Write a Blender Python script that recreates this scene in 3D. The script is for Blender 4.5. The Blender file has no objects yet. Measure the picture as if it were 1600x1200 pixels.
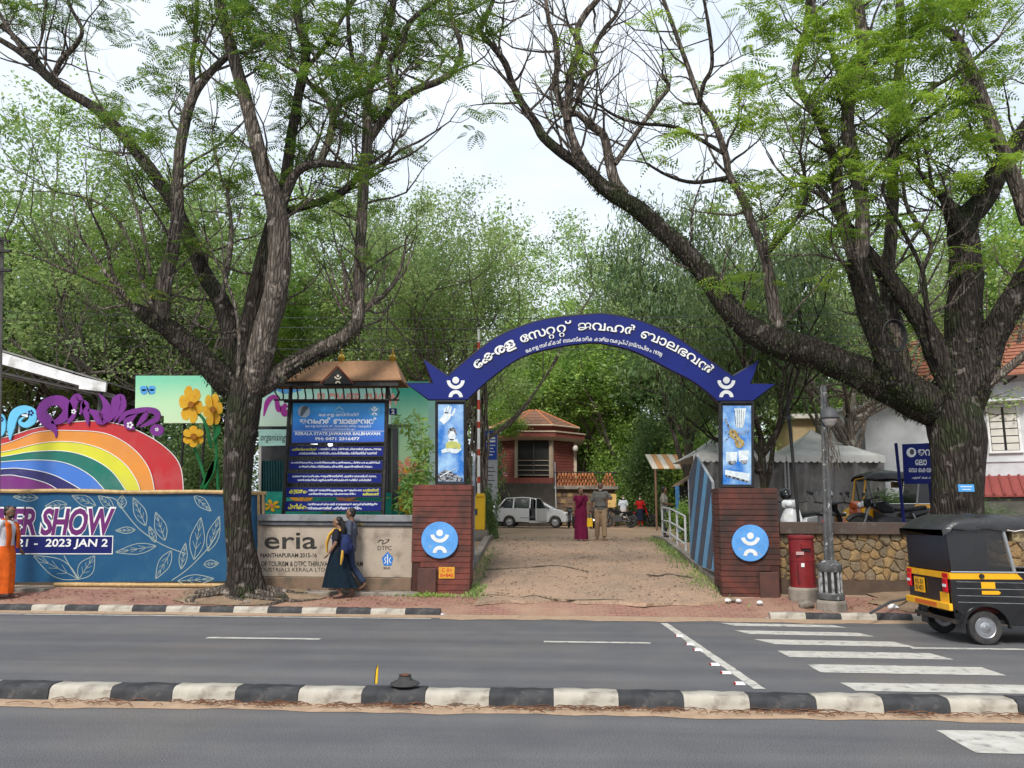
import bpy, bmesh, math, random, re
import numpy as np
from mathutils import Vector, Matrix, Euler
S = bpy.context.scene
C = S.collection
R = math.radians
PI = math.pi
# ---------------------------------------------------------------- camera
CAMP = Vector((0, 0, 1.75))
PITCH, YAW, ROLL = R(9.69), R(2.3), R(0.35)
F = 1200.0                                   # focal length in pixels of a 1600-pixel-wide picture
RC = Matrix.Rotation(YAW, 3, 'Z') @ Matrix.Rotation(R(90) + PITCH, 3, 'X') @ Matrix.Rotation(ROLL, 3, 'Z')
cd = bpy.data.cameras.new('camera'); cam = bpy.data.objects.new('camera', cd); C.objects.link(cam)
cam.matrix_world = Matrix.Translation(CAMP) @ RC.to_4x4()
cd.sensor_width = 36; cd.lens = 36 * F / 1600; cd.clip_start = .1; cd.clip_end = 2000
S.camera = cam
# ---------------------------------------------------------------- sky, sun, exposure
SUN_EL, SUN_AZ = R(46), R(196)
w = bpy.data.worlds.new('World'); S.world = w; w.use_nodes = True
nt = w.node_tree; N = nt.nodes; N.clear()
out = N.new('ShaderNodeOutputWorld'); bg = N.new('ShaderNodeBackground')
sky = N.new('ShaderNodeTexSky'); sky.sky_type = 'NISHITA'; sky.sun_disc = False
sky.sun_elevation = SUN_EL; sky.sun_rotation = SUN_AZ; sky.dust_density = 3; sky.air_density = 1
tc = N.new('ShaderNodeTexCoord'); mp = N.new('ShaderNodeMapping'); mp.inputs['Scale'].default_value = (1, 1, 2.4)
no = N.new('ShaderNodeTexNoise'); no.inputs['Scale'].default_value = 2.2; no.inputs['Detail'].default_value = 6; no.inputs['Roughness'].default_value = .55
rp = N.new('ShaderNodeValToRGB')
rp.color_ramp.elements[0].position = .34; rp.color_ramp.elements[0].color = (3.4, 3.85, 4.5, 1)
rp.color_ramp.elements[1].position = .68; rp.color_ramp.elements[1].color = (4.9, 5.2, 5.5, 1)
mx = N.new('ShaderNodeMix'); mx.data_type = 'RGBA'; mx.inputs[0].default_value = .9
nt.links.new(tc.outputs['Generated'], mp.inputs[0]); nt.links.new(mp.outputs[0], no.inputs['Vector']); nt.links.new(no.outputs['Fac'], rp.inputs[0])
nt.links.new(sky.outputs[0], mx.inputs[6]); nt.links.new(rp.outputs[0], mx.inputs[7])
nt.links.new(mx.outputs[2], bg.inputs[0]); bg.inputs[1].default_value = .1; nt.links.new(bg.outputs[0], out.inputs[0])
sd = bpy.data.lights.new('sun', 'SUN'); sd.energy = 1.5; sd.angle = R(14); sd.color = (1, .96, .9)
so = bpy.data.objects.new('sun', sd); C.objects.link(so)
so.rotation_euler = Vector((math.sin(SUN_AZ) * math.cos(SUN_EL), math.cos(SUN_AZ) * math.cos(SUN_EL), math.sin(SUN_EL))).to_track_quat('Z', 'Y').to_euler()
so.location = (0, -10, 40)
vs = S.view_settings; vs.view_transform = 'Standard'; vs.look = 'None'; vs.gamma = 1; vs.exposure = 1.3; vs.use_curve_mapping = False
S.display_settings.display_device = 'sRGB'
try:
    S.cycles.use_denoising = True; S.cycles.max_bounces = 6; S.cycles.transparent_max_bounces = 12
except Exception: pass
rnd = random.Random(7)
rng = np.random.default_rng(7)
# ---------------------------------------------------------------- geometry helpers
def ray(px, py): return RC @ Vector(((px - 800) / F, (600 - py) / F, -1))
def at(px, py, Y):
    d = ray(px, py); return CAMP + d * (Y / d.y)
def onz(px, py, z):
    d = ray(px, py); return CAMP + d * ((z - CAMP.z) / d.z)
def mpp(Y): return Y * math.cos(PITCH) / F        # metres per photo pixel near the horizon at depth Y
def smooth(pts, n=6, closed=False):
    P = [tuple(p) for p in pts]; m = len(P); o = []
    for i in range(m if closed else m - 1):
        if closed: a, b, c, d = P[i - 1], P[i], P[(i + 1) % m], P[(i + 2) % m]
        else: a, b, c, d = P[max(i - 1, 0)], P[i], P[i + 1], P[min(i + 2, m - 1)]
        for k in range(n):
            t = k / n
            o.append(tuple(.5 * (2 * b[j] + (c[j] - a[j]) * t + (2 * a[j] - 5 * b[j] + 4 * c[j] - d[j]) * t * t + (3 * b[j] - a[j] - 3 * c[j] + d[j]) * t ** 3) for j in range(len(b))))
    if not closed: o.append(P[-1])
    return o
class MB:
    def __init__(s): s.v = []; s.f = []; s.m = []
    def add(s, vs, fs, mi=0, M=None):
        k = len(s.v)
        s.v += [tuple(M @ Vector(v)) for v in vs] if M is not None else [tuple(v) for v in vs]
        s.f += [tuple(i + k for i in f) for f in fs]; s.m += [mi] * len(fs); return s
    def box(s, c, d, mi=0, rz=0, M=None, taper=1, rx=0, ry=0):
        hx, hy, hz = d[0] / 2, d[1] / 2, d[2] / 2; t = taper
        vs = [(-hx, -hy, -hz), (hx, -hy, -hz), (hx, hy, -hz), (-hx, hy, -hz), (-hx * t, -hy * t, hz), (hx * t, -hy * t, hz), (hx * t, hy * t, hz), (-hx * t, hy * t, hz)]
        T = Matrix.Translation(c) @ Euler((rx, ry, rz)).to_matrix().to_4x4()
        if M is not None: T = M @ T
        return s.add(vs, [(0, 3, 2, 1), (4, 5, 6, 7), (0, 1, 5, 4), (1, 2, 6, 5), (2, 3, 7, 6), (3, 0, 4, 7)], mi, T)
    def bx(s, x0, x1, y0, y1, z0, z1, mi=0, M=None):
        return s.box(((x0 + x1) / 2, (y0 + y1) / 2, (z0 + z1) / 2), (x1 - x0, y1 - y0, z1 - z0), mi, M=M)
    def tube(s, pts, rad, n=8, mi=0, cap=True, M=None, flat=1.0, closed=False):
        P = [Vector(p) for p in pts]; m = len(P)
        rr = rad if isinstance(rad, (list, tuple)) else [rad] * m
        u = None; vs = []
        for i in range(m):
            t = (P[(i + 1) % m] - P[i - 1]) if closed else (P[min(i + 1, m - 1)] - P[max(i - 1, 0)])
            t = t.normalized() if t.length > 1e-9 else Vector((0, 0, 1))
            if u is None:
                u = t.cross(Vector((0, 0, 1)) if abs(t.z) < .9 else Vector((0, 1, 0))).normalized()
            else:
                u = u - t * u.dot(t); u = u.normalized() if u.length > 1e-6 else t.orthogonal().normalized()
            b = t.cross(u)
            for k in range(n):
                a = 2 * PI * k / n
                vs.append(P[i] + (u * math.cos(a) + b * math.sin(a) * flat) * rr[i])
        fs = [(i * n + k, i * n + (k + 1) % n, (i + 1) * n + (k + 1) % n, (i + 1) * n + k) for i in range(m - 1) for k in range(n)]
        if closed: fs += [((m - 1) * n + k, (m - 1) * n + (k + 1) % n, (k + 1) % n, k) for k in range(n)]
        elif cap: fs += [tuple(range(n - 1, -1, -1)), tuple(range((m - 1) * n, m * n))]
        return s.add(vs, fs, mi, M)
    def lathe(s, prof, c=(0, 0, 0), n=20, mi=0, M=None, sx=1, sy=1):
        vs = []; fs = []; m = len(prof)
        for r, z in prof:
            for k in range(n):
                a = 2 * PI * k / n; vs.append((c[0] + r * sx * math.cos(a), c[1] + r * sy * math.sin(a), c[2] + z))
        for i in range(m - 1):
            for k in range(n): fs.append((i * n + k, i * n + (k + 1) % n, (i + 1) * n + (k + 1) % n, (i + 1) * n + k))
        fs += [tuple(range(n - 1, -1, -1)), tuple(range((m - 1) * n, m * n))]
        return s.add(vs, fs, mi, M)
    def ell(s, c, r, nu=12, nv=8, mi=0, M=None):
        prof = []
        vs = []; fs = []
        for j in range(nv + 1):
            a = -PI / 2 + PI * j / nv
            a = max(-PI / 2 + .02, min(PI / 2 - .02, a))
            for k in range(nu):
                b = 2 * PI * k / nu
                vs.append((c[0] + r[0] * math.cos(a) * math.cos(b), c[1] + r[1] * math.cos(a) * math.sin(b), c[2] + r[2] * math.sin(a)))
        for j in range(nv):
            for k in range(nu): fs.append((j * nu + k, j * nu + (k + 1) % nu, (j + 1) * nu + (k + 1) % nu, (j + 1) * nu + k))
        fs += [tuple(range(nu - 1, -1, -1)), tuple(range(nv * nu, nv * nu + nu))]
        return s.add(vs, fs, mi, M)
    def prism(s, poly, y0, y1, mi=0, M=None):            # polygon in x,z swept from y0 to y1
        n = len(poly)
        a = sum(poly[i][0] * poly[(i + 1) % n][1] - poly[(i + 1) % n][0] * poly[i][1] for i in range(n))
        if a < 0: poly = list(poly)[::-1]
        vs = [(p[0], y0, p[1]) for p in poly] + [(p[0], y1, p[1]) for p in poly]
        fs = [tuple(range(n)), tuple(range(2 * n - 1, n - 1, -1))] + [(i, i + n, (i + 1) % n + n, (i + 1) % n) for i in range(n)]
        return s.add(vs, fs, mi, M)
    def pxp(s, poly, Y, th=.004, mi=0):                  # photo outline standing upright on the plane y = Y, th thick behind it
        return s.prism([(lambda q: (q.x, q.z))(at(p[0], p[1], Y)) for p in poly], Y, Y + th, mi)
    def build(s, name, mats, parent=None, label=None, cat=None, group=None, kind=None, sm=False, bev=0, seg=1, w=False, loc=None, ang=40):
        me = bpy.data.meshes.new(name)
        V = s.v
        if loc is not None:
            V = [(v[0] - loc[0], v[1] - loc[1], v[2] - loc[2]) for v in V]
        if w and parent is not None:
            Mi = MW[parent.name].inverted(); V = [tuple(Mi @ Vector(v)) for v in V]
        me.from_pydata(V, [], s.f)
        ms = mats if isinstance(mats, (list, tuple)) else [mats]
        for m_ in ms: me.materials.append(m_)
        if len(ms) > 1: me.polygons.foreach_set('material_index', s.m)
        if bev:
            bm = bmesh.new(); bm.from_mesh(me)
            ed = [e for e in bm.edges if len(e.link_faces) == 2 and e.calc_face_angle(0) > R(35)]
            bmesh.ops.bevel(bm, geom=ed, offset=bev, segments=seg, affect='EDGES', profile=.6, clamp_overlap=True)
            bm.to_mesh(me); bm.free()
        if sm:
            me.polygons.foreach_set('use_smooth', [True] * len(me.polygons))
            try: me.set_sharp_from_angle(angle=R(ang))
            except Exception: pass
        o = bpy.data.objects.new(name, me); C.objects.link(o)
        if loc is not None: o.location = loc
        o.parent = parent
        tag(o, label, cat, group, kind); MW[o.name] = (MW.get(parent.name, Matrix()) if parent is not None else Matrix()) @ Matrix.Translation(loc or (0, 0, 0)); return o
MW = {}
def tag(o, label=None, cat=None, group=None, kind=None):
    if label: o['label'] = label
    if cat: o['category'] = cat
    if group: o['group'] = group
    if kind: o['kind'] = kind
    return o
def thing(name, label, cat, loc=(0, 0, 0), rz=0, group=None, kind=None):
    o = bpy.data.objects.new(name, None); C.objects.link(o); o.location = loc; o.rotation_euler = (0, 0, rz); o.empty_display_size = .1
    MW[o.name] = Matrix.Translation(loc) @ Matrix.Rotation(rz, 4, 'Z')
    return tag(o, label, cat, group, kind)
def copy_tree(o, parent=None, loc=None, rz=None, sc=None, label=None):
    c = o.copy(); C.objects.link(c); c.parent = parent
    if loc is not None: c.location = loc
    if rz is not None: c.rotation_euler = (0, 0, rz)
    if sc is not None: c.scale = sc if isinstance(sc, (tuple, list)) else (sc, sc, sc)
    if label: c['label'] = label
    for ch in KIDS(o): copy_tree(ch, c)
    return c
def KIDS(o): return [x for x in bpy.data.objects if x.parent == o]
def npmesh(name, verts, faces, mats, parent=None, sm=False, **k):      # big meshes: numpy arrays, all faces of equal size
    verts = np.asarray(verts, np.float32); faces = np.asarray(faces, np.int32)
    me = bpy.data.meshes.new(name); nf, fs = faces.shape
    me.vertices.add(len(verts)); me.vertices.foreach_set('co', verts.ravel())
    me.loops.add(nf * fs); me.loops.foreach_set('vertex_index', faces.ravel())
    me.polygons.add(nf); me.polygons.foreach_set('loop_start', np.arange(0, nf * fs, fs, dtype=np.int32))
    try: me.polygons.foreach_set('loop_total', np.full(nf, fs, np.int32))
    except Exception: pass
    if sm: me.polygons.foreach_set('use_smooth', np.ones(nf, bool))
    me.update(calc_edges=True)
    for m_ in (mats if isinstance(mats, (list, tuple)) else [mats]): me.materials.append(m_)
    o = bpy.data.objects.new(name, me); C.objects.link(o); o.parent = parent
    tag(o, k.get('label'), k.get('cat'), k.get('group'), k.get('kind')); MW[o.name] = Matrix(); return o
# ---------------------------------------------------------------- lettering
def ml(s):                                           # Malayalam: put the left-side vowel signs before their consonant
    c = '[\u0d15-\u0d3a]'; cl = '(%s(?:\u0d4d%s)*)' % (c, c)
    s = re.sub(cl + '\u0d4a', '\u0d46\\1\u0d3e', s); s = re.sub(cl + '\u0d4b', '\u0d47\\1\u0d3e', s)
    s = re.sub(cl + '([\u0d46-\u0d48])', '\\2\\1', s); return s
def glyphs(body, bold=0, shear=0, spacing=1.0):
    cu = bpy.data.curves.new('t', 'FONT'); cu.body = body; cu.offset = bold; cu.shear = shear; cu.resolution_u = 3; cu.space_character = spacing
    o = bpy.data.objects.new('t', cu); C.objects.link(o)
    dg = bpy.context.evaluated_depsgraph_get(); dg.update()
    me = o.evaluated_get(dg).to_mesh()
    V = np.array([v.co[:2] for v in me.vertices]).reshape(-1, 2); Fc = [tuple(p.vertices) for p in me.polygons]
    o.evaluated_get(dg).to_mesh_clear(); bpy.data.objects.remove(o); bpy.data.curves.remove(cu)
    return V, Fc
def txt(name, body, box, Y, mat, parent, bold=.01, th=.003, shear=0, spacing=1.0, w=True, keep=False, arc=None, fn=None):
    V, Fc = body if isinstance(body, tuple) else glyphs(body, bold, shear, spacing)
    if len(V) == 0: return None
    lo, hi = V.min(0), V.max(0); q = (V - lo) / np.maximum(hi - lo, 1e-6)
    if fn: P = [fn(u, v) for u, v in q]
    elif arc:                                        # (cx, cy, r_base, r_top, a0, a1) in photo pixels and degrees from straight up
        cx, cy, r0, r1, a0, a1 = arc; P = []
        for u, v in q:
            a = R(a0 + (a1 - a0) * u); r = r0 + (r1 - r0) * v; p = at(cx + r * math.sin(a), cy - r * math.cos(a), Y); P.append((p.x, Y, p.z))
    else:
        x0, y0, x1, y1 = box; P = []
        for u, v in q:
            p = at(x0 + (x1 - x0) * u, y1 + (y0 - y1) * v, Y); P.append((p.x, Y, p.z))
    m = MB(); m.add(P, Fc)
    return m.build(name, mat, parent, w=w)
def emblem(cx, cy, r, Y, mat, parent, name='emblem'):   # figure with raised arms: head, arms, legs
    m = MB()
    def ring(x, y, r0, r1, a0, a1, n=16):
        A = [R(a0 + (a1 - a0) * i / n) for i in range(n + 1)]
        m.pxp([(x + r1 * math.cos(a), y + r1 * math.sin(a)) for a in A] + [(x + r0 * math.cos(a), y + r0 * math.sin(a)) for a in A[::-1]], Y)
    m.pxp([(cx + .24 * r * math.cos(2 * PI * k / 18), cy - .56 * r + .24 * r * math.sin(2 * PI * k / 18)) for k in range(18)], Y)
    ring(cx, cy - .55 * r, .42 * r, .68 * r, 12, 168); ring(cx, cy + .86 * r, .24 * r, .5 * r, 180, 360)
    return m.build(name, mat, parent, w=True)
# ---------------------------------------------------------------- materials
MATS = {}
def pm(name, col, col2=None, scale=4, rough=.7, bump=0, bscale=60, metal=0, spec=.3, detail=6, lo=.35, hi=.65, fine=0, fscale=200, stretch=None, coord='Object', coat=0, stain=None, sscale=1.5, slo=.52, shi=.72):
    if name in MATS: return MATS[name]
    m = bpy.data.materials.new(name); m.use_nodes = True; n = m.node_tree.nodes; L = m.node_tree.links; b = n['Principled BSDF']
    b.inputs['Roughness'].default_value = rough; b.inputs['Metallic'].default_value = metal; b.inputs['Specular IOR Level'].default_value = spec
    if coat: b.inputs['Coat Weight'].default_value = coat; b.inputs['Coat Roughness'].default_value = .08
    c1 = tuple(col) + (1,); src = None
    t = n.new('ShaderNodeTexCoord'); vec = t.outputs[coord]
    if stretch:
        mp_ = n.new('ShaderNodeMapping'); mp_.inputs['Scale'].default_value = stretch; L.new(vec, mp_.inputs[0]); vec = mp_.outputs[0]
    def noise(sc, dt=detail):
        x = n.new('ShaderNodeTexNoise'); x.inputs['Scale'].default_value = sc; x.inputs['Detail'].default_value = dt; x.inputs['Roughness'].default_value = .6; L.new(vec, x.inputs['Vector']); return x
    def ramp(f, a, b_, p0, p1):
        r_ = n.new('ShaderNodeValToRGB'); e = r_.color_ramp.elements; e[0].position = p0; e[1].position = p1; e[0].color = a; e[1].color = b_; L.new(f, r_.inputs[0]); return r_.outputs[0]
    def mixc(a, b_, f, mode='MIX'):
        x = n.new('ShaderNodeMix'); x.data_type = 'RGBA'; x.blend_type = mode
        for v, s_ in ((a, 6), (b_, 7), (f, 0)):
            if isinstance(v, (int, float, tuple)): x.inputs[s_].default_value = v
            else: L.new(v, x.inputs[s_])
        return x.outputs[2]
    if col2 is not None: src = ramp(noise(scale).outputs['Fac'], c1, tuple(col2) + (1,), lo, hi)
    if stain is not None:
        f = ramp(noise(sscale, 8).outputs['Fac'], (0, 0, 0, 1), (1, 1, 1, 1), slo, shi)
        src = mixc(src if src else c1, tuple(stain) + (1,), f)
    if fine:
        f = ramp(noise(fscale, 2).outputs['Fac'], (1 - fine,) * 3 + (1,), (1 + fine,) * 3 + (1,), .3, .7)
        src = mixc(src if src else c1, f, 1.0, 'MULTIPLY')
    if src is not None: L.new(src, b.inputs['Base Color'])
    else: b.inputs['Base Color'].default_value = c1
    if bump:
        bn = n.new('ShaderNodeBump'); bn.inputs['Strength'].default_value = bump; bn.inputs['Distance'].default_value = .25 / bscale
        L.new(noise(bscale, 5).outputs['Fac'], bn.inputs['Height']); L.new(bn.outputs[0], b.inputs['Normal'])
    MATS[name] = m; return m
def flat(name, col, rough=.55, spec=.3): return pm(name, col, tuple(c * .86 for c in col), 3, rough, spec=spec)
def glass(name, col=(.02, .025, .03), alpha=1, rough=.06):
    if name in MATS: return MATS[name]
    m = bpy.data.materials.new(name); m.use_nodes = True; b = m.node_tree.nodes['Principled BSDF']
    b.inputs['Base Color'].default_value = tuple(col) + (1,); b.inputs['Roughness'].default_value = rough; b.inputs['Specular IOR Level'].default_value = .6; b.inputs['Alpha'].default_value = alpha
    MATS[name] = m; return m
def leafm(name, c1, c2, c3=None, trans=.35, rough=.5):
    m = bpy.data.materials.new(name); m.use_nodes = True; n = m.node_tree.nodes; L = m.node_tree.links; n.clear()
    o = n.new('ShaderNodeOutputMaterial'); b = n.new('ShaderNodeBsdfPrincipled'); tr = n.new('ShaderNodeBsdfTranslucent'); mx_ = n.new('ShaderNodeMixShader')
    g = n.new('ShaderNodeNewGeometry'); r_ = n.new('ShaderNodeValToRGB'); e = r_.color_ramp.elements
    e[0].color = tuple(c1) + (1,); e[1].color = tuple(c2) + (1,)
    if c3: x = e.new(.9); x.color = tuple(c2) + (1,); e[2].position = 1; e[2].color = tuple(c3) + (1,)
    L.new(g.outputs['Random Per Island'], r_.inputs[0])
    ns = n.new('ShaderNodeTexNoise'); ns.inputs['Scale'].default_value = .7; ns.inputs['Detail'].default_value = 2; tcx = n.new('ShaderNodeTexCoord'); L.new(tcx.outputs['Object'], ns.inputs['Vector'])
    r2 = n.new('ShaderNodeValToRGB'); r2.color_ramp.elements[0].position = .35; r2.color_ramp.elements[1].position = .65
    r2.color_ramp.elements[0].color = (.72, .78, .8, 1); r2.color_ramp.elements[1].color = (1.25, 1.2, 1.0, 1); L.new(ns.outputs['Fac'], r2.inputs[0])
    mu = n.new('ShaderNodeMix'); mu.data_type = 'RGBA'; mu.blend_type = 'MULTIPLY'; mu.inputs[0].default_value = 1; L.new(r_.outputs[0], mu.inputs[6]); L.new(r2.outputs[0], mu.inputs[7])
    L.new(mu.outputs[2], b.inputs['Base Color']); L.new(mu.outputs[2], tr.inputs['Color'])
    b.inputs['Roughness'].default_value = rough; b.inputs['Specular IOR Level'].default_value = .35
    mx_.inputs[0].default_value = trans; L.new(b.outputs[0], mx_.inputs[1]); L.new(tr.outputs[0], mx_.inputs[2]); L.new(mx_.outputs[0], o.inputs[0])
    MATS[name] = m; return m
def barkm(name, c1, c2, moss=(.05, .07, .025), mamt=.55, vs=(1, 1, .15)):
    m = bpy.data.materials.new(name); m.use_nodes = True; n = m.node_tree.nodes; L = m.node_tree.links; b = n['Principled BSDF']
    t = n.new('ShaderNodeTexCoord'); mp_ = n.new('ShaderNodeMapping'); mp_.inputs['Scale'].default_value = vs; L.new(t.outputs['Object'], mp_.inputs[0])
    a = n.new('ShaderNodeTexNoise'); a.inputs['Scale'].default_value = 16; a.inputs['Detail'].default_value = 8; a.inputs['Roughness'].default_value = .65; L.new(mp_.outputs[0], a.inputs['Vector'])
    v = n.new('ShaderNodeTexVoronoi'); v.inputs['Scale'].default_value = 17; v.feature = 'DISTANCE_TO_EDGE'; L.new(mp_.outputs[0], v.inputs['Vector'])
    r_ = n.new('ShaderNodeValToRGB'); r_.color_ramp.elements[0].position = .32; r_.color_ramp.elements[1].position = .68; r_.color_ramp.elements[0].color = tuple(c1) + (1,); r_.color_ramp.elements[1].color = tuple(c2) + (1,); L.new(a.outputs['Fac'], r_.inputs[0])
    p = n.new('ShaderNodeTexNoise'); p.inputs['Scale'].default_value = 1.6; p.inputs['Detail'].default_value = 7; L.new(t.outputs['Object'], p.inputs['Vector'])
    r2 = n.new('ShaderNodeValToRGB'); r2.color_ramp.elements[0].position = mamt; r2.color_ramp.elements[1].position = mamt + .16; L.new(p.outputs['Fac'], r2.inputs[0])
    x = n.new('ShaderNodeMix'); x.data_type = 'RGBA'; L.new(r2.outputs[0], x.inputs[0]); L.new(r_.outputs[0], x.inputs[6]); x.inputs[7].default_value = tuple(moss) + (1,)
    fz = n.new('ShaderNodeValToRGB'); fz.color_ramp.elements[0].position = .02; fz.color_ramp.elements[1].position = .16; fz.color_ramp.elements[0].color = (.22, .2, .18, 1); L.new(v.outputs['Distance'], fz.inputs[0])
    y = n.new('ShaderNodeMix'); y.data_type = 'RGBA'; y.blend_type = 'MULTIPLY'; y.inputs[0].default_value = .55; L.new(x.outputs[2], y.inputs[6]); L.new(fz.outputs[0], y.inputs[7])
    li = n.new('ShaderNodeTexNoise'); li.inputs['Scale'].default_value = 5; li.inputs['Detail'].default_value = 9; L.new(t.outputs['Object'], li.inputs['Vector']); lr = n.new('ShaderNodeValToRGB'); lr.color_ramp.elements[0].position = .6; lr.color_ramp.elements[1].position = .68; L.new(li.outputs['Fac'], lr.inputs[0])
    z = n.new('ShaderNodeMix'); z.data_type = 'RGBA'; L.new(lr.outputs[0], z.inputs[0]); L.new(y.outputs[2], z.inputs[6]); z.inputs[7].default_value = tuple(min(.4, c * 1.5 + .03) for c in c2) + (1,)
    L.new(z.outputs[2], b.inputs['Base Color']); b.inputs['Roughness'].default_value = .9; b.inputs['Specular IOR Level'].default_value = .15
    r3 = n.new('ShaderNodeValToRGB'); r3.color_ramp.elements[1].position = .25; L.new(v.outputs['Distance'], r3.inputs[0])
    ad = n.new('ShaderNodeMath'); ad.operation = 'ADD'; L.new(r3.outputs[0], ad.inputs[0]); L.new(a.outputs['Fac'], ad.inputs[1])
    bn = n.new('ShaderNodeBump'); bn.inputs['Strength'].default_value = .9; bn.inputs['Distance'].default_value = .045; L.new(ad.outputs[0], bn.inputs['Height']); L.new(bn.outputs[0], b.inputs['Normal'])
    MATS[name] = m; return m
def emit(name, col, st=1):
    m = bpy.data.materials.new(name); m.use_nodes = True; b = m.node_tree.nodes['Principled BSDF']; b.inputs['Base Color'].default_value = (.8, .8, .8, 1); b.inputs['Emission Color'].default_value = tuple(col) + (1,); b.inputs['Emission Strength'].default_value = st
    return m
K = dict(
 asphalt=pm('asphalt', (.098, .098, .105), (.116, .115, .120), 1.3, .85, .6, 90, fine=.6, fscale=95, spec=.25, stain=(.14, .125, .11), sscale=.35, slo=.5, shi=.8),
 paint=pm('road_paint', (.52, .50, .45), (.40, .385, .345), 6, .7, .2, 120, stain=(.16, .155, .15), sscale=7, slo=.53, shi=.70),
 soil=pm('soil', (.30, .19, .115), (.21, .13, .08), 2.2, .95, .6, 40, fine=.25, fscale=90, stain=(.36, .27, .18), sscale=.8),
 sand=pm('sand', (.38, .27, .18), (.30, .205, .135), 9, .95, .5, 90, fine=.25, fscale=220),
 kwhite=pm('kerb_white', (.44, .405, .34), (.34, .31, .26), 5, .85, .4, 60, fine=.12, stain=(.19, .16, .13), sscale=6, slo=.55, shi=.75),
 kblack=pm('kerb_black', (.022, .023, .026), (.05, .05, .052), 5, .75, .4, 60, stain=(.14, .13, .115), sscale=7, slo=.6, shi=.8),
 black=pm('black_paint', (.014, .014, .015), (.028, .027, .027), 8, .5),
 iron=pm('dark_iron', (.02, .02, .021), (.045, .04, .036), 9, .55, metal=.3),
 white=flat('white_paint', (.76, .76, .74)), offwhite=flat('off_white', (.62, .60, .54)),
 blue=pm('sign_blue', (.003, .010, .13), (.005, .014, .155), 2, .5, spec=.2), navy=pm('navy', (.006, .010, .09), (.010, .014, .11), 3, .5, spec=.2),
 skyblue=pm('emblem_blue', (.11, .33, .68), (.08, .26, .58), 6, .5, stain=(.33, .33, .3), sscale=7, slo=.63, shi=.7),
 embw=pm('emblem_white', (.72, .73, .72), (.58, .58, .56), 8, .6, stain=(.3, .3, .29), sscale=9, slo=.62, shi=.72),
 yellow=flat('sign_yellow', (.80, .48, .02)), red=flat('sign_red', (.55, .02, .02)),
 bamboo=pm('bamboo', (.52, .36, .17), (.36, .23, .1), 12, .6),
 concrete=pm('concrete', (.27, .235, .195), (.19, .165, .14), 3, .9, .5, 50, fine=.15, stain=(.085, .07, .055), sscale=2.2),
 skin=pm('skin', (.16, .085, .05), (.135, .07, .042), 8, .5, spec=.35), skin2=pm('skin_tan', (.22, .12, .075), (.19, .1, .06), 8, .5, spec=.35),
 hair=pm('hair', (.010, .009, .008), (.02, .018, .016), 30, .45), tyre=pm('tyre', (.028, .028, .029), (.055, .052, .048), 9, .85, .3, 60),
 steel=pm('steel', (.45, .46, .47), (.3, .3, .31), 8, .35, metal=.8), chrome=pm('chrome', (.7, .7, .7), None, rough=.15, metal=1),
 silver=pm('silver_paint', (.56, .57, .58), (.53, .54, .55), 2, .35, metal=.2, coat=.5),
 wglass=glass('window_glass'), redl=pm('red_lens', (.5, .012, .02), None, rough=.15), clearl=pm('clear_lens', (.7, .72, .72), None, rough=.12),
 terra=pm('terracotta', (.50, .19, .075), (.40, .14, .06), 6, .8), grey=flat('grey_paint', (.28, .29, .30)), dgrey=flat('dark_grey', (.07, .07, .075)),
)

def lanes(m):                                            # tyre-polished and dusty bands running along the road
    n = m.node_tree.nodes; L = m.node_tree.links; b = n['Principled BSDF']; src = b.inputs['Base Color'].links[0].from_socket
    t = n.new('ShaderNodeTexCoord'); mp_ = n.new('ShaderNodeMapping'); mp_.inputs['Scale'].default_value = (.05, 1.1, 1); L.new(t.outputs['Object'], mp_.inputs[0])
    a = n.new('ShaderNodeTexNoise'); a.inputs['Scale'].default_value = 1.6; a.inputs['Detail'].default_value = 5; L.new(mp_.outputs[0], a.inputs['Vector'])
    r_ = n.new('ShaderNodeValToRGB'); r_.color_ramp.elements[0].position = .35; r_.color_ramp.elements[1].position = .65; r_.color_ramp.elements[0].color = (.84, .84, .86, 1); r_.color_ramp.elements[1].color = (1.14, 1.12, 1.08, 1); L.new(a.outputs['Fac'], r_.inputs[0])
    x = n.new('ShaderNodeMix'); x.data_type = 'RGBA'; x.blend_type = 'MULTIPLY'; x.inputs[0].default_value = 1; L.new(src, x.inputs[6]); L.new(r_.outputs[0], x.inputs[7])
    v = n.new('ShaderNodeTexVoronoi'); v.inputs['Scale'].default_value = 38; L.new(t.outputs['Object'], v.inputs['Vector']); r2 = n.new('ShaderNodeValToRGB'); r2.color_ramp.elements[0].position = .10; r2.color_ramp.elements[1].position = .16; r2.color_ramp.elements[0].color = (1.5, 1.5, 1.5, 1); L.new(v.outputs['Distance'], r2.inputs[0])
    y = n.new('ShaderNodeMix'); y.data_type = 'RGBA'; y.blend_type = 'MULTIPLY'; y.inputs[0].default_value = 1; L.new(x.outputs[2], y.inputs[6]); L.new(r2.outputs[0], y.inputs[7]); L.new(y.outputs[2], b.inputs['Base Color'])
lanes(K['asphalt'])
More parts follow.
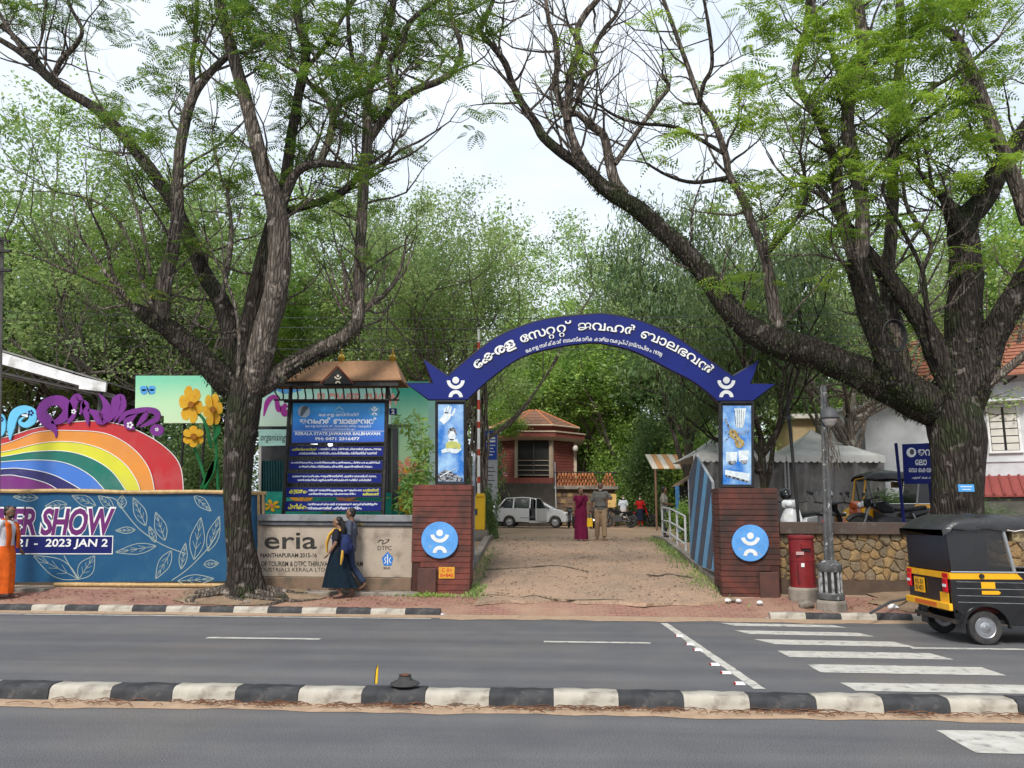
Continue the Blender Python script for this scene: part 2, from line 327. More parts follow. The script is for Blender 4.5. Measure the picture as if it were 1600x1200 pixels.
# ---------------------------------------------------------------- ground, road, pavement
PROF = [(13.9, .10), (15.0, .22), (15.6, .32), (17.0, .46), (22.8, .99), (30, 1.08), (45, 1.2), (80, 1.3), (600, 1.3)]
def gz(Y):
    for (a, za), (b, zb) in zip(PROF, PROF[1:]):
        if Y <= b: return za + (zb - za) * max(0, (Y - a) / (b - a))
    return 1.3
def hn(x, y): return .5 * math.sin(x * 1.7 + 1.3 * math.sin(y * .9)) + .5 * math.sin(y * 2.3 + 1.7 * math.sin(x * 1.1))
def sheet(name, xs, ys, zf, mat, kind='structure', parent=None, **k):
    m = MB(); nx = len(xs)
    m.v = [(x, y, zf(x, y)) for y in ys for x in xs]
    m.f = [(j * nx + i, j * nx + i + 1, (j + 1) * nx + i + 1, (j + 1) * nx + i) for j in range(len(ys) - 1) for i in range(nx - 1)]; m.m = [0] * len(m.f)
    return m.build(name, mat, parent, kind=kind, sm=True, **k)
def lin(a, b, n): return [a + (b - a) * i / n for i in range(n + 1)]
K['dirt'] = pm('drive_dirt', (.40, .265, .175), (.31, .205, .135), 1.3, .95, .6, 45, fine=.3, fscale=70, stain=(.24, .19, .14), sscale=.45, slo=.4, shi=.7)
K['paver'] = None
def paver():
    m = bpy.data.materials.new('clay_paver'); m.use_nodes = True; n = m.node_tree.nodes; L = m.node_tree.links; b = n['Principled BSDF']
    t = n.new('ShaderNodeTexCoord'); br = n.new('ShaderNodeTexBrick'); br.inputs['Scale'].default_value = 1
    br.inputs['Brick Width'].default_value = .2; br.inputs['Row Height'].default_value = .1; br.inputs['Mortar Size'].default_value = .008
    br.inputs['Color1'].default_value = (.31, .15, .11, 1); br.inputs['Color2'].default_value = (.25, .125, .095, 1); br.inputs['Mortar'].default_value = (.13, .085, .06, 1)
    L.new(t.outputs['Object'], br.inputs['Vector'])
    no_ = n.new('ShaderNodeTexNoise'); no_.inputs['Scale'].default_value = 1.1; no_.inputs['Detail'].default_value = 8; L.new(t.outputs['Object'], no_.inputs['Vector'])
    r_ = n.new('ShaderNodeValToRGB'); r_.color_ramp.elements[0].position = .45; r_.color_ramp.elements[1].position = .75; L.new(no_.outputs['Fac'], r_.inputs[0])
    x = n.new('ShaderNodeMix'); x.data_type = 'RGBA'; L.new(r_.outputs[0], x.inputs[0]); L.new(br.outputs[0], x.inputs[6]); x.inputs[7].default_value = (.33, .21, .14, 1)
    L.new(x.outputs[2], b.inputs['Base Color']); b.inputs['Roughness'].default_value = .9
    bn = n.new('ShaderNodeBump'); bn.inputs['Strength'].default_value = .6; bn.inputs['Distance'].default_value = .012; L.new(br.outputs['Fac'], bn.inputs['Height']); bn.invert = True; L.new(bn.outputs[0], b.inputs['Normal'])
    return m
K['paver'] = paver()
sheet('ground', [-400, -120, -60, -30] + lin(-20, 20, 80) + [30, 60, 120, 400], lin(15.0, 24, 45) + [26, 28, 30, 33, 36, 40, 45, 55, 80, 150, 300, 600],
      lambda x, y: gz(y) + (.018 * hn(x * 2.1, y * 2.4) if abs(x) < 25 and 15.7 < y < 60 else 0) - .012, K['dirt'])
road = sheet('road', [-400, -60] + lin(-30, 30, 30) + [60, 400], [-40, -10, 0, 5, 7.5, 10, 12, 13.96], lambda x, y: 0.0, K['asphalt'])
# gutter of blown sand against the far kerb and in front of the median
def strip(name, xa, xb, y0, y1, z, mat, seed, amp=.05, **k):
    q = random.Random(seed); xs = lin(xa, xb, int((xb - xa) / .12)); m = MB(); n = len(xs); ph = [q.uniform(0, 6) for _ in range(4)]
    for x in xs:
        e = amp * (math.sin(x * 2.1 + ph[0]) + .7 * math.sin(x * 5.3 + ph[1]) + .5 * math.sin(x * 11 + ph[2])) * .5 + q.uniform(-1, 1) * amp * .2
        m.v += [(x, y0 + e, z), (x, (y0 + y1) / 2, z + .012), (x, y1, z + .016)]
    for i in range(n - 1):
        for j in range(2): m.f.append((i * 3 + j, i * 3 + 3 + j, i * 3 + 4 + j, i * 3 + 1 + j)); m.m.append(0)
    return m.build(name, mat, None, kind='stuff', **k)
strip('sand', -14, 14, 7.22, 7.45, .004, K['sand'], 3, .05, label='thin band of blown sand along the median kerb', cat='sand')
strip('sand', -30, -1.75, 13.62, 13.9, .004, K['sand'], 5, .05, label='dusty sand in the gutter below the tree kerb', cat='sand')
strip('sand', -1.75, 30, 13.5, 13.97, .004, K['sand'], 8, .10, label='sand spread across the gutter at the gate mouth', cat='sand')
# painted markings, parts of the road
def stripe(name, pts, z=.004):
    m = MB(); q = random.Random(len(pts)); P = []
    for i in range(len(pts)):
        a, b = Vector(pts[i]), Vector(pts[(i + 1) % len(pts)]); n = max(1, int((b - a).length / .12))
        for k in range(n):
            p = a.lerp(b, k / n); P.append((p.x + q.uniform(-.006, .006), p.y + q.uniform(-.006, .006), z))
    m.add(P, [tuple(range(len(P)))])
    return m.build(name, K['paint'], road)
def pxy(px, py): p = onz(px, py, 0); return (p.x, p.y)
for i, q in enumerate([[(1125, 973.5), (1300, 977), (1323, 981), (1148, 978)], [(1147, 985), (1340, 989), (1366, 995), (1172, 991)],
          [(1178, 999), (1395, 1003), (1430, 1011.5), (1212, 1007)], [(1215, 1017), (1452, 1021), (1490, 1031), (1234, 1027)],
          [(1260, 1038), (1533, 1043), (1572, 1056), (1283, 1051)], [(1313, 1067), (1630, 1071), (1680, 1086), (1338, 1080)],
          [(1462, 1141), (1830, 1148), (1900, 1185), (1525, 1177)]]):
    stripe('crossing_stripe', [pxy(*p) for p in q])
stripe('stop_line', [pxy(*p) for p in [(1032, 974), (1043, 974), (1196, 1077), (1178, 1077)]])
for a, b, y in [(-16.1, -14.5, 11.2), (-10.4, -8.8, 11.2), (-4.78, -3.15, 11.22), (.02, 1.5, 11.24), (5.0, 6.6, 11.1), (10.5, 12.1, 11.1)]:
    stripe('lane_dash', [(a, y - .06), (b, y - .06), (b, y + .06), (a, y + .06)], .0045)
stripe('edge_line', [(-30, 13.43), (-1.9, 13.47), (-1.9, 13.56), (-30, 13.52)], .003)
# kerbs: each stone its own piece
def kstone(L, D, H, seed, mat, lip=.03):
    q = random.Random(seed); m = MB(); nx = 6; prof = [(0, -.03), (.012, H * .55), (.018, H - lip), (lip * .6 + .02, H - lip * .25), (lip + .04, H), (D - .02, H), (D, H - .02), (D, -.03)]
    for i in range(nx + 1):
        x = .002 + (L - .004) * i / nx
        for (y, z) in prof: m.v.append((x, y + q.uniform(-.005, .005), z + (q.uniform(-.005, .005) if z > 0 else 0)))
    k = len(prof)
    m.f = [(i * k + j, i * k + k + j, i * k + k + j + 1, i * k + j + 1) for i in range(nx) for j in range(k - 1)] + [tuple(range(k)), tuple(range(nx * k + k - 1, nx * k - 1, -1))]
    m.m = [0] * len(m.f); return m
def kerb_row(name, x0, n, L, Y, D, H, first, seed, z=0, skew=0):
    root = thing(name, None, None, (0, 0, 0), kind='structure'); pr = {}
    for c_ in (0, 1):
        for v in range(3): 
            o = kstone(L, D, H, seed + c_ * 7 + v, None).build('kerb_stone', K['kblack'] if c_ else K['kwhite'], root, sm=True, ang=50); pr[c_, v] = o
    used = set(); q = random.Random(seed)
    for i in range(n):
        key = ((i + first) % 2, q.randrange(3)); o = pr[key]
        if key in used: o = o.copy(); C.objects.link(o); o.parent = root
        used.add(key); o.location = (x0 + i * L, Y + skew * i * L + q.uniform(-.008, .008), z + q.uniform(-.008, .004)); o.rotation_euler = (0, 0, math.atan(skew) + q.uniform(-.006, .006))
    for key, o in pr.items():
        if key not in used: bpy.data.objects.remove(o)
    return root
xm = onz(764, 1107, 0).x
kerb_row('median_kerb', xm - 22 * .593, 46, .593, 7.42, .25, .14, 1, 11)
xk = onz(691, 959, .0).x
kerb_row('pavement_kerb', xk - 40 * .612, 40, .612, 13.86, .16, .12, 0, 21, skew=0)
xk2 = onz(1211, 967, .05).x
kerb_row('pavement_kerb', xk2, 30, .60, 13.86, .16, .12, 0, 31)
# pavement of clay pavers, dipping to the road at the gate
def pz(x, y):
    t = max(0, min(1, (x + 2.1) / .5)) * max(0, min(1, (4.3 - x) / .5))
    f = max(0, min(1, (y - 13.92) / 1.1))
    return (gz(y) + .004) * (1 - t) + t * (.006 + f * (gz(15.0) - .002)) + .006 * hn(x * 3, y * 4)
sheet('pavement', [-60, -30] + lin(-16, 16, 128) + [30, 60], lin(13.93, 15.25, 8), pz, K['paver'])
# driveway: worn asphalt breaking up into earth
K['drive'] = pm('worn_driveway', (.295, .210, .148), (.23, .162, .115), 7, .95, .7, 40, fine=.3, fscale=34, stain=(.36, .235, .16), sscale=.8, slo=.40, shi=.70)
def drive():
    m = MB(); q = random.Random(4); xs = lin(-1.25, 3.35, 46); ys = lin(0, 1, 40); n = len(xs)
    f0 = [14.62 + .10 * math.sin(x * 1.9 + 1) + .05 * math.sin(x * 6.1) + q.uniform(-.035, .035) for x in xs]
    for j, t in enumerate(ys):
        for i, x in enumerate(xs):
            y = f0[i] + (24.5 + .5 * math.sin(x * 3) - f0[i]) * t; s_ = 1 + .02 * j / 10
            m.v.append((x * s_ + .05 * math.sin(y * 3.1 + i % 2), y, gz(y) + .022 * min(1, (1 - t) * 4) + .010 * hn(x * 3.1, y * 2.7)))
    m.f = [(j * n + i, j * n + i + 1, (j + 1) * n + i + 1, (j + 1) * n + i) for j in range(len(ys) - 1) for i in range(n - 1)]
    k = len(m.v); m.v += [(xs[i], f0[i] - .02, gz(f0[i]) - .03) for i in range(n)]; m.f += [(k + i, k + i + 1, i + 1, i) for i in range(n - 1)]
    m.m = [0] * len(m.f); return m.build('driveway', K['drive'], None, kind='structure', sm=True)
drive()
# broken edges and cracks across the driveway
def crack(px, seed, wdt=.05, z=.03):
    q = random.Random(seed); m = MB(); P = smooth([(x, y) for x, y in px], 8); A = []; B = []
    for (x, y) in P:
        Yg = 15
        for _ in range(12):
            p = at(x, y, Yg); Yg += (p.z - gz(Yg) - z) / .16
        p = at(x, y, Yg); e = wdt * q.uniform(.15, 1)
        A.append((p.x, p.y - e * .3, gz(p.y) + z + .006)); B.append((p.x + q.uniform(-.02, .02), p.y + e, gz(p.y) + z + .012))
    m.v = A + B; n = len(A); m.f = [(i, i + 1, n + i + 1, n + i) for i in range(n - 1)]; m.m = [0] * len(m.f)
    return m.build('crack', pm('crack_dark', (.085, .065, .045), (.12, .09, .06), 9, .95), bpy.data.objects['driveway'])
crack([(757, 890), (790, 889), (830, 886), (865, 884), (890, 887), (920, 894)], 1, .12)
crack([(905, 872), (920, 870), (935, 871)], 2, .06)
crack([(1010, 898), (1030, 900), (1045, 897), (1062, 900), (1085, 903)], 3, .16)
crack([(740, 932), (775, 930), (810, 934), (835, 931), (860, 936), (900, 938), (960, 937), (985, 940)], 4, .07, .02)
# ---------------------------------------------------------------- blue hoarding and rainbow of the flower show
def wx(px, Y): return at(px, 805, Y).x
def root_at(name, label, cat, px, Y, z=None, group=None):
    return thing(name, label, cat, (wx(px, Y), Y, gz(Y) if z is None else z), 0, group)
def ribbon(m, pts, Y, th=.03, n=5, k=1.0):               # brush stroke of varying width: (px, py, width)
    P = smooth(pts, n); L_ = []; Rr = []
    for i, (x, y, w_) in enumerate(P):
        a = P[max(i - 1, 0)]; b = P[min(i + 1, len(P) - 1)]; dx, dy = b[0] - a[0], b[1] - a[1]; l = math.hypot(dx, dy) or 1
        h = max(w_, .3) * k / 2; L_.append((x - dy / l * h, y + dx / l * h)); Rr.append((x + dy / l * h, y - dx / l * h))
    for i in range(len(P) - 1):
        m.pxp([L_[i], L_[i + 1], Rr[i + 1], Rr[i]], Y, th)
def circ(x, y, rx, ry=None, n=20): ry = ry or rx; return [(x + rx * math.cos(2 * PI * k / n), y + ry * math.sin(2 * PI * k / n)) for k in range(n)]
HY = 15.5
h = root_at('hoarding', 'long blue printed hoarding with flower show lettering and bamboo edges', 'hoarding', 150, HY)
K['hblue'] = pm('hoarding_blue', (.006, .062, .15), (.012, .078, .165), 1.2, .5, stain=(.02, .09, .17), sscale=3)
MB().pxp([(-330, 765), (414, 771), (412, 908), (-330, 911)], HY, .03).build('panel', K['hblue'], h, w=True)
m = MB(); a, b = at(-330, 764, HY - .03), at(416, 770, HY - .03)
m.tube([a.lerp(b, i / 14) + Vector((0, 0, .012 * math.sin(i * 1.7))) for i in range(15)], [.038 + .006 * (i % 2) for i in range(15)], 8); m.build('top_pole', K['bamboo'], h, w=True, sm=True)
m = MB(); a, b = at(85, 913, HY - .05), at(400, 915, HY - .05)
m.tube([a.lerp(b, i / 9) for i in range(10)], [.035 + .007 * (i % 2) for i in range(10)], 8); m.build('bottom_pole', K['bamboo'], h, w=True, sm=True)
for px in (405, 412):
    m = MB(); m.tube([at(px - 1 + 1.5 * i / 6, 768 + 138 * i / 6, HY - .035) for i in range(7)], [.026 + .005 * (i % 2) for i in range(7)], 8); m.build('side_pole', K['bamboo'], h, w=True, sm=True)
K['line'] = flat('leaf_line', (.30, .36, .33)); K['plum'] = flat('plum', (.13, .018, .13))
def leaf_art(bx_, by, tx, ty, wd, par, mat, Y):
    m = MB(); dx, dy = tx - bx_, ty - by; L_ = math.hypot(dx, dy); ux, uy = dx / L_, dy / L_; nx, ny = -uy, ux
    for s_ in (-1, 1):
        ribbon(m, [(bx_ + ux * L_ * t + nx * s_ * wd * f, by + uy * L_ * t + ny * s_ * wd * f, 1.1) for t, f in ((0, 0), (.25, .8), (.5, 1), (.75, .6), (1, 0))], Y, .002, 4)
        for t in (.25, .45, .65): ribbon(m, [(bx_ + ux * L_ * t, by + uy * L_ * t, .7), (bx_ + ux * L_ * (t + .18) + nx * s_ * wd * .7 * (1.1 - t), by + uy * L_ * (t + .18) + ny * s_ * wd * .7 * (1.1 - t), .6)], Y, .002, 2)
    ribbon(m, [(bx_, by, 1.0), (tx, ty, .7)], Y, .002, 2)
    return m.build('printed_leaf', mat, par, w=True)
for a in [(105, 788, 70, 791, 7), (150, 790, 112, 774, 8), (178, 795, 153, 774, 7), (190, 795, 191, 773, 7), (228, 822, 208, 777, 9), (258, 845, 243, 800, 9), (243, 848, 233, 822, 5), (212, 828, 180, 829, 5),
          (245, 853, 180, 863, 8), (268, 860, 243, 905, 9), (303, 875, 314, 808, 11), (325, 862, 343, 806, 9), (283, 890, 290, 848, 6), (303, 774, 330, 799, 7), (277, 908, 335, 904, 8), (123, 905, 52, 868, 14), (123, 905, 148, 868, 12), (318, 882, 342, 880, 6), (60, 778, 20, 776, 6), (-30, 880, -60, 800, 12)]:
    leaf_art(*a, h, K['line'], HY - .004)
for st in ([(290, 865), (262, 855), (240, 843), (215, 824), (192, 796), (180, 780), (160, 776)], [(268, 907), (290, 892), (310, 873), (330, 850), (343, 825)], [(123, 906), (112, 890), (100, 868)]): m = MB(); ribbon(m, [p + (1.3,) for p in st], HY - .0045, .002, 4); m.build('printed_stem', K['line'], h, w=True)
V = glyphs('WER SHOW', .03, .25, .94); V2 = glyphs('WER SHOW', .075, .25, .94)
txt('lettering', V2, (-20.5, 791.5, 182, 839.5), HY - .006, K['white'], h); txt('lettering', V, (-18, 794, 180, 837), HY - .009, K['plum'], h)
MB().pxp([(-60, 836), (177, 837), (176, 866), (-60, 866)], HY - .012, .004).build('date_border', K['white'], h, w=True)
MB().pxp([(-60, 838), (175.5, 838.5), (174.5, 864.5), (-60, 864.5)], HY - .015, .003).build('date_strip', K['navy'], h, w=True)
txt('lettering', glyphs('21 -  2023 JAN 2', .02, .12), (26, 842, 168, 858), HY - .018, K['white'], h)
RY = 15.9
rb = root_at('rainbow_board', 'cut-out rainbow board with seven painted bands above the blue hoarding', 'display board', 120, RY)
BA = [((.45, .018, .022), [(0, 685), (60, 668), (133, 658), (187, 663), (233, 682), (267, 707), (283, 733), (287, 775)]),
      ((.68, .25, .035), [(0, 695), (60, 675), (117, 673), (167, 678), (207, 700), (233, 733), (243, 775)]),
      ((.62, .60, .03), [(0, 707), (67, 692), (117, 691), (160, 702), (193, 723), (213, 750), (221, 775)]),
      ((.006, .15, .11), [(0, 714), (50, 706), (100, 705), (140, 715), (173, 735), (195, 764), (199, 775)]),
      ((.05, .17, .55), [(0, 722), (67, 719), (107, 725), (140, 742), (162, 764), (168, 775)]),
      ((.018, .016, .12), [(0, 733), (40, 733), (83, 742), (125, 764), (138, 775)]),
      ((.17, .02, .17), [(0, 743), (33, 745), (67, 753), (87, 763), (100, 775)])]
for i, (c_, P) in enumerate(BA):
    y0 = P[0][1]; Q = smooth([(-330, 775), (-220, y0 + (775 - y0) * .45), (-100, y0 + 12)] + P, 7); Yb = RY - .025 * i
    MB().pxp(Q + [(-330, 775)], Yb, .03).build('band', pm('band_%d' % i, c_, tuple(v * .85 + .02 for v in c_), 2, .5, stain=tuple(v * .8 + .06 for v in c_), sscale=1.3), rb, w=True)
    m = MB(); m.tube([at(x, y, Yb - .004) for x, y in Q], .009, 5); m.build('piping', K['white'], rb, w=True, sm=True)
lt = root_at('cutout_lettering', 'purple and pale blue ornate cut-out Malayalam letters on top of the rainbow board', 'lettering', 150, RY, at(150, 660, RY).z)
K['purple'] = flat('letter_purple', (.17, .025, .22), .4); K['pale'] = flat('letter_pale_blue', (.14, .50, .75), .4)
def Z1(P): return [(x / 3, 560 + y / 3, w_ / 3) for x, y, w_ in P]
for mat, stk in ((K['purple'], [[(262, 370, 5), (256, 335, 24), (216, 290, 56), (192, 250, 46), (225, 205, 44), (285, 200, 50), (318, 245, 48), (280, 290, 34), (240, 300, 10)], [(318, 305, 8), (335, 270, 34), (342, 215, 40), (362, 182, 36), (386, 196, 6)]]),
                 (K['purple'], [[(375, 265, 5), (395, 210, 32), (405, 265, 26), (412, 315, 4)], [(412, 240, 10), (445, 258, 34), (475, 285, 54), (500, 240, 42), (488, 200, 22), (462, 165, 3)], [(505, 300, 5), (535, 255, 30), (545, 200, 44), (570, 180, 22), (576, 230, 26), (530, 300, 4)]]),
                 (K['purple'], [[(552, 305, 4), (580, 270, 26), (620, 252, 28), (680, 240, 24), (728, 250, 30), (735, 280, 28), (700, 302, 22), (655, 322, 4)], [(640, 262, 6), (605, 285, 40), (602, 315, 36), (630, 330, 6)], [(690, 250, 12), (672, 280, 26), (640, 315, 6)]]),
                 (K['pale'], [[(46, 383, 4), (50, 325, 34), (68, 262, 42), (110, 238, 36), (150, 250, 32), (150, 290, 36), (118, 312, 26), (92, 300, 14), (100, 282, 10), (115, 278, 3)]])):
    m = MB()
    for s_ in stk: ribbon(m, Z1(s_), RY - .05, .035, 6)
    m.build('letter', mat, lt, w=True)
MB().pxp(circ(245, 672, 11, 9), RY - .05, .035).build('letter', K['purple'], lt, w=True)
MB().pxp(circ(0, 664, 9, 18), RY - .05, .035).build('letter', K['pale'], lt, w=True)
for x, y, r_, c_ in ((115, 643, 4, K['white']), (203, 664, 5.5, K['white']), (245, 671, 3, K['white']), (157, 650, 4, K['plum']), (48, 645, 5, K['navy']), (2, 655, 4, K['navy'])):
    m = MB()
    for k in range(5): m.pxp(circ(x + r_ * .65 * math.cos(k * 1.257), y + r_ * .65 * math.sin(k * 1.257), r_ * .36, None, 8), RY - .056, .003)
    m.build('printed_flower', c_, lt, w=True)
for px in (30, 95, 120, 165, 195, 240):
    m = MB(); m.tube([at(px, 690, RY + .06), at(px, 655, RY + .06)], .02, 6); m.build('strut', K['white'], lt, w=True)
m = MB()
for px in (-200, 20, 200, 280): p = at(px, 775, RY + .08); m.tube([(p.x, p.y, gz(p.y)), (p.x, p.y, p.z + .6)], .03, 6)
m.build('support_post', K['bamboo'], rb, w=True)
# ---------------------------------------------------------------- printed entrance of the flower show, behind the wall
EY = 18.6
def gradm(name, stops, scale_z, off, noise=.0):           # printed colour blend along the height of the panel
    m = bpy.data.materials.new(name); m.use_nodes = True; n = m.node_tree.nodes; L = m.node_tree.links; b = n['Principled BSDF']; b.inputs['Roughness'].default_value = .45
    t = n.new('ShaderNodeTexCoord'); sx = n.new('ShaderNodeSeparateXYZ'); L.new(t.outputs['Generated'], sx.inputs[0])
    ns = n.new('ShaderNodeTexNoise'); ns.inputs['Scale'].default_value = 3; L.new(t.outputs['Generated'], ns.inputs['Vector'])
    ma = n.new('ShaderNodeMath'); ma.operation = 'MULTIPLY_ADD'; L.new(ns.outputs['Fac'], ma.inputs[0]); ma.inputs[1].default_value = noise; L.new(sx.outputs[2], ma.inputs[2])
    r_ = n.new('ShaderNodeValToRGB'); e = r_.color_ramp.elements
    for i, (p, c_) in enumerate(stops):
        x = e[i] if i < 2 else e.new(p); x.position = p; x.color = tuple(c_) + (1,)
    L.new(ma.outputs[0], r_.inputs[0]); L.new(r_.outputs[0], b.inputs['Base Color']); return m
K['mint'] = gradm('print_mint', [(0, (.36, .55, .20)), (.55, (.42, .66, .38)), (.8, (.30, .60, .38)), (1, (.03, .35, .24))], 1, 0, .12)
K['mint2'] = gradm('print_pale_mint', [(0, (.55, .74, .56)), (.5, (.62, .78, .68)), (1, (.30, .66, .55))], 1, 0, .2)
K['coral'] = pm('print_coral', (.72, .20, .12), (.74, .38, .26), 14, .5); K['pyel'] = pm('print_yellow', (.80, .46, .05), (.78, .26, .03), 16, .5); K['pgreen'] = pm('print_green', (.09, .30, .05), (.03, .20, .08), 14, .5); K['pteal'] = pm('print_teal', (.01, .25, .2), (.02, .35, .25), 6, .5)
K['pblue'] = flat('print_blue', (.08, .33, .68)); K['shut'] = pm('shutter_grey', (.05, .052, .055), (.075, .075, .078), 6, .6); K['mred'] = flat('maroon_frame', (.22, .02, .02))
en = root_at('printed_gateway', 'mint green printed gateway panels with painted flowers behind the signboard', 'gateway', 540, EY)
MB().pxp([(612, 596), (669, 596), (670, 806), (612, 806)], EY, .06).build('side_panel', K['mint'], en, w=True)
MB().pxp([(404, 603), (611.5, 596), (611.5, 665), (404, 666)], EY, .06).build('top_panel', K['mint2'], en, w=True)
MB().pxp([(404, 768), (611.5, 770), (611.5, 812), (404, 812)], EY - .3, .05).build('lower_panel', K['pteal'], en, w=True)
m = MB()
for i in range(38): x = 446 + i * 4.4; m.pxp([(x, 664), (x + 2.2, 664), (x + 2.2, 800), (x, 800)], EY + .45 + .02 * (i % 2), .02)
m.pxp([(404, 664), (640, 664), (640, 815), (404, 815)], EY + .5, .03); m.build('shutter', K['shut'], en, w=True)
MB().pxp([(404, 671), (449, 671), (449, 696), (404, 697)], EY - .05, .03).build('notice_panel', flat('print_aqua', (.42, .70, .62)), en, w=True)
txt('lettering', glyphs('organising', .0, .35), (407, 678, 447, 692), EY - .056, K['black'], en)
for x0, x1, dk in ((449, 612, 0), (612, 642, 1)): MB().pxp([(x0, 663), (x1, 663), (x1, 667), (x0, 667)], EY - .02, .5).build('lintel', K['shut'], en, w=True)
MB().pxp([(612.5, 667), (622, 667), (622, 790), (612.5, 790)], EY - .03, .05).build('door_panel', K['shut'], en, w=True)
MB().pxp([(404, 697), (408, 697), (407, 770), (404, 770)], EY - .04, .06).build('jamb', K['offwhite'], en, w=True)
m = MB()
for k in range(9): x = 408 + k * 4.2; m.tube([at(x, 720, EY + .1), at(x + .5, 769, EY + .1)], .035, 6)
m.build('curtain', pm('curtain_teal', (.006, .045, .05), (.012, .07, .08), 9, .8), en, w=True, sm=True)
txt('lettering', glyphs('FLOWER SHOW', .03), (496, 614, 624, 633), EY - .006, pm('print_salmon', (.72, .28, .22), (.76, .4, .32), 8), en)
MB().pxp([(608, 638), (620, 638), (620, 648), (608, 648)], EY - .008, .004).build('date_strip', K['navy'], en, w=True); txt('lettering', glyphs('2', .03), (611.5, 639.5, 616.5, 646.5), EY - .012, K['white'], en)
m = MB()
for s_ in ([(412, 650, 2), (418, 628, 8), (430, 620, 6), (436, 640, 9), (448, 632, 7)],): ribbon(m, s_, EY - .006, .003, 6)
m.pxp(circ(445, 645, 6), EY - .008, .003); m.build('printed_letter', flat('print_magenta', (.38, .03, .30)), en, w=True)
m = MB(); ribbon(m, [(418, 612, 9), (432, 604, 12), (446, 610, 10), (470, 606, 8)], EY - .006, .003, 6); m.build('printed_letter', K['pblue'], en, w=True)
def flower(par, cx, cy, r_, npet, mat, Y, cen=None, sq=.7, name='printed_flower', ph=.3, th=.004):
    m = MB()
    for k in range(npet):
        a = ph + 2 * PI * k / npet; ca, sa = math.cos(a), math.sin(a)
        pts = smooth([(0, 0), (.45, .17), (.8, .22), (1, .05), (1, -.05), (.8, -.22), (.45, -.17)], 3, True)
        m.pxp([(cx + r_ * (u * ca - v * sa), cy + r_ * sq * (u * sa + v * ca)) for u, v in pts], Y - .002 * (k % 3), th)
    o = m.build(name, mat, par, w=True)
    if cen: MB().pxp(circ(cx, cy, r_ * .22, r_ * .16, 12), Y - .008, th).build('flower_centre', cen, par, w=True)
    return o
flower(en, 636, 735, 24, 7, K['coral'], EY - .008, K['pyel'], .9); flower(en, 634, 778, 26, 8, K['pyel'], EY - .02, K['coral'], .8); flower(en, 652, 752, 16, 6, K['coral'], EY - .03, K['pyel'])
flower(en, 640, 800, 14, 6, K['yellow'], EY - .04, K['black'], .9); flower(en, 470, 785, 22, 7, K['pyel'], EY - .31, K['coral']); flower(en, 545, 782, 20, 6, K['coral'], EY - .315, K['pyel']); flower(en, 424, 790, 14, 6, K['yellow'], EY - .32, K['coral']); flower(en, 515, 795, 16, 6, K['pgreen'], EY - .32)
m = MB(); q = random.Random(3)
for k in range(46):
    x, y = q.uniform(613, 668), q.uniform(752, 806); a = q.uniform(-2.6, -.5); l = q.uniform(9, 20); ribbon(m, [(x, y, .6), (x + l * .5 * math.cos(a), y + l * .5 * math.sin(a), 3.4), (x + l * math.cos(a), y + l * math.sin(a), .4)], EY - .034 - .0004 * k, .001, 3)
m.build('printed_leaves', K['pgreen'], en, w=True)
MB().pxp([(612.5, 776), (669.5, 768), (669.5, 806), (612.5, 806)], EY - .004, .003).build('printed_ground', K['pteal'], en, w=True)
m = MB(); p = [at(669, 598, EY), at(690, 640, EY + 1.4), at(692, 808, EY + 1.4), at(670, 806, EY)]
m.add([tuple(v) for v in p] + [(v.x, v.y + .05, v.z) for v in p], [(0, 1, 2, 3), (7, 6, 5, 4), (0, 4, 5, 1), (1, 5, 6, 2), (2, 6, 7, 3), (3, 7, 4, 0)]); m.build('return_panel', K['mint2'], en, w=True)
K['bulb'] = emit('lit_bulb', (1, .95, .85), 3)
for px, py in ((516, 694), (616, 691)):
    m = MB(); p = at(px, py, EY + .2); m.ell(p, (.055, .055, .06)); m.tube([p, p + Vector((0, 0, .3))], .008, 5); m.build('light_bulb', K['bulb'], en, w=True, sm=True)
m = MB(); a, b = at(455, 691, EY + .2), at(496, 693, EY + .2); m.tube([a, b], .022, 8); m.build('tube_light', emit('lit_tube', (.95, 1, 1), 2), en, w=True, sm=True)
bb = root_at('printed_billboard', 'pale green printed billboard with a blue butterfly, left of the tree trunk', 'billboard', 270, EY)
MB().pxp([(212, 587), (330, 587), (330, 640), (318, 661), (256, 661), (256, 650), (211, 640)], EY, .08).build('panel', gradm('print_leaf_green', [(0, (.60, .74, .48)), (.5, (.45, .70, .42)), (1, (.18, .56, .36))], 1, 0, .15), bb, w=True)
m = MB()
for a in (2.6, 3.5, -.4, .5): m.pxp([(231 + 7 * math.cos(a) + 6.5 * math.cos(t) * abs(math.cos(a)), 609 + 6 * math.sin(a) + 4.2 * math.sin(t)) for t in [k * .42 for k in range(15)]], EY - .006, .003)
m.build('printed_butterfly', K['pblue'], bb, w=True); m = MB(); ribbon(m, [(229, 603, 1), (231, 609, 1.8), (234, 616, .8)], EY - .012, .003); m.build('printed_body', K['navy'], bb, w=True)
m = MB()
for px in (225, 290, 322): p = at(px, 640, EY + .15); m.tube([(p.x, p.y, gz(p.y)), p], .035, 6)
m.build('support_post', K['iron'], bb, w=True)
K['petal'] = pm('petal_orange', (.78, .36, .015), (.80, .50, .03), 10, .55); K['stemg'] = flat('cutout_green', (.015, .22, .06))
gf = root_at('giant_flower', 'giant orange cut-out flowers on green stems beside the tree trunk', 'flower cutout', 305, 17.2)
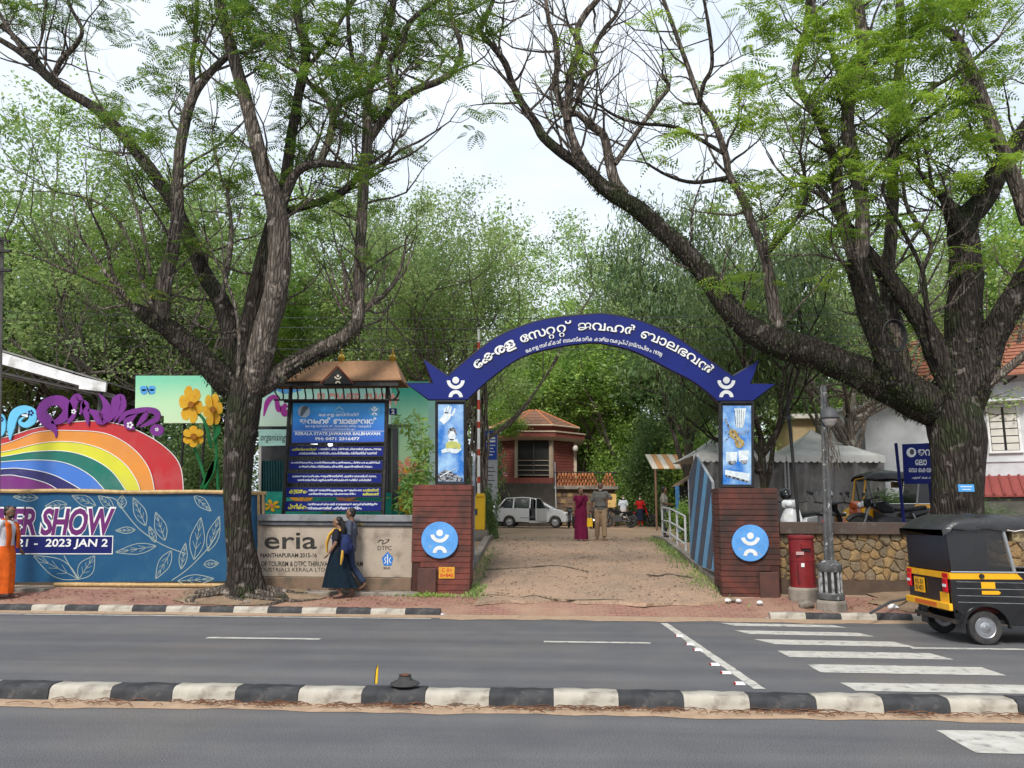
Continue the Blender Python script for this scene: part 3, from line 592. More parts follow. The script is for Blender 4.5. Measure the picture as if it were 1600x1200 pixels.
for i, (cx, cy, r_, sx_, ph) in enumerate([(298, 632, 26, 1.15, .2), (332, 640, 22, 1.2, .9), (302, 682, 24, .7, .5)]):
    for k in range(6):
        a = ph + 2 * PI * k / 6; m = MB(); ca, sa = math.cos(a), math.sin(a); pts = smooth([(.05, 0), (.5, .3), (.85, .33), (1.0, .08), (.97, -.1), (.8, -.33), (.45, -.28)], 4, True); Yp = 17.2 - .05 * (k % 2) - .1 * i
        m.pxp([(cx + r_ * .72 * (u * ca - v * sa), cy + r_ * sx_ * (u * sa + v * ca)) for u, v in pts], Yp, .02); m.build('petal', K['petal'], gf, w=True, sm=False)
    MB().pxp(circ(cx, cy, 5, 5, 12), 17.08 - .1 * i, .03).build('flower_centre', pm('flower_dark', (.3, .1, .01), (.5, .2, .02), 20), gf, w=True)
for P in ([(300, 690), (315, 730), (330, 790)], [(334, 650), (338, 700), (342, 800)], [(296, 640), (318, 655), (330, 700)]):
    m = MB(); m.tube([at(x, y, 17.25) for x, y in smooth(P, 5)], .035, 7); m.build('stem', K['stemg'], gf, w=True, sm=True)
for P in ([(318, 765, 3), (330, 735, 10), (338, 715, 2)], [(312, 765, 2), (326, 742, 9), (334, 720, 2)], [(332, 690, 2), (341, 672, 8), (336, 660, 2)]):
    m = MB(); ribbon(m, P, 17.15, .02); m.build('leaf', K['stemg'], gf, w=True)
# ---------------------------------------------------------------- notice board with a tiled roof
SY = 16.15
sb = root_at('roofed_signboard', 'blue multi-panel signboard under a small brown Kerala style roof with slatted valance', 'signboard', 525, SY)
K['roofb'] = pm('shingle_brown', (.34, .19, .10), (.25, .135, .07), 22, .8, .3, 60, fine=.15)
for a, b in (((455, 598), (442, 815)), ((606, 598), (598, 815))):
    p, q_ = at(*a, SY), at(*b, SY); q_ = q_ + (q_ - p) * ((q_.z - gz(SY)) / (p.z - q_.z)); m = MB(); m.tube([p, q_], .045, 6); m.build('post', K['iron'], sb, w=True)
def board(pts, mat, name='panel', Y=SY - .05, th=.03, fr=1.2):
    MB().pxp([(pts[0][0] - fr, pts[0][1] - fr), (pts[1][0] + fr, pts[1][1] - fr), (pts[2][0] + fr, pts[2][1] + fr), (pts[3][0] - fr, pts[3][1] + fr)], Y, th).build('panel_frame', K['iron'], sb, w=True)
    return MB().pxp(pts, Y - .005, .004).build(name, mat, sb, w=True)
board([(458, 630), (601, 630), (600, 690), (456, 692)], gradm('board_blue', [(0, (.015, .07, .42)), (.45, (.02, .17, .55)), (1, (.02, .30, .66))], 1, 0, .05), fr=2)
TY = SY - .06
K['ltext'] = flat('board_white', (.80, .82, .84)); K['ytext'] = flat('board_yellow', (.78, .74, .04))
T = lambda s_, bx_, mat=None, b=.012, **k: txt('lettering', glyphs(ml(s_), b), bx_, TY, mat or K['ltext'], sb, **k)
T('കേരള സ്റ്റേറ്റ്', (498, 645, 561, 651.5)); T('ജവഹർ ബാലഭവൻ', (468, 652.5, 589, 662.5), None, .035); T('കേരള സർക്കാർ, സാംസ്കാരിക വകുപ്പ്', (477, 663.5, 580, 668.5)); T('കനകക്കുന്ന്, തിരുവനന്തപുരം', (503, 669, 555, 672.5))
T('KERALA STATE JAWAHAR BALBHAVAN', (461.5, 675, 594, 681.5), None, .03); T('PH: 0471 2316477', (493, 683, 562, 688), None, .04)
MB().pxp([(458.5, 673.3), (600, 673.3), (600, 673.9), (458.5, 673.9)], TY, .002).build('rule_line', K['ltext'], sb, w=True)
MB().pxp(circ(475, 643, 9.5), TY, .003).build('portrait_disc', flat('portrait_grey', (.42, .50, .58)), sb, w=True); m = MB(); ribbon(m, [(470, 650, 3), (473, 644, 6), (476, 638, 8), (481, 637, 3)], TY - .004, .002); m.build('portrait', flat('portrait_dark', (.10, .13, .16)), sb, w=True)
MB().pxp(circ(585, 641.5, 9.5), TY, .003).build('crest_disc', flat('crest_blue', (.10, .36, .66)), sb, w=True); emblem(585, 641.5, 8, TY - .004, K['ltext'], sb)
m = MB(); m.pxp([(521, 642), (530, 634), (539, 642), (534, 640), (530, 637), (526, 640)], TY, .002); m.pxp([(522, 643), (538, 643), (536, 644.2), (524, 644.2)], TY, .002); m.build('crest', flat('crest_pale', (.25, .55, .75)), sb, w=True)
rows = [((453, 698, 599, 712.5), [('പാഠ്യവിഷയങ്ങൾ', (456, 699.5, 495, 704), 1), (':- വയലിൻ, വീണ, ഗിത്താർ, കീബോർഡ്, മൃദംഗം, തബല,', (497, 699.5, 596, 704.5), 0), ('ഹാർമോണിയം, ജാസ്ഡ്രം, മോഹിനിയാട്ടം, സിനിമാറ്റിക് ഡാൻസ്', (467, 705.8, 589, 710.6), 0)]),
        ((452, 720, 597.5, 733), [('ശാസ്ത്രീയനൃത്തം, ശാസ്ത്രീയസംഗീതം, ലളിതഗാനം, ചിത്രരചന-പെയിന്റിംഗ്,', (455, 721, 594, 725.5), 0), ('കളിമൺ ശില്പ നിർമ്മാണം, ക്രാഫ്റ്റ്, എംബ്രോയിഡറി, നാടകം', (467, 727, 582, 731.5), 0)]),
        ((450, 740, 596, 754), [('മലയാള ഭാഷാപരിചയം, ഇലക്ട്രോണിക്സ്, എയ്റോ മോഡലിംഗ്, യോഗ,', (457, 742, 588, 746.5), 0), ('റോളർ സ്കേറ്റിംഗ്, കളരിപ്പയറ്റ്, സ്പോക്കൺ ഇംഗ്ലീഷ്, കമ്പ്യൂട്ടർ', (465, 748, 580, 752.5), 0)]),
        ((447.5, 762, 595, 776), [('കൂടാരം:-', (452, 765, 480, 773), 1), ('സ്കൂൾ സാമഗ്രികളുടെയും ലഘുഭക്ഷണ', (482, 764, 565, 768.3), 0), ('പാനീയങ്ങളുടെയും വിപണനകേന്ദ്രം', (482, 769.8, 556, 774), 0), ('ഫോട്ടോസ്റ്റാറ്റ്', (567, 763.5, 592, 768), 1), ('ലഭ്യമാണ്', (567, 769.5, 592, 774), 1)]),
        ((446, 784, 595.5, 798), [('പ്രതീക്ഷ:-', (450, 787, 480, 795.5), 1), ('വനിതകൾക്കായി ബാലഭവൻ ഒരുക്കിയിട്ടുള്ള', (481, 785.8, 590, 790.3), 0), ('സ്വയംതൊഴിൽ പരിശീലന കേന്ദ്രം', (481, 791.5, 565, 796), 0)])]
for (x0, y0, x1, y1), tx in rows:
    board([(x0, y0), (x1, y0), (x1 - .6, y1), (x0 - .6, y1)], K['blue'])
    for s_, bx_, yl in tx: T(s_, bx_, K['ytext'] if yl else K['ltext'], .02)
# little roof: two slopes with hipped ends, front gable, rafters, curved slats, finials
e0, e1, rd0, rd1 = at(424, 600, SY), at(633, 600, SY), at(442, 574, SY), at(618, 574, SY)
m = MB(); zE, zR = e0.z, rd0.z + .12; d_ = .5
m.v = [(e0.x, SY - d_, zE), (e1.x, SY - d_, zE + .03), (e1.x, SY + d_, zE + .03), (e0.x, SY + d_, zE), (rd0.x, SY, zR), (rd1.x, SY, zR + .03)]
m.v += [(a, b, c - .035) for a, b, c in m.v]
m.f = [(0, 1, 5, 4), (1, 2, 5), (2, 3, 4, 5), (3, 0, 4), (6, 10, 11, 7), (7, 11, 8), (8, 11, 10, 9), (9, 10, 6), (0, 6, 7, 1), (1, 7, 8, 2), (2, 8, 9, 3), (3, 9, 6, 0)]; m.m = [0] * 12
rf = m.build('roof', K['roofb'], sb, w=True)
m = MB(); g0, g1, g2 = at(504, 600, SY - .52), at(528, 575, SY - .52), at(550, 600, SY - .52)
m.prism([(g0.x, g0.z), (g1.x, g1.z), (g2.x, g2.z)], SY - .56, SY - .2); m.build('gable', K['black'], rf, w=True)
m = MB(); m.tube([(g0.x - .03, SY - .57, g0.z), (g1.x, SY - .57, g1.z + .03)], .022, 5); m.tube([(g1.x, SY - .57, g1.z + .03), (g2.x + .03, SY - .57, g2.z)], .022, 5); m.build('gable_trim', pm('trim_redbrown', (.16, .05, .03), (.1, .035, .02), 8), rf, w=True)
emblem(528, 592, 8.5, SY - .575, pm('emblem_cream', (.75, .68, .5)), rf)
MB().bx(e0.x + .06, e1.x - .06, SY - .46, SY - .38, zE - .12, zE - .025).build('eave_beam', K['iron'], sb, w=True)
for px in (431, 441) + tuple(range(452, 631, 12)):
    p = at(px, 601, SY - .5); m = MB(); m.tube([(p.x, SY - .48, zE - .01), (p.x, SY - .3, zE - .08)], .022, 5); m.build('rafter_end', K['iron'], sb, w=True)
    fl = 6 if px > 618 else (-6 if px < 440 else 0)
    m = MB(); m.tube([at(px, 606, SY - .44), at(px + 1 + fl * .4, 613, SY - .40), at(px + 2 - fl * .3, 620, SY - .33), at(px + 1 - fl, 625, SY - .3)], .016, 5, flat=1.8); m.build('slat', K['iron'], sb, w=True)
m = MB(); m.tube([at(428, 625, SY - .3), at(624, 625, SY - .3)], .02, 5); m.build('valance_rail', K['iron'], sb, w=True)
m = MB(); m.tube([at(444, 627.5, SY), at(608, 627.5, SY)], .03, 5); m.tube([at(443, 808, SY), at(600, 808, SY)], .025, 5); m.build('cross_bar', K['iron'], sb, w=True)
for px in (533, 613):
    p = at(px, 574, SY); p.z = zR - .03; m = MB(); m.lathe([(.03, 0), (.05, .03), (.03, .05), (.075, .09), (.085, .13), (.05, .18), (.02, .21), (.035, .23), (.012, .26), (.006, .36)], p, 12); m.build('finial', pm('brass', (.55, .38, .06), (.4, .25, .04), 6, .35, metal=.7), rf, w=True, sm=True)
# ---------------------------------------------------------------- boundary walls
WY = 15.4
K['plaster'] = pm('wall_plaster', (.40, .335, .265), (.33, .27, .21), 2.5, .9, .4, 40, fine=.12, fscale=60, stain=(.16, .13, .10), sscale=2.6, slo=.55, shi=.72)
K['plaster2'] = pm('wall_foot', (.20, .135, .09), (.15, .10, .07), 3, .95, .4, 40, stain=(.10, .085, .06), sscale=3)
K['cap'] = pm('cap_grey', (.23, .235, .245), (.18, .18, .185), 3, .8, .2, 40, stain=(.12, .115, .105), sscale=5); K['cap2'] = pm('cap_dark', (.10, .105, .115), (.075, .078, .085), 4, .8, stain=(.16, .15, .13), sscale=5)
wl = root_at('plastered_wall', 'low plastered boundary wall with hand painted black lettering and grey coping', 'wall', 525, WY)
x0, x1 = wx(405, WY), wx(646, WY)
zt = at(525, 804, WY).z; z1 = at(525, 815, WY).z; z2 = at(525, 822.5, WY).z; zf = at(525, 902, WY).z
MB().bx(x0, x1, WY, WY + .3, zf, z2 + .01).build('wall_face', K['plaster'], wl, w=True, bev=.01)
MB().bx(x0, x1, WY - .03, WY + .32, gz(WY) - .15, zf - .002).build('plinth', K['plaster2'], wl, w=True, bev=.015)
MB().bx(x0 + .003, x1 - .003, WY - .05, WY + .35, z2 + .012, z1).build('coping', K['cap2'], wl, w=True, bev=.01)
MB().bx(x0, x1, WY - .09, WY + .39, z1 + .001, zt).build('coping', K['cap'], wl, w=True, bev=.012)
bt = pm('painted_black', (.018, .017, .016), (.05, .045, .04), 14, .8)
for s_, bx_, b in (('eria', (413, 832, 495, 858), .012), ('NANTHAPURAM 2015-16', (407, 864, 495, 871), .02), ('OF TOURISM & DTPC THIRUVANANTHAPURAM', (408, 877, 567, 885), .015), ('DUSTRIALS KERALA LTD', (408, 887, 508, 893), .0), ('DTPC', (590, 853, 612, 859.5), 0), ('SILK', (599, 886, 610, 889.5), .02)):
    txt('lettering', glyphs(s_, b), bx_, WY - .004, bt, wl)
m = MB(); ribbon(m, [(590, 848, .8), (594, 844, 1.8), (599, 845, 1.2), (597, 850, 1.2), (603, 848, 1.4), (608, 843.5, 1.4), (603, 843, .8)], WY - .004, .002); m.build('painted_logo', bt, wl, w=True)
MB().pxp([(605.5, 862), (614.5, 872), (611.5, 884), (599.5, 884), (596.5, 872)], WY - .004, .003).build('painted_logo', pm('logo_blue', (.02, .13, .42), (.03, .18, .48), 9), wl, w=True)
m = MB(); ribbon(m, [(600, 880, 1), (603, 878, 1), (601, 873, 1), (604, 870, 1)], WY - .007, .002); ribbon(m, [(605.6, 866, 1.3), (605.6, 882, 1.3)], WY - .007, .002); ribbon(m, [(611, 880, 1), (608, 876, 1), (610.5, 871, 1)], WY - .007, .002); m.build('logo_mark', K['white'], wl, w=True)
txt('lettering', glyphs('07 99 80', 0), (552, 817, 567, 820.5), WY - .056, pm('painted_ochre', (.45, .30, .06)), wl)
# slab steps at the wall foot
for a, b, Y0, zz, nm in ((480, 655, 14.95, .30, 'left'), (0, 80, 15.0, .30, 'l2')):
    st = tag(MB().bx(wx(a, Y0), wx(b, Y0), Y0, Y0 + .4, gz(Y0) - .05, gz(Y0) + .07).build('drain_slab', K['concrete'], None, bev=.015), 'flat concrete drain slab at the foot of the ' + ('lettered wall' if nm == 'left' else 'blue hoarding'), 'slab')
# ---------------------------------------------------------------- gate pillars of red courses
K['brick'] = pm('pillar_red', (.17, .047, .033), (.12, .036, .027), 5, .75, .35, 50, fine=.15, fscale=90, stain=(.042, .026, .022), sscale=1.5, slo=.46, shi=.66)
K['brick2'] = pm('pillar_red_sooty', (.15, .042, .030), (.10, .032, .025), 5, .8, .4, 50, fine=.2, fscale=90, stain=(.038, .025, .021), sscale=1.5, slo=.36, shi=.60)
K['joint'] = pm('pillar_joint', (.07, .026, .020), (.045, .02, .016), 6, .9)
def pillar(name, label, xa, xb, ztop, zk, zk2, mirror, emb, PY=15.2, D=.68):
    o = thing(name, label, 'gate pillar', ((xa + xb) / 2, PY, gz(PY)), 0, None)
    n = 20; hgt = (ztop - gz(PY) + .05) / n; q = random.Random(int(xa * 10))
    MB().bx(xa + .03, xb - .03, PY + .03, PY + D - .03, gz(PY) - .1, ztop - .01).build('core', K['joint'], o, w=True)
    for i in range(n):
        za = gz(PY) - .05 + i * hgt; zb = za + hgt - .007; zm = (za + zb) / 2
        t = 0 if zm > zk else min(1, (zk - zm) / max(.01, zk - zk2)) * .45
        if zm < zk2: t = .17
        xa_ = xa + (0 if mirror else t) + q.uniform(0, .006); xb_ = xb - (t if mirror else 0) - q.uniform(0, .006)
        nb = 4 + i % 2                                  # bricks in the course, header joints tight
        MB().bx(xa_, xb_, PY + q.uniform(0, .018), PY + D, za, zb).build('brick_course', K['brick2'] if mirror else K['brick'], o, w=True, bev=.005)
    return o
xl0, xl1 = wx(644, 15.2), wx(736, 15.2); ztp = at(690, 757, 15.2).z
pl = pillar('gate_pillar', 'red brick gate pillar with blue disc and yellow number plate, beside the lettered wall', xl0, xl1, ztp, at(642, 874, 15.2).z, at(684, 896, 15.2).z, False, None)
MB().bx(wx(655, 15.15), wx(684, 15.15), 15.12, 15.3, gz(15.1) - .1, at(670, 888, 15.15).z).build('foot_block', pm('foot_maroon', (.10, .045, .035), (.07, .035, .03), 5, .85, .3), pl, w=True, bev=.015)
xr0, xr1 = wx(1124, 15.2), wx(1217, 15.2)
pr_ = pillar('gate_pillar', 'red brick gate pillar with scuffed blue disc, beside the red post box', xr0, xr1, at(1170, 762, 15.2).z, at(1220, 880, 15.2).z, at(1183, 898, 15.2).z, True, None)
MB().bx(wx(1182, 15.15), wx(1212, 15.15), 15.12, 15.3, gz(15.1) - .1, at(1195, 894, 15.15).z).build('foot_block', MATS['foot_maroon'], pr_, w=True, bev=.015)
for par, cx, cy in ((pl, 687, 844), (pr_, 1172.7, 848.6)):
    MB().pxp(circ(cx, cy, 28.8, 28.8, 36), 15.15, .05).build('disc', K['skyblue'], par, w=True, bev=.006); emblem(cx, cy + 1, 22, 15.145, K['embw'], par)
MB().pxp([(685.5, 886), (710.5, 886), (710, 904), (685.5, 904)], 15.19, .01).build('number_plate', pm('plate_ochre', (.62, .32, .03), (.5, .24, .03), 9), pl, w=True)
txt('lettering', glyphs('C 01', .01), (690, 888, 705, 893.5), 15.185, MATS['sign_red'], pl); txt('lettering', glyphs('0+840', .01), (688, 896, 708, 901.5), 15.185, MATS['sign_red'], pl)
# ---------------------------------------------------------------- arch with ribbon ends on two picture posts
AY = 15.42
K['abl'] = pm('arch_blue', (.0035, .010, .115), (.005, .014, .145), 1.2, .38, spec=.25)
ar = thing('entrance_arch', 'dark blue ribbon shaped entrance arch lettered in white, on two framed picture posts', 'arch', (wx(920, AY), AY, ztp), 0)
up = smooth([(700, 588), (751, 545), (790, 520.5), (850, 500), (920, 492), (952, 492), (1003, 503), (1055, 527), (1106, 562), (1145, 588)], 6)
lo = smooth([(1122, 626), (1086, 597), (1044, 575), (993, 549), (951, 538), (920, 535), (860, 544), (810, 560), (760, 596), (730, 624)], 6)
outl = up + [(1186, 563), (1172, 600), (1211, 600), (1176, 626)] + lo + [(670, 624), (635, 599), (677, 599), (662, 562)]
MB().pxp(outl, AY, .16).build('band', K['abl'], ar, w=True)
m = MB(); P = [at(x, y, AY + .07) for x, y in outl]; m.tube([p for p in P], .03, 6, closed=True)
m.build('edge_trim', K['black'], ar, w=True)
for dg_ in (-33, -20, -7, 7.5, 21, 34):
    a_ = R(dg_); m = MB(); ribbon(m, [(921 + 262 * math.sin(a_), 798 - 262 * math.cos(a_), .5), (921 + 304 * math.sin(a_), 798 - 304 * math.cos(a_), .5)], AY - .004, .003, 2); m.build('sheet_joint', pm('joint_navy', (.002, .004, .04)), ar, w=True)

def place(parts):                                   # lay glyph groups out: (text, dx, dy, scale)
    V = []; Fc = []; x = 0; n0 = 0
    for s_, gap, dy, sc, bold in parts:
        v, f = glyphs(s_, bold); v = v * sc; v = v - [v[:, 0].min(), 0]; v = v + [x + gap, dy]; k = n0; V.append(v); Fc += [tuple(i + k for i in q_) for q_ in f]; n0 += len(v); x = max(x, v[:, 0].max())
    return np.vstack(V), Fc
RRA = 'റ'
big = [(ml('കേരള'), 0, 0, 1, .03), ('\u0d47', .42, 0, 1, .014), ('സ', .03, 0, 1, .014), (RRA, .03, .02, .95, .014), (RRA, -.5, -.36, .55, .02), (RRA, .12, .02, .95, .014), (RRA, -.5, -.36, .55, .02), ('\u0d4d', .0, 0, 1, .014), ('ജ', .42, 0, 1, .004), (ml('വഹർ'), .06, 0, 1, .014), (ml('ബാലഭവൻ'), .42, 0, 1, .014)]
Vb = place(big)
for dx, dy, Yt, mt in ((1.1, 1.3, AY - .012, K['black']), (0, 0, AY - .022, K['white'])):
    txt('lettering', Vb, None, Yt, mt, ar, arc=(921 + dx, 798 + dy, 275, 299, -38.6, 41.4))
txt('lettering', glyphs(ml('കേരള സർക്കാർ സാംസ്കാരിക കാര്യ വകുപ്പ് (സ്ഥാപിതം 1970)'), .012), None, AY - .012, K['white'], ar, arc=(921, 798, 263.5, 272.5, -21.8, 25))
for cx in (712, 1135):
    m = MB()
    def rg(x, y, r0, r1, a0, a1, n=18):
        A = [R(a0 + (a1 - a0) * i / n) for i in range(n + 1)]; m.pxp([(x + r1 * math.cos(a), y + r1 * math.sin(a)) for a in A] + [(x + r0 * math.cos(a), y + r0 * math.sin(a)) for a in A[::-1]], AY - .01, .008)
    m.pxp(circ(cx, 594, 5.3), AY - .01, .008); rg(cx, 594, 8.6, 14, 2, 178); rg(cx, 620.5, 5.4, 11, 180, 360); m.build('emblem', K['embw'], ar, w=True)
K['cloud'] = pm('print_sky', (.015, .14, .46), (.34, .52, .70), 2.6, .4, lo=.36, hi=.68, detail=4)
K['pgrey'] = pm('print_figure', (.42, .50, .55), (.70, .74, .74), 14, .4); K['pdark'] = pm('print_dark', (.02, .022, .03), (.3, .32, .34), 22, .5, lo=.45, hi=.55); K['plime'] = pm('print_lime', (.45, .47, .10), (.34, .36, .14), 12, .5); K['pwood'] = pm('print_wood', (.20, .09, .03), (.40, .33, .10), 16, .4)
for (a, b, c_, d), bot in (((681, 628, 727.5, 757), 757), ((1126, 630, 1177, 761), 761)):
    f_ = MB().pxp([(a, b - 3), (c_, b - 3), (c_ + .5, d), (a, d)], AY - .02, .2).build('post_box', K['black'], ar, w=True, bev=.008)
    MB().pxp([(a + 3.5, b + 4), (c_ - 3.5, b + 4), (c_ - 3, d - 4), (a + 3.5, d - 4)], AY - .028, .005).build('picture', K['cloud'], ar, w=True)
    m = MB()
    for q0, q1 in (((a, b), (c_, b)), ((a, d), (c_, d)), ((a + 1, b), (a + 1, d)), ((c_ - 1, b), (c_ - 1, d))): m.tube([at(*q0, AY - .03), at(*q1, AY - .03)], .028, 4)
    m.build('picture_frame', K['black'], ar, w=True)
QY = AY - .033
def art(mat, polys, k=0, name='printed_shape'):
    for p in polys:
        m = MB()
        if p[0] == 'r': ribbon(m, p[1], QY - .0015 * k, .001, 5)
        else: m.pxp(p, QY - .0015 * k, .001)
        m.build(name, mat, ar, w=True)
art(K['pgrey'], [('r', [(690, 660, 10), (697, 652, 12), (701, 645, 10)]), ('r', [(699, 646, 3), (700, 638, 3), (701, 634, 2.5)]), ('r', [(702, 646, 3), (704, 639, 3), (705, 635, 2.5)]), ('r', [(696, 646, 3), (695, 640, 3), (698, 636, 2)]), ('r', [(706, 650, 3), (709, 644, 3), (711, 638, 2)])], 0)
art(K['pgrey'], [('r', [(690, 706, 5), (700, 703, 7), (712, 705, 7), (720, 700, 5)]), circ(706, 681, 6, 7.5), ('r', [(700, 690, 9), (708, 692, 12), (716, 690, 8)])], 1)
art(K['plime'], [[(697, 692), (704, 689), (712, 690), (720, 694), (719, 702), (706, 700), (696, 701)]], 2); art(K['pdark'], [('r', [(700, 679, 2), (703, 672, 4), (709, 671, 5), (713, 679, 2)]), [(684.5, 752), (684.5, 741), (690, 737), (696, 734), (703, 736), (712, 741), (723, 747), (723, 752)]], 3)
art(K['pgrey'], [('r', [(688, 745, 1.2), (696, 740, 1.6), (706, 735, 1.2), (712, 732, .8)])], 4)
art(K['pgrey'], [[(1147, 638), (1166, 638), (1164, 652), (1161, 668), (1151, 668), (1149, 652)], [(1134, 706), (1152, 706), (1151, 722), (1135, 722)], [(1154, 704), (1170, 704), (1169, 721), (1155, 721)], [(1133, 734), (1171, 740), (1171, 752), (1133, 742)]], 0)
m_ = [('r', [(1148 + 3.6 * k, 640, .8), (1150 + 2.6 * k, 667, .8)]) for k in range(5)] + [[(1137, 720), (1150, 720), (1148, 726), (1139, 726)], [(1157, 719), (1168, 719), (1166, 725), (1159, 725)], ('r', [(1134, 743, 3), (1171, 753, 3)])]
art(K['pdark'], m_ + [('r', [(1132, 690, 1.2), (1150, 672, 1.2)]), ('r', [(1133, 655, 2.5), (1142, 673, 3)])] + [('r', [(1133 + k * 5, 683 - abs(k - 3) * 1.5, 1.4), (1136 + k * 5, 676 - abs(k - 3) * 1.5, 1.2)]) for k in range(8)], 1)
art(K['pwood'], [('r', [(1141, 672, 6), (1146, 678, 13), (1151, 685, 9), (1156, 693, 15), (1160, 698, 8)])], 2); art(K['pdark'], [('r', [(1140, 668, 1.5), (1158, 698, 2)])], 3)
# ---------------------------------------------------------------- gate leaves
def clip(poly, f):
    o = []
    for i in range(len(poly)):
        a, b = poly[i], poly[(i + 1) % len(poly)]; fa, fb = f(a), f(b)
        if fa >= 0: o.append(a)
        if (fa >= 0) != (fb >= 0): t = fa / (fa - fb); o.append((a[0] + (b[0] - a[0]) * t, a[1] + (b[1] - a[1]) * t))
    return o
K['gl1'] = pm('gate_light_blue', (.13, .33, .55), (.10, .27, .46), 6, .55, stain=(.20, .19, .18), sscale=4, slo=.58, shi=.74); K['gl2'] = pm('gate_dark_blue', (.055, .075, .12), (.045, .06, .10), 6, .55, stain=(.13, .10, .09), sscale=3, slo=.5, shi=.74)
def gate_leaf(label, hinge, ang):
    g_ = thing('gate_leaf', label, 'gate', (hinge[0], hinge[1], hinge[2]), ang)
    poly = [(0, 0), (3.0, 0), (3.0, 2.0), (1.8, 2.48), (0, 1.78)]
    MB().prism([(x, z) for x, z in poly], -.01, .01).build('backing', K['gl2'], g_)
    for k in range(-3, 6):
        s_ = clip(clip(poly, lambda p: (p[1] - .9 * (3 - p[0]) * 1.3 + 3) - k * .62 - .02), lambda p: k * .62 + .58 - (p[1] - .9 * (3 - p[0]) * 1.3 + 3))
        if len(s_) > 2: MB().prism(s_, -.028, -.011).build('panel', K['gl1'] if k % 2 else K['gl2'], g_); MB().prism(s_, .011, .028).build('panel', K['gl1'] if k % 2 else K['gl2'], g_)
    m = MB(); m.tube([(x, 0, z) for x, z in poly], .03, 6, closed=True); m.build('frame', pm('gate_rail', (.34, .37, .40), (.2, .21, .22), 8, .5, stain=(.16, .09, .05), sscale=6), g_)
    return g_
gate_leaf('open gate leaf with blue diagonal panels, hinged on the pillar by the post box', (wx(1116, 15.95), 15.95, .66), R(88.5))
pl_ = at(738.5, 805, 15.95); gate_leaf('open blue gate leaf seen almost edge on, hinged on the pillar with the number plate', (pl_.x, 15.95, .66), R(94.6))
# rubble stone wall right of the gate
rw = thing('stone_wall', 'rough yellow stone boundary wall with brown coping behind the post box', 'wall', (wx(1320, WY), WY, gz(WY)))
xa, xb = wx(1216, WY), wx(1640, WY); zc0, zc1 = at(1320, 835, WY).z, at(1320, 816, WY).z; zs0 = at(1320, 897, WY).z
MB().bx(xa, xb, WY + .06, WY + .45, gz(WY) - .1, zc0 + .02).build('mortar', pm('mortar_brown', (.22, .15, .08), (.15, .10, .055), 6, .95, .5, 50), rw, w=True)
MB().bx(xa, xb, WY - .06, WY + .52, zc0, zc1).build('coping', pm('coping_brown', (.085, .06, .048), (.06, .045, .038), 4, .85, .3, 40, stain=(.15, .12, .1), sscale=4), rw, w=True, bev=.012)
MB().bx(xa, xb, WY + .03, WY + .4, gz(WY) - .12, zs0).build('plinth', pm('wall_foot_dark', (.105, .07, .05), (.075, .052, .038), 4, .95, .5, 30), rw, w=True, bev=.02)
K['st'] = [pm('rubble_%d' % i, c_, tuple(v * .72 for v in c_), 4, .9, .7, 22, fine=.22, fscale=40, stain=(.10, .075, .05), sscale=3) for i, c_ in enumerate([(.30, .19, .085), (.25, .165, .085), (.32, .215, .10), (.21, .16, .10)])]
q = random.Random(12); W_, H_ = xb - xa, zc0 - zs0; rect = [(xa, zs0 - .12), (xb, zs0 - .12), (xb, zc0 + .02), (xa, zc0 + .02)]
seeds = []; tries = 0
while len(seeds) < 150 and tries < 9000:
    tries += 1; c_ = (q.uniform(xa, xb), q.uniform(zs0 - .08, zc0)); dm = q.choice((.13, .17, .22, .28))
    if all(math.hypot(c_[0] - s_[0], (c_[1] - s_[1]) * 1.25) > dm for s_ in seeds): seeds.append(c_)
for c_ in seeds:
    cell = rect
    for s_ in seeds:
        if s_ is c_ or math.hypot(s_[0] - c_[0], s_[1] - c_[1]) > 1.0: continue
        mx_, mz_ = (s_[0] + c_[0]) / 2, (s_[1] + c_[1]) / 2; nx_, nz_ = c_[0] - s_[0], c_[1] - s_[1]
        cell = clip(cell, lambda p: (p[0] - mx_) * nx_ + (p[1] - mz_) * nz_ - .003 * math.hypot(nx_, nz_))
        if len(cell) < 3: break
    if len(cell) < 3: continue
    cx = sum(p[0] for p in cell) / len(cell); cz = sum(p[1] for p in cell) / len(cell); ring = []
    for k in range(len(cell)):
        a, b = cell[k], cell[(k + 1) % len(cell)]
        for t in (.12, .5, .88): ring.append((a[0] + (b[0] - a[0]) * t + q.uniform(-.006, .006), a[1] + (b[1] - a[1]) * t + q.uniform(-.006, .006)))
    m = MB(); n = len(ring); pr = q.uniform(.005, .03)
    for f_, y_ in ((.99, .07), (.97, .02), (.86, -pr * .6), (.45, -pr)):
        for (x, z) in ring: e = q.uniform(-.008, .008); m.v.append((cx + (x - cx) * f_ + e, WY + .04 + y_ + e, cz + (z - cz) * f_ + e))
    m.f = [(r_ * n + k, r_ * n + (k + 1) % n, (r_ + 1) * n + (k + 1) % n, (r_ + 1) * n + k) for r_ in range(3) for k in range(n)] + [tuple(range(3 * n, 4 * n))]; m.m = [0] * len(m.f)
    m.build('stone', q.choice(K['st']), rw, w=True, sm=True)
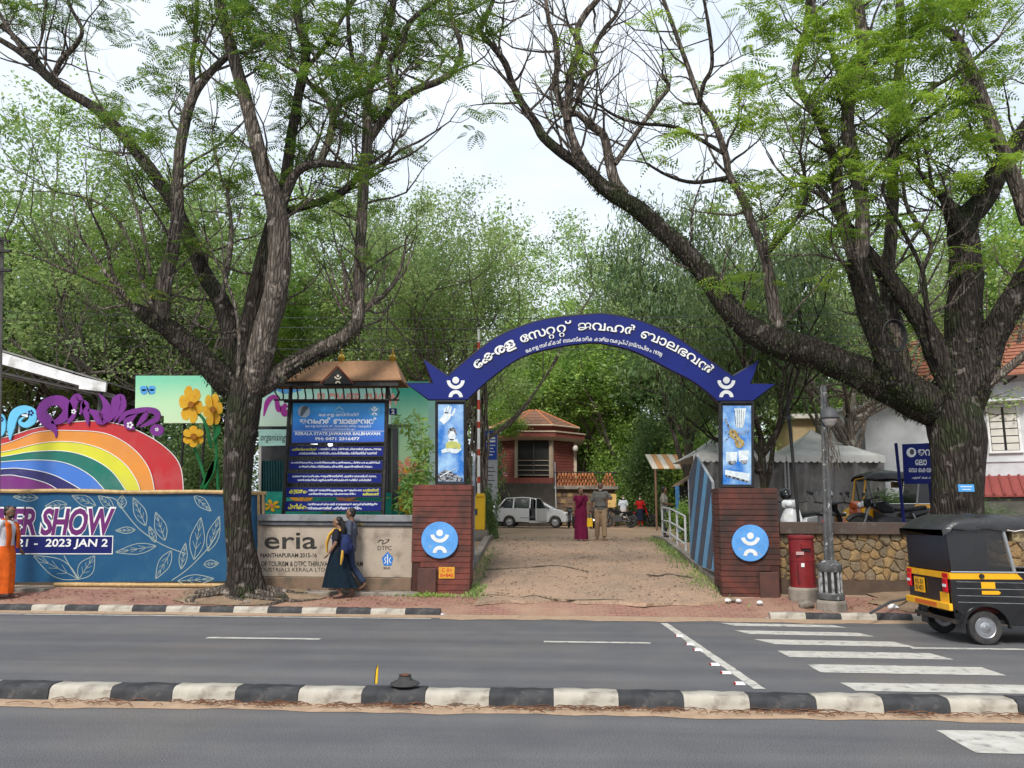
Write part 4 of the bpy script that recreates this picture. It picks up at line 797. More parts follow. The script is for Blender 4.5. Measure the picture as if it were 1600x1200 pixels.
# ---------------------------------------------------------------- shed with a white fascia, far left
SHY = 21
sh = root_at('open_shed', 'open shed with sloping white fascia and steel roof trusses behind the rainbow board', 'shed', 60, SHY)
a, b, c_ = at(-260, 470, SHY), at(125, 588, SHY), at(166, 598, SHY); P = [a, b, c_]
m = MB()
for p, q_ in ((a, b), (b, c_)):
    hh = .5 if p is a else .36
    m.add([p, q_, q_ - Vector((0, 0, .26)), p - Vector((0, 0, hh))] + [v + Vector((0, .06, 0)) for v in (p, q_, q_ - Vector((0, 0, .26)), p - Vector((0, 0, hh)))], [(3, 2, 1, 0), (4, 5, 6, 7), (0, 1, 5, 4), (1, 2, 6, 5), (2, 3, 7, 6), (3, 0, 4, 7)])
m.build('fascia', pm('fascia_white', (.74, .75, .76), (.66, .66, .66), 3, .6, stain=(.3, .29, .27), sscale=2), sh, w=True)
m = MB(); bk = Vector((0, 9, 0)); u = Vector((0, 0, .05)); m.add([a + u, c_ + u, c_ + bk + u, a + bk + u, a, c_, c_ + bk, a + bk], [(0, 1, 2, 3), (7, 6, 5, 4), (0, 4, 5, 1), (1, 5, 6, 2), (2, 6, 7, 3), (3, 7, 4, 0)]); m.build('roof', pm('roof_sheet', (.25, .25, .25), (.18, .17, .16), 4, .6), sh, w=True)
for k in range(3):
    Yk = .5 + 2.6 * k; m = MB(); t0, t1 = a + Vector((0, Yk, -.45)), c_ + Vector((0, Yk, -.3)); l0, l1 = t0 - Vector((0, 0, .55)), t1 - Vector((0, 0, .05)); m.tube([t0, t1], .04, 5); m.tube([l0, l1], .035, 5)
    for i in range(16): m.tube([t0.lerp(t1, i / 16), l0.lerp(l1, (i + .5) / 16)], .02, 4); m.tube([l0.lerp(l1, (i + .5) / 16), t0.lerp(t1, (i + 1) / 16)], .02, 4)
    m.build('truss', pm('truss_grey', (.30, .30, .29), (.2, .2, .19), 6, .6), sh, w=True)
for px, Yk in ((-150, SHY + .5), (160, SHY + .5), (-150, SHY + 5.7), (155, SHY + 5.7)): p = at(px, 600, Yk); m = MB(); m.tube([(p.x, Yk, gz(Yk) - .1), (p.x, Yk, at(px, 600, SHY).z)], .07, 8); m.build('post', K['dgrey'], sh, w=True)
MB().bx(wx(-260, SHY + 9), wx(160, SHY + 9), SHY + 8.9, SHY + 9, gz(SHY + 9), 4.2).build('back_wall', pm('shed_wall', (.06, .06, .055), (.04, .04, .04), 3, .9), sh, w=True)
# utility pole
up_ = root_at('utility_pole', 'grey concrete utility pole at the end of the rainbow board', 'utility pole', 2, 14.6)
p = at(0, 375, 14.6); p0 = at(3, 800, 14.6); MB().tube([(p0.x - .02, 14.6, gz(14.6) - .1), (p.x - .02, 14.6, p.z)], [.13, .09], 8).build('shaft', pm('pole_grey', (.20, .185, .17), (.13, .12, .11), 8, .9, .3, 40), up_, w=True)
for zz in (375, 395, 425): q_ = at(0, zz, 14.6); MB().box((q_.x + .05, 14.5, q_.z), (.5, .06, .05), ry=.3 if zz == 375 else 0).build('bracket', K['iron'], up_, w=True)
# ---------------------------------------------------------------- red brick kiosk with a tiled roof
KY = 45.0
K['kred'] = pm('kiosk_brick', (.235, .068, .05), (.17, .05, .04), 9, .8, .3, 30, fine=.15, fscale=30); K['trim'] = flat('kiosk_trim', (.50, .40, .30)); K['tile'] = pm('clay_tile', (.30, .15, .10), (.20, .115, .085), 6, .85, .4, 30, stain=(.13, .12, .08), sscale=2)
kc = Vector((wx(834, KY), KY + 1.5, 0)); zfl = at(842, 748, KY).z; zev = at(842, 690, KY).z; ztop = at(842, 636, KY).z
ks = thing('brick_kiosk', 'eight-sided red brick kiosk with tiled roof on a raised terrace', 'kiosk', (kc.x, kc.y, gz(KY)))
RK = 2.5
def octp(r_, z): return [(kc.x + r_ * math.cos(R(22.5 + 45 * k)) * 1.05, kc.y + r_ * math.sin(R(22.5 + 45 * k)), z) for k in range(8)]
def frus(r0, z0, r1, z1): v = octp(r0, z0) + octp(r1, z1); return v, [(k, (k + 1) % 8, 8 + (k + 1) % 8, 8 + k) for k in range(8)] + [tuple(range(7, -1, -1)), tuple(range(8, 16))]
m = MB(); m.add(*frus(RK + .12, zfl - .35, RK + .12, zfl + .02)); m.build('floor_band', K['kred'], ks, w=True)
for k in range(8):
    p, q_ = Vector(octp(RK, 0)[k]), Vector(octp(RK, 0)[(k + 1) % 8]); L_ = (q_ - p).length; ang = math.atan2(q_.y - p.y, q_.x - p.x); M = Matrix.Translation((p.x, p.y, 0)) @ Matrix.Rotation(ang, 4, 'Z'); nrm_y = math.sin(ang - PI / 2)
    open_ = k in (5, 7, 1)
    MB().bx(-.09, .09, -.09, .09, zfl, zev, M=M).build('column', K['trim'], ks, w=True)
    if open_:
        w_ = MB().bx(.1, L_ - .1, .06, .10, zfl + .1, zev - .05, M=M).build('window', pm('dark_opening', (.012, .012, .012), (.02, .02, .018), 3, .6), ks, w=True)
        for i in range(4): MB().bx(.1, L_ - .1, -.03, .0, zfl + .15 + .28 * i, zfl + .18 + .28 * i, M=M).build('rail', K['trim'], w_, w=True)
        MB().bx(L_ / 2 - .03, L_ / 2 + .03, -.03, .05, zfl + .1, zev - .1, M=M).build('mullion', K['dgrey'], w_, w=True)
    else:
        nc = 13; hh = (zev - zfl - .05) / nc
        for i in range(nc): MB().bx(.095 + .03 * (i % 2), L_ - .095 - .03 * (i % 2), -.02 + .01 * (i % 2), .1, zfl + .02 + hh * i, zfl + .02 + hh * (i + 1) - .02, M=M).build('brick_course', K['kred'], ks, w=True)
m = MB(); m.add(*frus(RK + .35, zev, RK + .62, zev + .16)); m.build('cornice', K['trim'], ks, w=True)
m = MB(); m.add(*frus(RK + .58, zev + .161, RK + .60, zev + .42)); m.build('fascia', K['kred'], ks, w=True)
m = MB(); m.add(*frus(RK + .66, zev + .421, RK + .66, zev + .5)); m.build('gutter', K['trim'], ks, w=True)
m = MB(); m.add(*frus(RK - .1, zev + .5, RK - .1, zev + .85)); m.build('clerestory', K['kred'], ks, w=True)
rf = MB(); rf.add(*frus(RK + .25, zev + .85, .25, ztop)); rf = rf.build('roof', K['tile'], ks, w=True)
e0, e1 = octp(RK + .27, zev + .85), octp(.27, ztop)
for k in range(8):
    m = MB(); m.tube([e0[k], e1[k]], .06, 5); m.build('ridge', K['terra'], rf, w=True)
    m = MB(); m.tube([e0[k], e0[(k + 1) % 8]], .05, 5); m.build('eave_edge', K['trim'], rf, w=True)
    if k in (4, 5, 6, 7, 0):
        A, B = Vector(e0[k]), Vector(e0[(k + 1) % 8]); A1, B1 = Vector(e1[k]), Vector(e1[(k + 1) % 8])
        for i in range(1, 10): m = MB(); p, q_ = A.lerp(A1, i / 10), B.lerp(B1, i / 10); m.tube([p, q_], .035, 4); m.build('tile_row', K['tile'], rf, w=True)
m = MB(); p = at(899, 701, KY); m.ell(p, (.17, .17, .2)); m.build('globe_lamp', flat('globe', (.55, .5, .45)), ks, w=True, sm=True)
# terrace and steps
ter = thing('terrace', 'stone terrace with steps, iron railing and a wide ledge below the kiosk', 'terrace', (kc.x, KY - 1, gz(KY)))
zt_ = at(900, 760, KY - 1.6).z; xs0, xs1 = wx(778, KY - 1), wx(866, KY - 1); xt1 = wx(960, KY - 1.6)
ns = 9
for i in range(ns): z_ = gz(KY) - .1; zz = gz(KY) + (zfl - .3 - gz(KY)) * (i + 1) / ns; MB().bx(xs0, xs1, KY - 3.4 + .3 * i, KY - .7, z_ + (zz - z_) * (i / (i + 1)), zz).build('step', pm('step_dark', (.07, .06, .05), (.045, .04, .034), 3, .9, .3), ter, w=True)
MB().bx(xs1 + .01, xt1, KY - 2.4, KY + 3, gz(KY) - .1, zt_ - .22).build('base_wall', pm('base_stone', (.19, .12, .08), (.10, .07, .05), 2.4, .9, .6, 14), ter, w=True)
q = random.Random(8); m_s = K['st']
for i in range(11):
    for j in range(5):
        xa_ = xs1 + .05 + (xt1 - xs1 - .1) * (i + q.uniform(-.15, .15)) / 11; zz = gz(KY) + (zt_ - .25 - gz(KY)) * (j + .05) / 5
        MB().box((xa_ + .18, KY - 2.41, zz + .13), (.30, .05, .24), rz=q.uniform(-.05, .05)).build('stone', m_s[(i * 3 + j) % 4] if q.random() < .4 else MATS['base_stone'], ter, w=True, bev=.02)
MB().bx(xs1 - .02, xt1 + .15, KY - 2.65, KY + 3, zt_ - .2, zt_).build('ledge', K['concrete'], ter, w=True, bev=.02)
zr = at(900, 738, KY - 2.5).z
m = MB(); m.tube([(xs1, KY - 2.55, zr), (xt1 + .05, KY - 2.55, zr), (xt1 + .05, KY + 2.5, zr)], .03, 5); m.build('handrail', K['iron'], ter, w=True)
for i in range(26): x = xs1 + (xt1 + .05 - xs1) * i / 25; m = MB(); m.tube([(x, KY - 2.55, zt_), (x, KY - 2.55, zr)], .012, 4); m.build('baluster', K['iron'], ter, w=True)
m = MB(); m.tube([(xs1 + .05, KY - 4.2, gz(KY) + .9), (xs1 + .05, KY - .8, zfl + .9)], .03, 5); m.tube([(xs1 + .05, KY - 4.2, gz(KY)), (xs1 + .05, KY - 4.2, gz(KY) + .9)], .03, 5); m.build('stair_rail', K['grey'], ter, w=True)
# terracotta pots stacked upside down on the terrace
pot = MB(); pot.lathe([(.088, 0), (.088, .03), (.080, .032), (.058, .17), (.055, .175), (.0, .175)], n=10); pot = pot.build('flower_pot', K['terra'], None, label='terracotta flower pot stacked upside down on the kiosk terrace', cat='flower pot', group='terracotta pots on the terrace', sm=True)
q = random.Random(2); first = True; x0p = wx(872, KY - 2.2); n = 0
for row, cnt, sh_ in ((0, 13, 0), (1, 12, .09), (2, 12, .0), (3, 11, .09), (0, 4, 2.55), (1, 4, 2.5), (2, 3, 2.6), (3, 2, 2.7)):
    for i in range(cnt):
        x = x0p + sh_ + i * .182
        o = pot if first else pot.copy()
        if not first: C.objects.link(o)
        first = False; o.location = (x, KY - 2.2 + q.uniform(-.03, .03), zt_ + .005 + row * .178); o.rotation_euler = (q.uniform(-.04, .04), q.uniform(-.04, .04), 0)
# ---------------------------------------------------------------- pale green two-storey building at the end of the drive
BY = 66
bd = root_at('two_storey_building', 'pale green two-storey building with grey stone ground floor at the end of the drive', 'building', 1020, BY)
z0, z1_, z2_, z3 = gz(BY), at(1000, 748, BY).z, at(1000, 736, BY).z, at(1000, 690, BY).z
xL, xR = wx(968, BY), wx(1120, BY)
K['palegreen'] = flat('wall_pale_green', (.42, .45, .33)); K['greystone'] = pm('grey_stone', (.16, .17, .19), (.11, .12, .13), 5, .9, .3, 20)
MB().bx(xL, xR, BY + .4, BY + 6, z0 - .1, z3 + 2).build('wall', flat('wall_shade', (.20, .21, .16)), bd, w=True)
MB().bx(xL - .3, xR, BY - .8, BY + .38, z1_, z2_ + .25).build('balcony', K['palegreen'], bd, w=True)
MB().bx(xL - .3, xR, BY - .9, BY + .38, z3, z3 + .45).build('parapet', K['palegreen'], bd, w=True)
for i in range(5):
    for j in range(4): MB().bx(xL + .05 + i * .48 + (.2 if j % 2 else 0), xL + .49 + i * .48 + (.2 if j % 2 else 0), BY + .3 + .02 * ((i + j) % 2), BY + .39, z0 + j * .66, z0 + j * .66 + .63).build('stone_block', K['greystone'], bd, w=True, bev=.03)
for x in (xL + .9, xL + 3.6, xL + 6.2): MB().bx(x, x + 1.5, BY + .3, BY + .395, z2_ + .4, z3 - .3).build('window', K['wglass'], bd, w=True)
for x in (xL + 2.9, xL + 5.4): 
    d_ = MB().bx(x, x + 1.9, BY + .25, BY + .39, z0, z0 + 2.3).build('door', K['dgrey'], bd, w=True)
    for k in range(4): MB().bx(x + .45 * k + .05, x + .45 * k + .1, BY + .2, BY + .245, z0 + .05, z0 + 2.25).build('bar', K['grey'], d_, w=True)
for x in (xL + .6, xL + 2.6, xL + 5.1, xL + 7.6): MB().bx(x, x + .25, BY + .1, BY + .24, z0, z3).build('column', K['palegreen'], bd, w=True)
# ---------------------------------------------------------------- white tent with grey side sheets
TY_ = 27.5
tn = root_at('event_tent', 'white peaked event tent with scalloped edge and hanging grey tarpaulin sides', 'tent', 1220, TY_)
K['tentw'] = pm('tent_white', (.56, .555, .53), (.44, .435, .42), 2, .7, .15, 12); K['tarp'] = pm('tarp_grey', (.15, .145, .14), (.105, .10, .10), 1.6, .6, .25, 8, stain=(.21, .20, .19), sscale=2.5)
ze = at(1200, 712, TY_).z; xa, xb = wx(1086, TY_), wx(1335, TY_); zp = at(1195, 676, TY_ + 2.2).z + .15
for i, (xl, xr) in enumerate(((xa, (xa + xb) / 2 + .5), ((xa + xb) / 2 + .52, xb + 1.2))):
    m = MB(); n = 10; cx = (xl + xr) / 2; cy = TY_ + 2.3
    for r_ in range(n + 1):
        t = r_ / n; s_ = (1 - t) ** 1.25 if r_ else 1
        for (x, y) in [(xl + (xr - xl) * k / 8, TY_) for k in range(8)] + [(xr, TY_ + 4.6 * k / 8) for k in range(8)] + [(xr - (xr - xl) * k / 8, TY_ + 4.6) for k in range(8)] + [(xl, TY_ + 4.6 - 4.6 * k / 8) for k in range(8)]:
            m.v.append((cx + (x - cx) * s_, cy + (y - cy) * s_, ze + (zp - ze) * t))
    m.f = [(r_ * 32 + k, r_ * 32 + (k + 1) % 32, (r_ + 1) * 32 + (k + 1) % 32, (r_ + 1) * 32 + k) for r_ in range(n) for k in range(32)]; m.m = [0] * len(m.f)
    m.build('canopy', K['tentw'], tn, w=True, sm=True)
    m = MB(); ns = 16; w_ = (xr - xl) / ns
    for k in range(ns): m.prism([(xl + w_ * k, ze + .02)] + [(xl + w_ * (k + .5 - .5 * math.cos(PI * t / 6)), ze - .16 - .08 * math.sin(PI * t / 6)) for t in range(7)] + [(xl + w_ * (k + 1), ze + .02)], TY_ - .02 - .004 * (k % 2), TY_ - .01)
    m.build('scalloped_edge', K['tentw'], tn, w=True)
    m = MB(); nx_ = 60; nz_ = 8
    for j in range(nz_ + 1):
        for k in range(nx_ + 1): t = k / nx_; m.v.append((xl + (xr - xl) * t, TY_ + .12 + .10 * math.sin(t * 23 + i) + .05 * math.sin(t * 51 + j * .5) + .03 * math.sin(j * 1.9 + t * 9), ze - (ze - gz(TY_)) * j / nz_))
    m.f = [(j * (nx_ + 1) + k, j * (nx_ + 1) + k + 1, (j + 1) * (nx_ + 1) + k + 1, (j + 1) * (nx_ + 1) + k) for j in range(nz_) for k in range(nx_)]; m.m = [0] * len(m.f)
    m.build('side_sheet', K['tarp'], tn, w=True, sm=True)
    for x in (xl + .05, xr - .05): m = MB(); m.tube([(x, TY_ + .02, gz(TY_) - .05), (x, TY_ + .02, ze)], .035, 6); m.build('pole', K['grey'], tn, w=True)
# striped awning beside it
aw = root_at('striped_awning', 'stall awning of cream and orange stripes on a thin post, left of the tent', 'awning', 1055, 35)
zA, zB = at(1050, 731, 35).z, at(1055, 712, 37).z
for i in range(9): 
    x0_ = wx(1021, 35) + i * .26; m = MB(); m.add([(x0_, 35, zA), (x0_ + .25, 35, zA), (x0_ + .28, 37.5, zB + .1), (x0_ + .03, 37.5, zB + .1), (x0_, 35, zA - .05), (x0_ + .25, 35, zA - .05), (x0_ + .28, 37.5, zB + .05), (x0_ + .03, 37.5, zB + .05)], [(0, 1, 2, 3), (7, 6, 5, 4), (0, 4, 5, 1), (1, 5, 6, 2), (2, 6, 7, 3), (3, 7, 4, 0)]); m.build('stripe', flat('awning_orange', (.55, .28, .12)) if i % 2 else flat('awning_cream', (.66, .60, .5)), aw, w=True)
for px in (1026, 1085): m = MB(); m.tube([(wx(px, 35), 35.05, gz(35) - .05), (wx(px, 35), 35.05, zA)], .05, 6); m.build('post', pm('rust_post', (.22, .12, .08), (.14, .08, .06), 8), aw, w=True)
st2 = root_at('stall_roof', 'small tin stall roof with blue side sheet near the striped gate leaf', 'stall', 1075, 31)
m = MB(); p0, p1 = at(1062, 757, 31), at(1092, 738, 31); m.add([p0, p1, p1 + Vector((0, 2, 0)), p0 + Vector((0, 2, 0))] + [v - Vector((0, 0, .04)) for v in (p0, p1, p1 + Vector((0, 2, 0)), p0 + Vector((0, 2, 0)))], [(0, 1, 2, 3), (7, 6, 5, 4), (0, 4, 5, 1), (1, 5, 6, 2), (2, 6, 7, 3), (3, 7, 4, 0)]); m.build('roof', flat('tin_brown', (.3, .2, .14)), st2, w=True)
MB().bx(wx(1058, 31), wx(1064, 31), 31.2, 31.3, gz(31), p0.z - .05).build('side_sheet', flat('banner_blue', (.10, .30, .62)), st2, w=True); MB().bx(wx(1066, 31), wx(1090, 31), 31.5, 31.6, gz(31), p0.z - .05).build('back_sheet', K['dgrey'], st2, w=True)
# ---------------------------------------------------------------- white house with clay tile roof at the right
hs = thing('white_house', 'white plastered house with clay tile roof and shuttered window at the right', 'house', (wx(1540, 30), 30, gz(30)))
A = Vector((wx(1535, 31), 31, 0)); ang = R(-27); Mh = Matrix.Translation((A.x, A.y, 0)) @ Matrix.Rotation(ang, 4, 'Z')
zev = at(1538, 588, 31).z
K['hwhite'] = pm('house_white', (.60, .61, .63), (.5, .51, .53), 2, .85, .2, 20, stain=(.35, .35, .34), sscale=1.2, slo=.56, shi=.8)
MB().bx(-.2, 9, 0, 6, gz(31) - .2, zev, M=Mh).build('wall', K['hwhite'], hs, w=True)
m = MB(); zr_ = zev + 2.6
for nm, v in (('front', [(-4.2, -.9, zev - .12), (9.5, -.9, zev - .12), (9.5, 3, zr_), (-1.5, 3, zr_)]), ('hip', [(-4.2, -.9, zev - .12), (-1.5, 3, zr_), (-4.2, 6.9, zev - .12)])):
    V_ = [Mh @ Vector(p) for p in v]; m = MB(); n = len(v); m.add(V_ + [p - Vector((0, 0, .08)) for p in V_], [tuple(range(n)), tuple(range(2 * n - 1, n - 1, -1))] + [(i, i + n, (i + 1) % n + n, (i + 1) % n) for i in range(n)]); r_ = m.build('roof', pm('house_tile', (.34, .135, .085), (.25, .10, .065), 7, .85, .3, 20, stain=(.2, .13, .08), sscale=1.5), hs, w=True)
    if nm == 'front':
        for i in range(1, 15): t = i / 15; a_, b_ = V_[0].lerp(V_[3], t), V_[1].lerp(V_[2], t); m = MB(); m.tube([a_ + Vector((0, 0, .02)), b_ + Vector((0, 0, .02))], .04, 4); m.build('tile_row', MATS['house_tile'], r_, w=True)
    else:
        for i in range(1, 15): t = i / 15; a_, b_ = V_[0].lerp(V_[1], t), V_[2].lerp(V_[1], t); m = MB(); m.tube([a_ + Vector((0, 0, .02)), b_ + Vector((0, 0, .02))], .04, 4); m.build('tile_row', MATS['house_tile'], r_, w=True)
MB().bx(-4.0, -.21, .4, 5, gz(31) - .2, zev - .3, M=Mh).build('side_wall', K['hwhite'], hs, w=True)
def local_z(px, py):                                     # photo point on the house front
    d = ray(px, py); nn = Mh.to_3x3() @ Vector((0, -1, 0)); t = (Vector((A.x, A.y, 0)) - CAMP).dot(nn) / d.dot(nn); return Mh.inverted() @ (CAMP + d * t)
w0, w1 = local_z(1550, 705), local_z(1587, 635)
win = MB().bx(w0.x, w1.x, -.02, .05, w0.z, w1.z, M=Mh).build('window', K['wglass'], hs, w=True)
for (xa_, xb_) in ((w0.x - .08, w0.x), (w1.x, w1.x + .08)): MB().bx(xa_, xb_, -.06, .04, w0.z - .08, w1.z + .08, M=Mh).build('frame', K['white'], win, w=True)
MB().bx(w0.x, w1.x, -.06, .04, w1.z, w1.z + .08, M=Mh).build('frame', K['white'], win, w=True); MB().bx(w0.x - .1, w1.x + .1, -.1, .04, w0.z - .09, w0.z - .001, M=Mh).build('sill', K['white'], win, w=True)
for k in (-1, 1):
    x = w0.x + .22 if k < 0 else w1.x - .22
    for i in range(6): zz = w0.z + (w1.z - w0.z) * (i + .5) / 6; MB().box((x, -.07, zz), (.40, .03, (w1.z - w0.z) / 6 - .04), M=Mh).build('shutter', K['offwhite'], win, w=True)
m = MB()
for k in range(5): x = w0.x + .45 + (w1.x - w0.x - .9) * k / 4; m.tube([Mh @ Vector((x, -.03, w0.z)), Mh @ Vector((x, -.03, w1.z))], .015, 4)
m.build('window_bars', K['iron'], win, w=True)
MB().bx(w0.x - .35, w1.x + .35, -.55, -.001, w1.z + .18, w1.z + .28, M=Mh).build('sunshade', K['hwhite'], hs, w=True)
for zz in (600, 722): p = local_z(1560, zz); MB().bx(-.1, 8.9, -.05, -.002, p.z, p.z + .06, M=Mh).build('string_course', K['hwhite'], hs, w=True)
l0 = local_z(1545, 772); r_ = MB(); V_ = [Mh @ Vector(p) for p in ((-.6, -2.2, l0.z - .1), (9, -2.2, l0.z - .1), (9, -.01, l0.z + .7), (-.6, -.01, l0.z + .7))]; r_.add(V_ + [v - Vector((0, 0, .06)) for v in V_], [(0, 1, 2, 3), (7, 6, 5, 4), (0, 4, 5, 1), (1, 5, 6, 2), (2, 6, 7, 3), (3, 7, 4, 0)]); r_ = r_.build('lean_to_roof', pm('lean_red', (.30, .07, .06), (.22, .05, .045), 8, .8), hs, w=True)
for i in range(30): m = MB(); x = -.6 + 9.6 * i / 30; m.tube([Mh @ Vector((x, -2.22, l0.z - .08)), Mh @ Vector((x, -.02, l0.z + .72))], .05, 5); m.build('roof_rib', MATS['lean_red'], r_, w=True)
MB().bx(-.5, 9, -2.05, -1.9, gz(29), l0.z - .2, M=Mh).build('lower_wall', pm('lower_wall', (.12, .115, .10), (.08, .08, .07), 3, .9, .3), hs, w=True)
an = root_at('white_outbuilding', 'pale white outbuilding with a drain pipe behind the parked rickshaw', 'outbuilding', 1380, 36)
MB().bx(wx(1336, 36), wx(1432, 36), 36, 39, gz(36) - .1, at(1380, 640, 36).z).build('wall', K['hwhite'], an, w=True)
MB().bx(wx(1332, 36), wx(1436, 36), 35.7, 39.2, at(1380, 640, 36).z, at(1380, 634, 36).z).build('roof_slab', K['hwhite'], an, w=True)
for zz in (705, 720): MB().bx(wx(1340, 36), wx(1430, 36), 35.93, 35.99, at(1380, zz, 36).z, at(1380, zz - 2, 36).z).build('ledge', K['hwhite'], an, w=True)
m = MB(); m.tube([(wx(1344, 36), 35.9, gz(36)), (wx(1344, 36), 35.9, at(1344, 645, 36).z)], .05, 6); m.build('drain_pipe', K['offwhite'], an, w=True)
ho = root_at('cream_house', 'cream house wall with brown roof edge glimpsed behind the lamp post', 'house', 1262, 40)
MB().bx(wx(1246, 40), wx(1282, 40), 40, 43, gz(40), at(1262, 655, 40).z).build('wall', flat('cream_wall', (.48, .36, .2)), ho, w=True)
MB().bx(wx(1242, 40), wx(1286, 40), 39.6, 43.4, at(1262, 655, 40).z, at(1262, 648, 40).z).build('roof_slab', K['offwhite'], ho, w=True)
# ---------------------------------------------------------------- yard behind the stone wall
K['yard'] = K['dirt']; YZ = 1.08
sheet('yard', [4.62] + lin(5, 30, 25) + [60], lin(15.87, 26, 10), lambda x, y: YZ + .015 * hn(x, y), K['dirt'])
def wheel(m_t, c, r_, w_, par, name='wheel', rimr=.62, spokes=0, rimmat=None, axis='y'):
    M = Matrix.Translation(c) @ Matrix.Rotation(R(90), 4, 'X')
    o = MB(); prof = [(r_ * .62, -w_ * .42), (r_ * .8, -w_ * .5), (r_ * .95, -w_ * .42), (r_, -w_ * .2), (r_, w_ * .2), (r_ * .95, w_ * .42), (r_ * .8, w_ * .5), (r_ * .62, w_ * .42)]
    n = 28; vs_ = []; fs = []
    for i, (rr, zz) in enumerate(prof):
        for k in range(n): a = 2 * PI * k / n; vs_.append((rr * math.cos(a), rr * math.sin(a), zz))
    L_ = len(prof)
    for i in range(L_):
        for k in range(n): j = (i + 1) % L_; fs.append((i * n + k, i * n + (k + 1) % n, j * n + (k + 1) % n, j * n + k))
    o.add(vs_, fs, 0, M); wh = o.build(name, K['tyre'], par, sm=True, ang=50)
    rm = MB()
    if spokes:
        T_ = [(Matrix.Rotation(2 * PI * k / 24, 4, 'Z') @ Vector((r_ * .64, 0, 0))) for k in range(24)]; rm.tube([M @ t for t in T_], r_ * .045, 5, closed=True)
        for k in range(spokes): a = 2 * PI * k / spokes; rm.tube([M @ Vector((0, 0, .02 * (-1) ** k)), M @ Vector((r_ * .63 * math.cos(a), r_ * .63 * math.sin(a), 0))], r_ * (.025 if spokes > 8 else .06), 4)
        rm.lathe([(r_ * .16, -w_ * .5), (r_ * .16, w_ * .5)], n=12, M=M)
    else:
        rm.lathe([(r_ * .63, -w_ * .40), (r_ * .60, -w_ * .46), (r_ * .52, -w_ * .34), (r_ * .40, -w_ * .30), (r_ * .30, -w_ * .42), (r_ * .14, -w_ * .46), (r_ * .12, -w_ * .5), (.001, -w_ * .5)][::1] + [(.001, w_ * .4), (r_ * .63, w_ * .4)], n=24, M=Matrix.Translation(c) @ Matrix.Rotation(R(-90), 4, 'X'))
        for k in range(8): a = 2 * PI * k / 8; p = Vector((c[0] + r_ * .46 * math.cos(a), c[1] - w_ * .335, c[2] + r_ * .46 * math.sin(a)))
    rm.build('rim', rimmat or K['steel'], wh, sm=True, ang=35)
    return wh
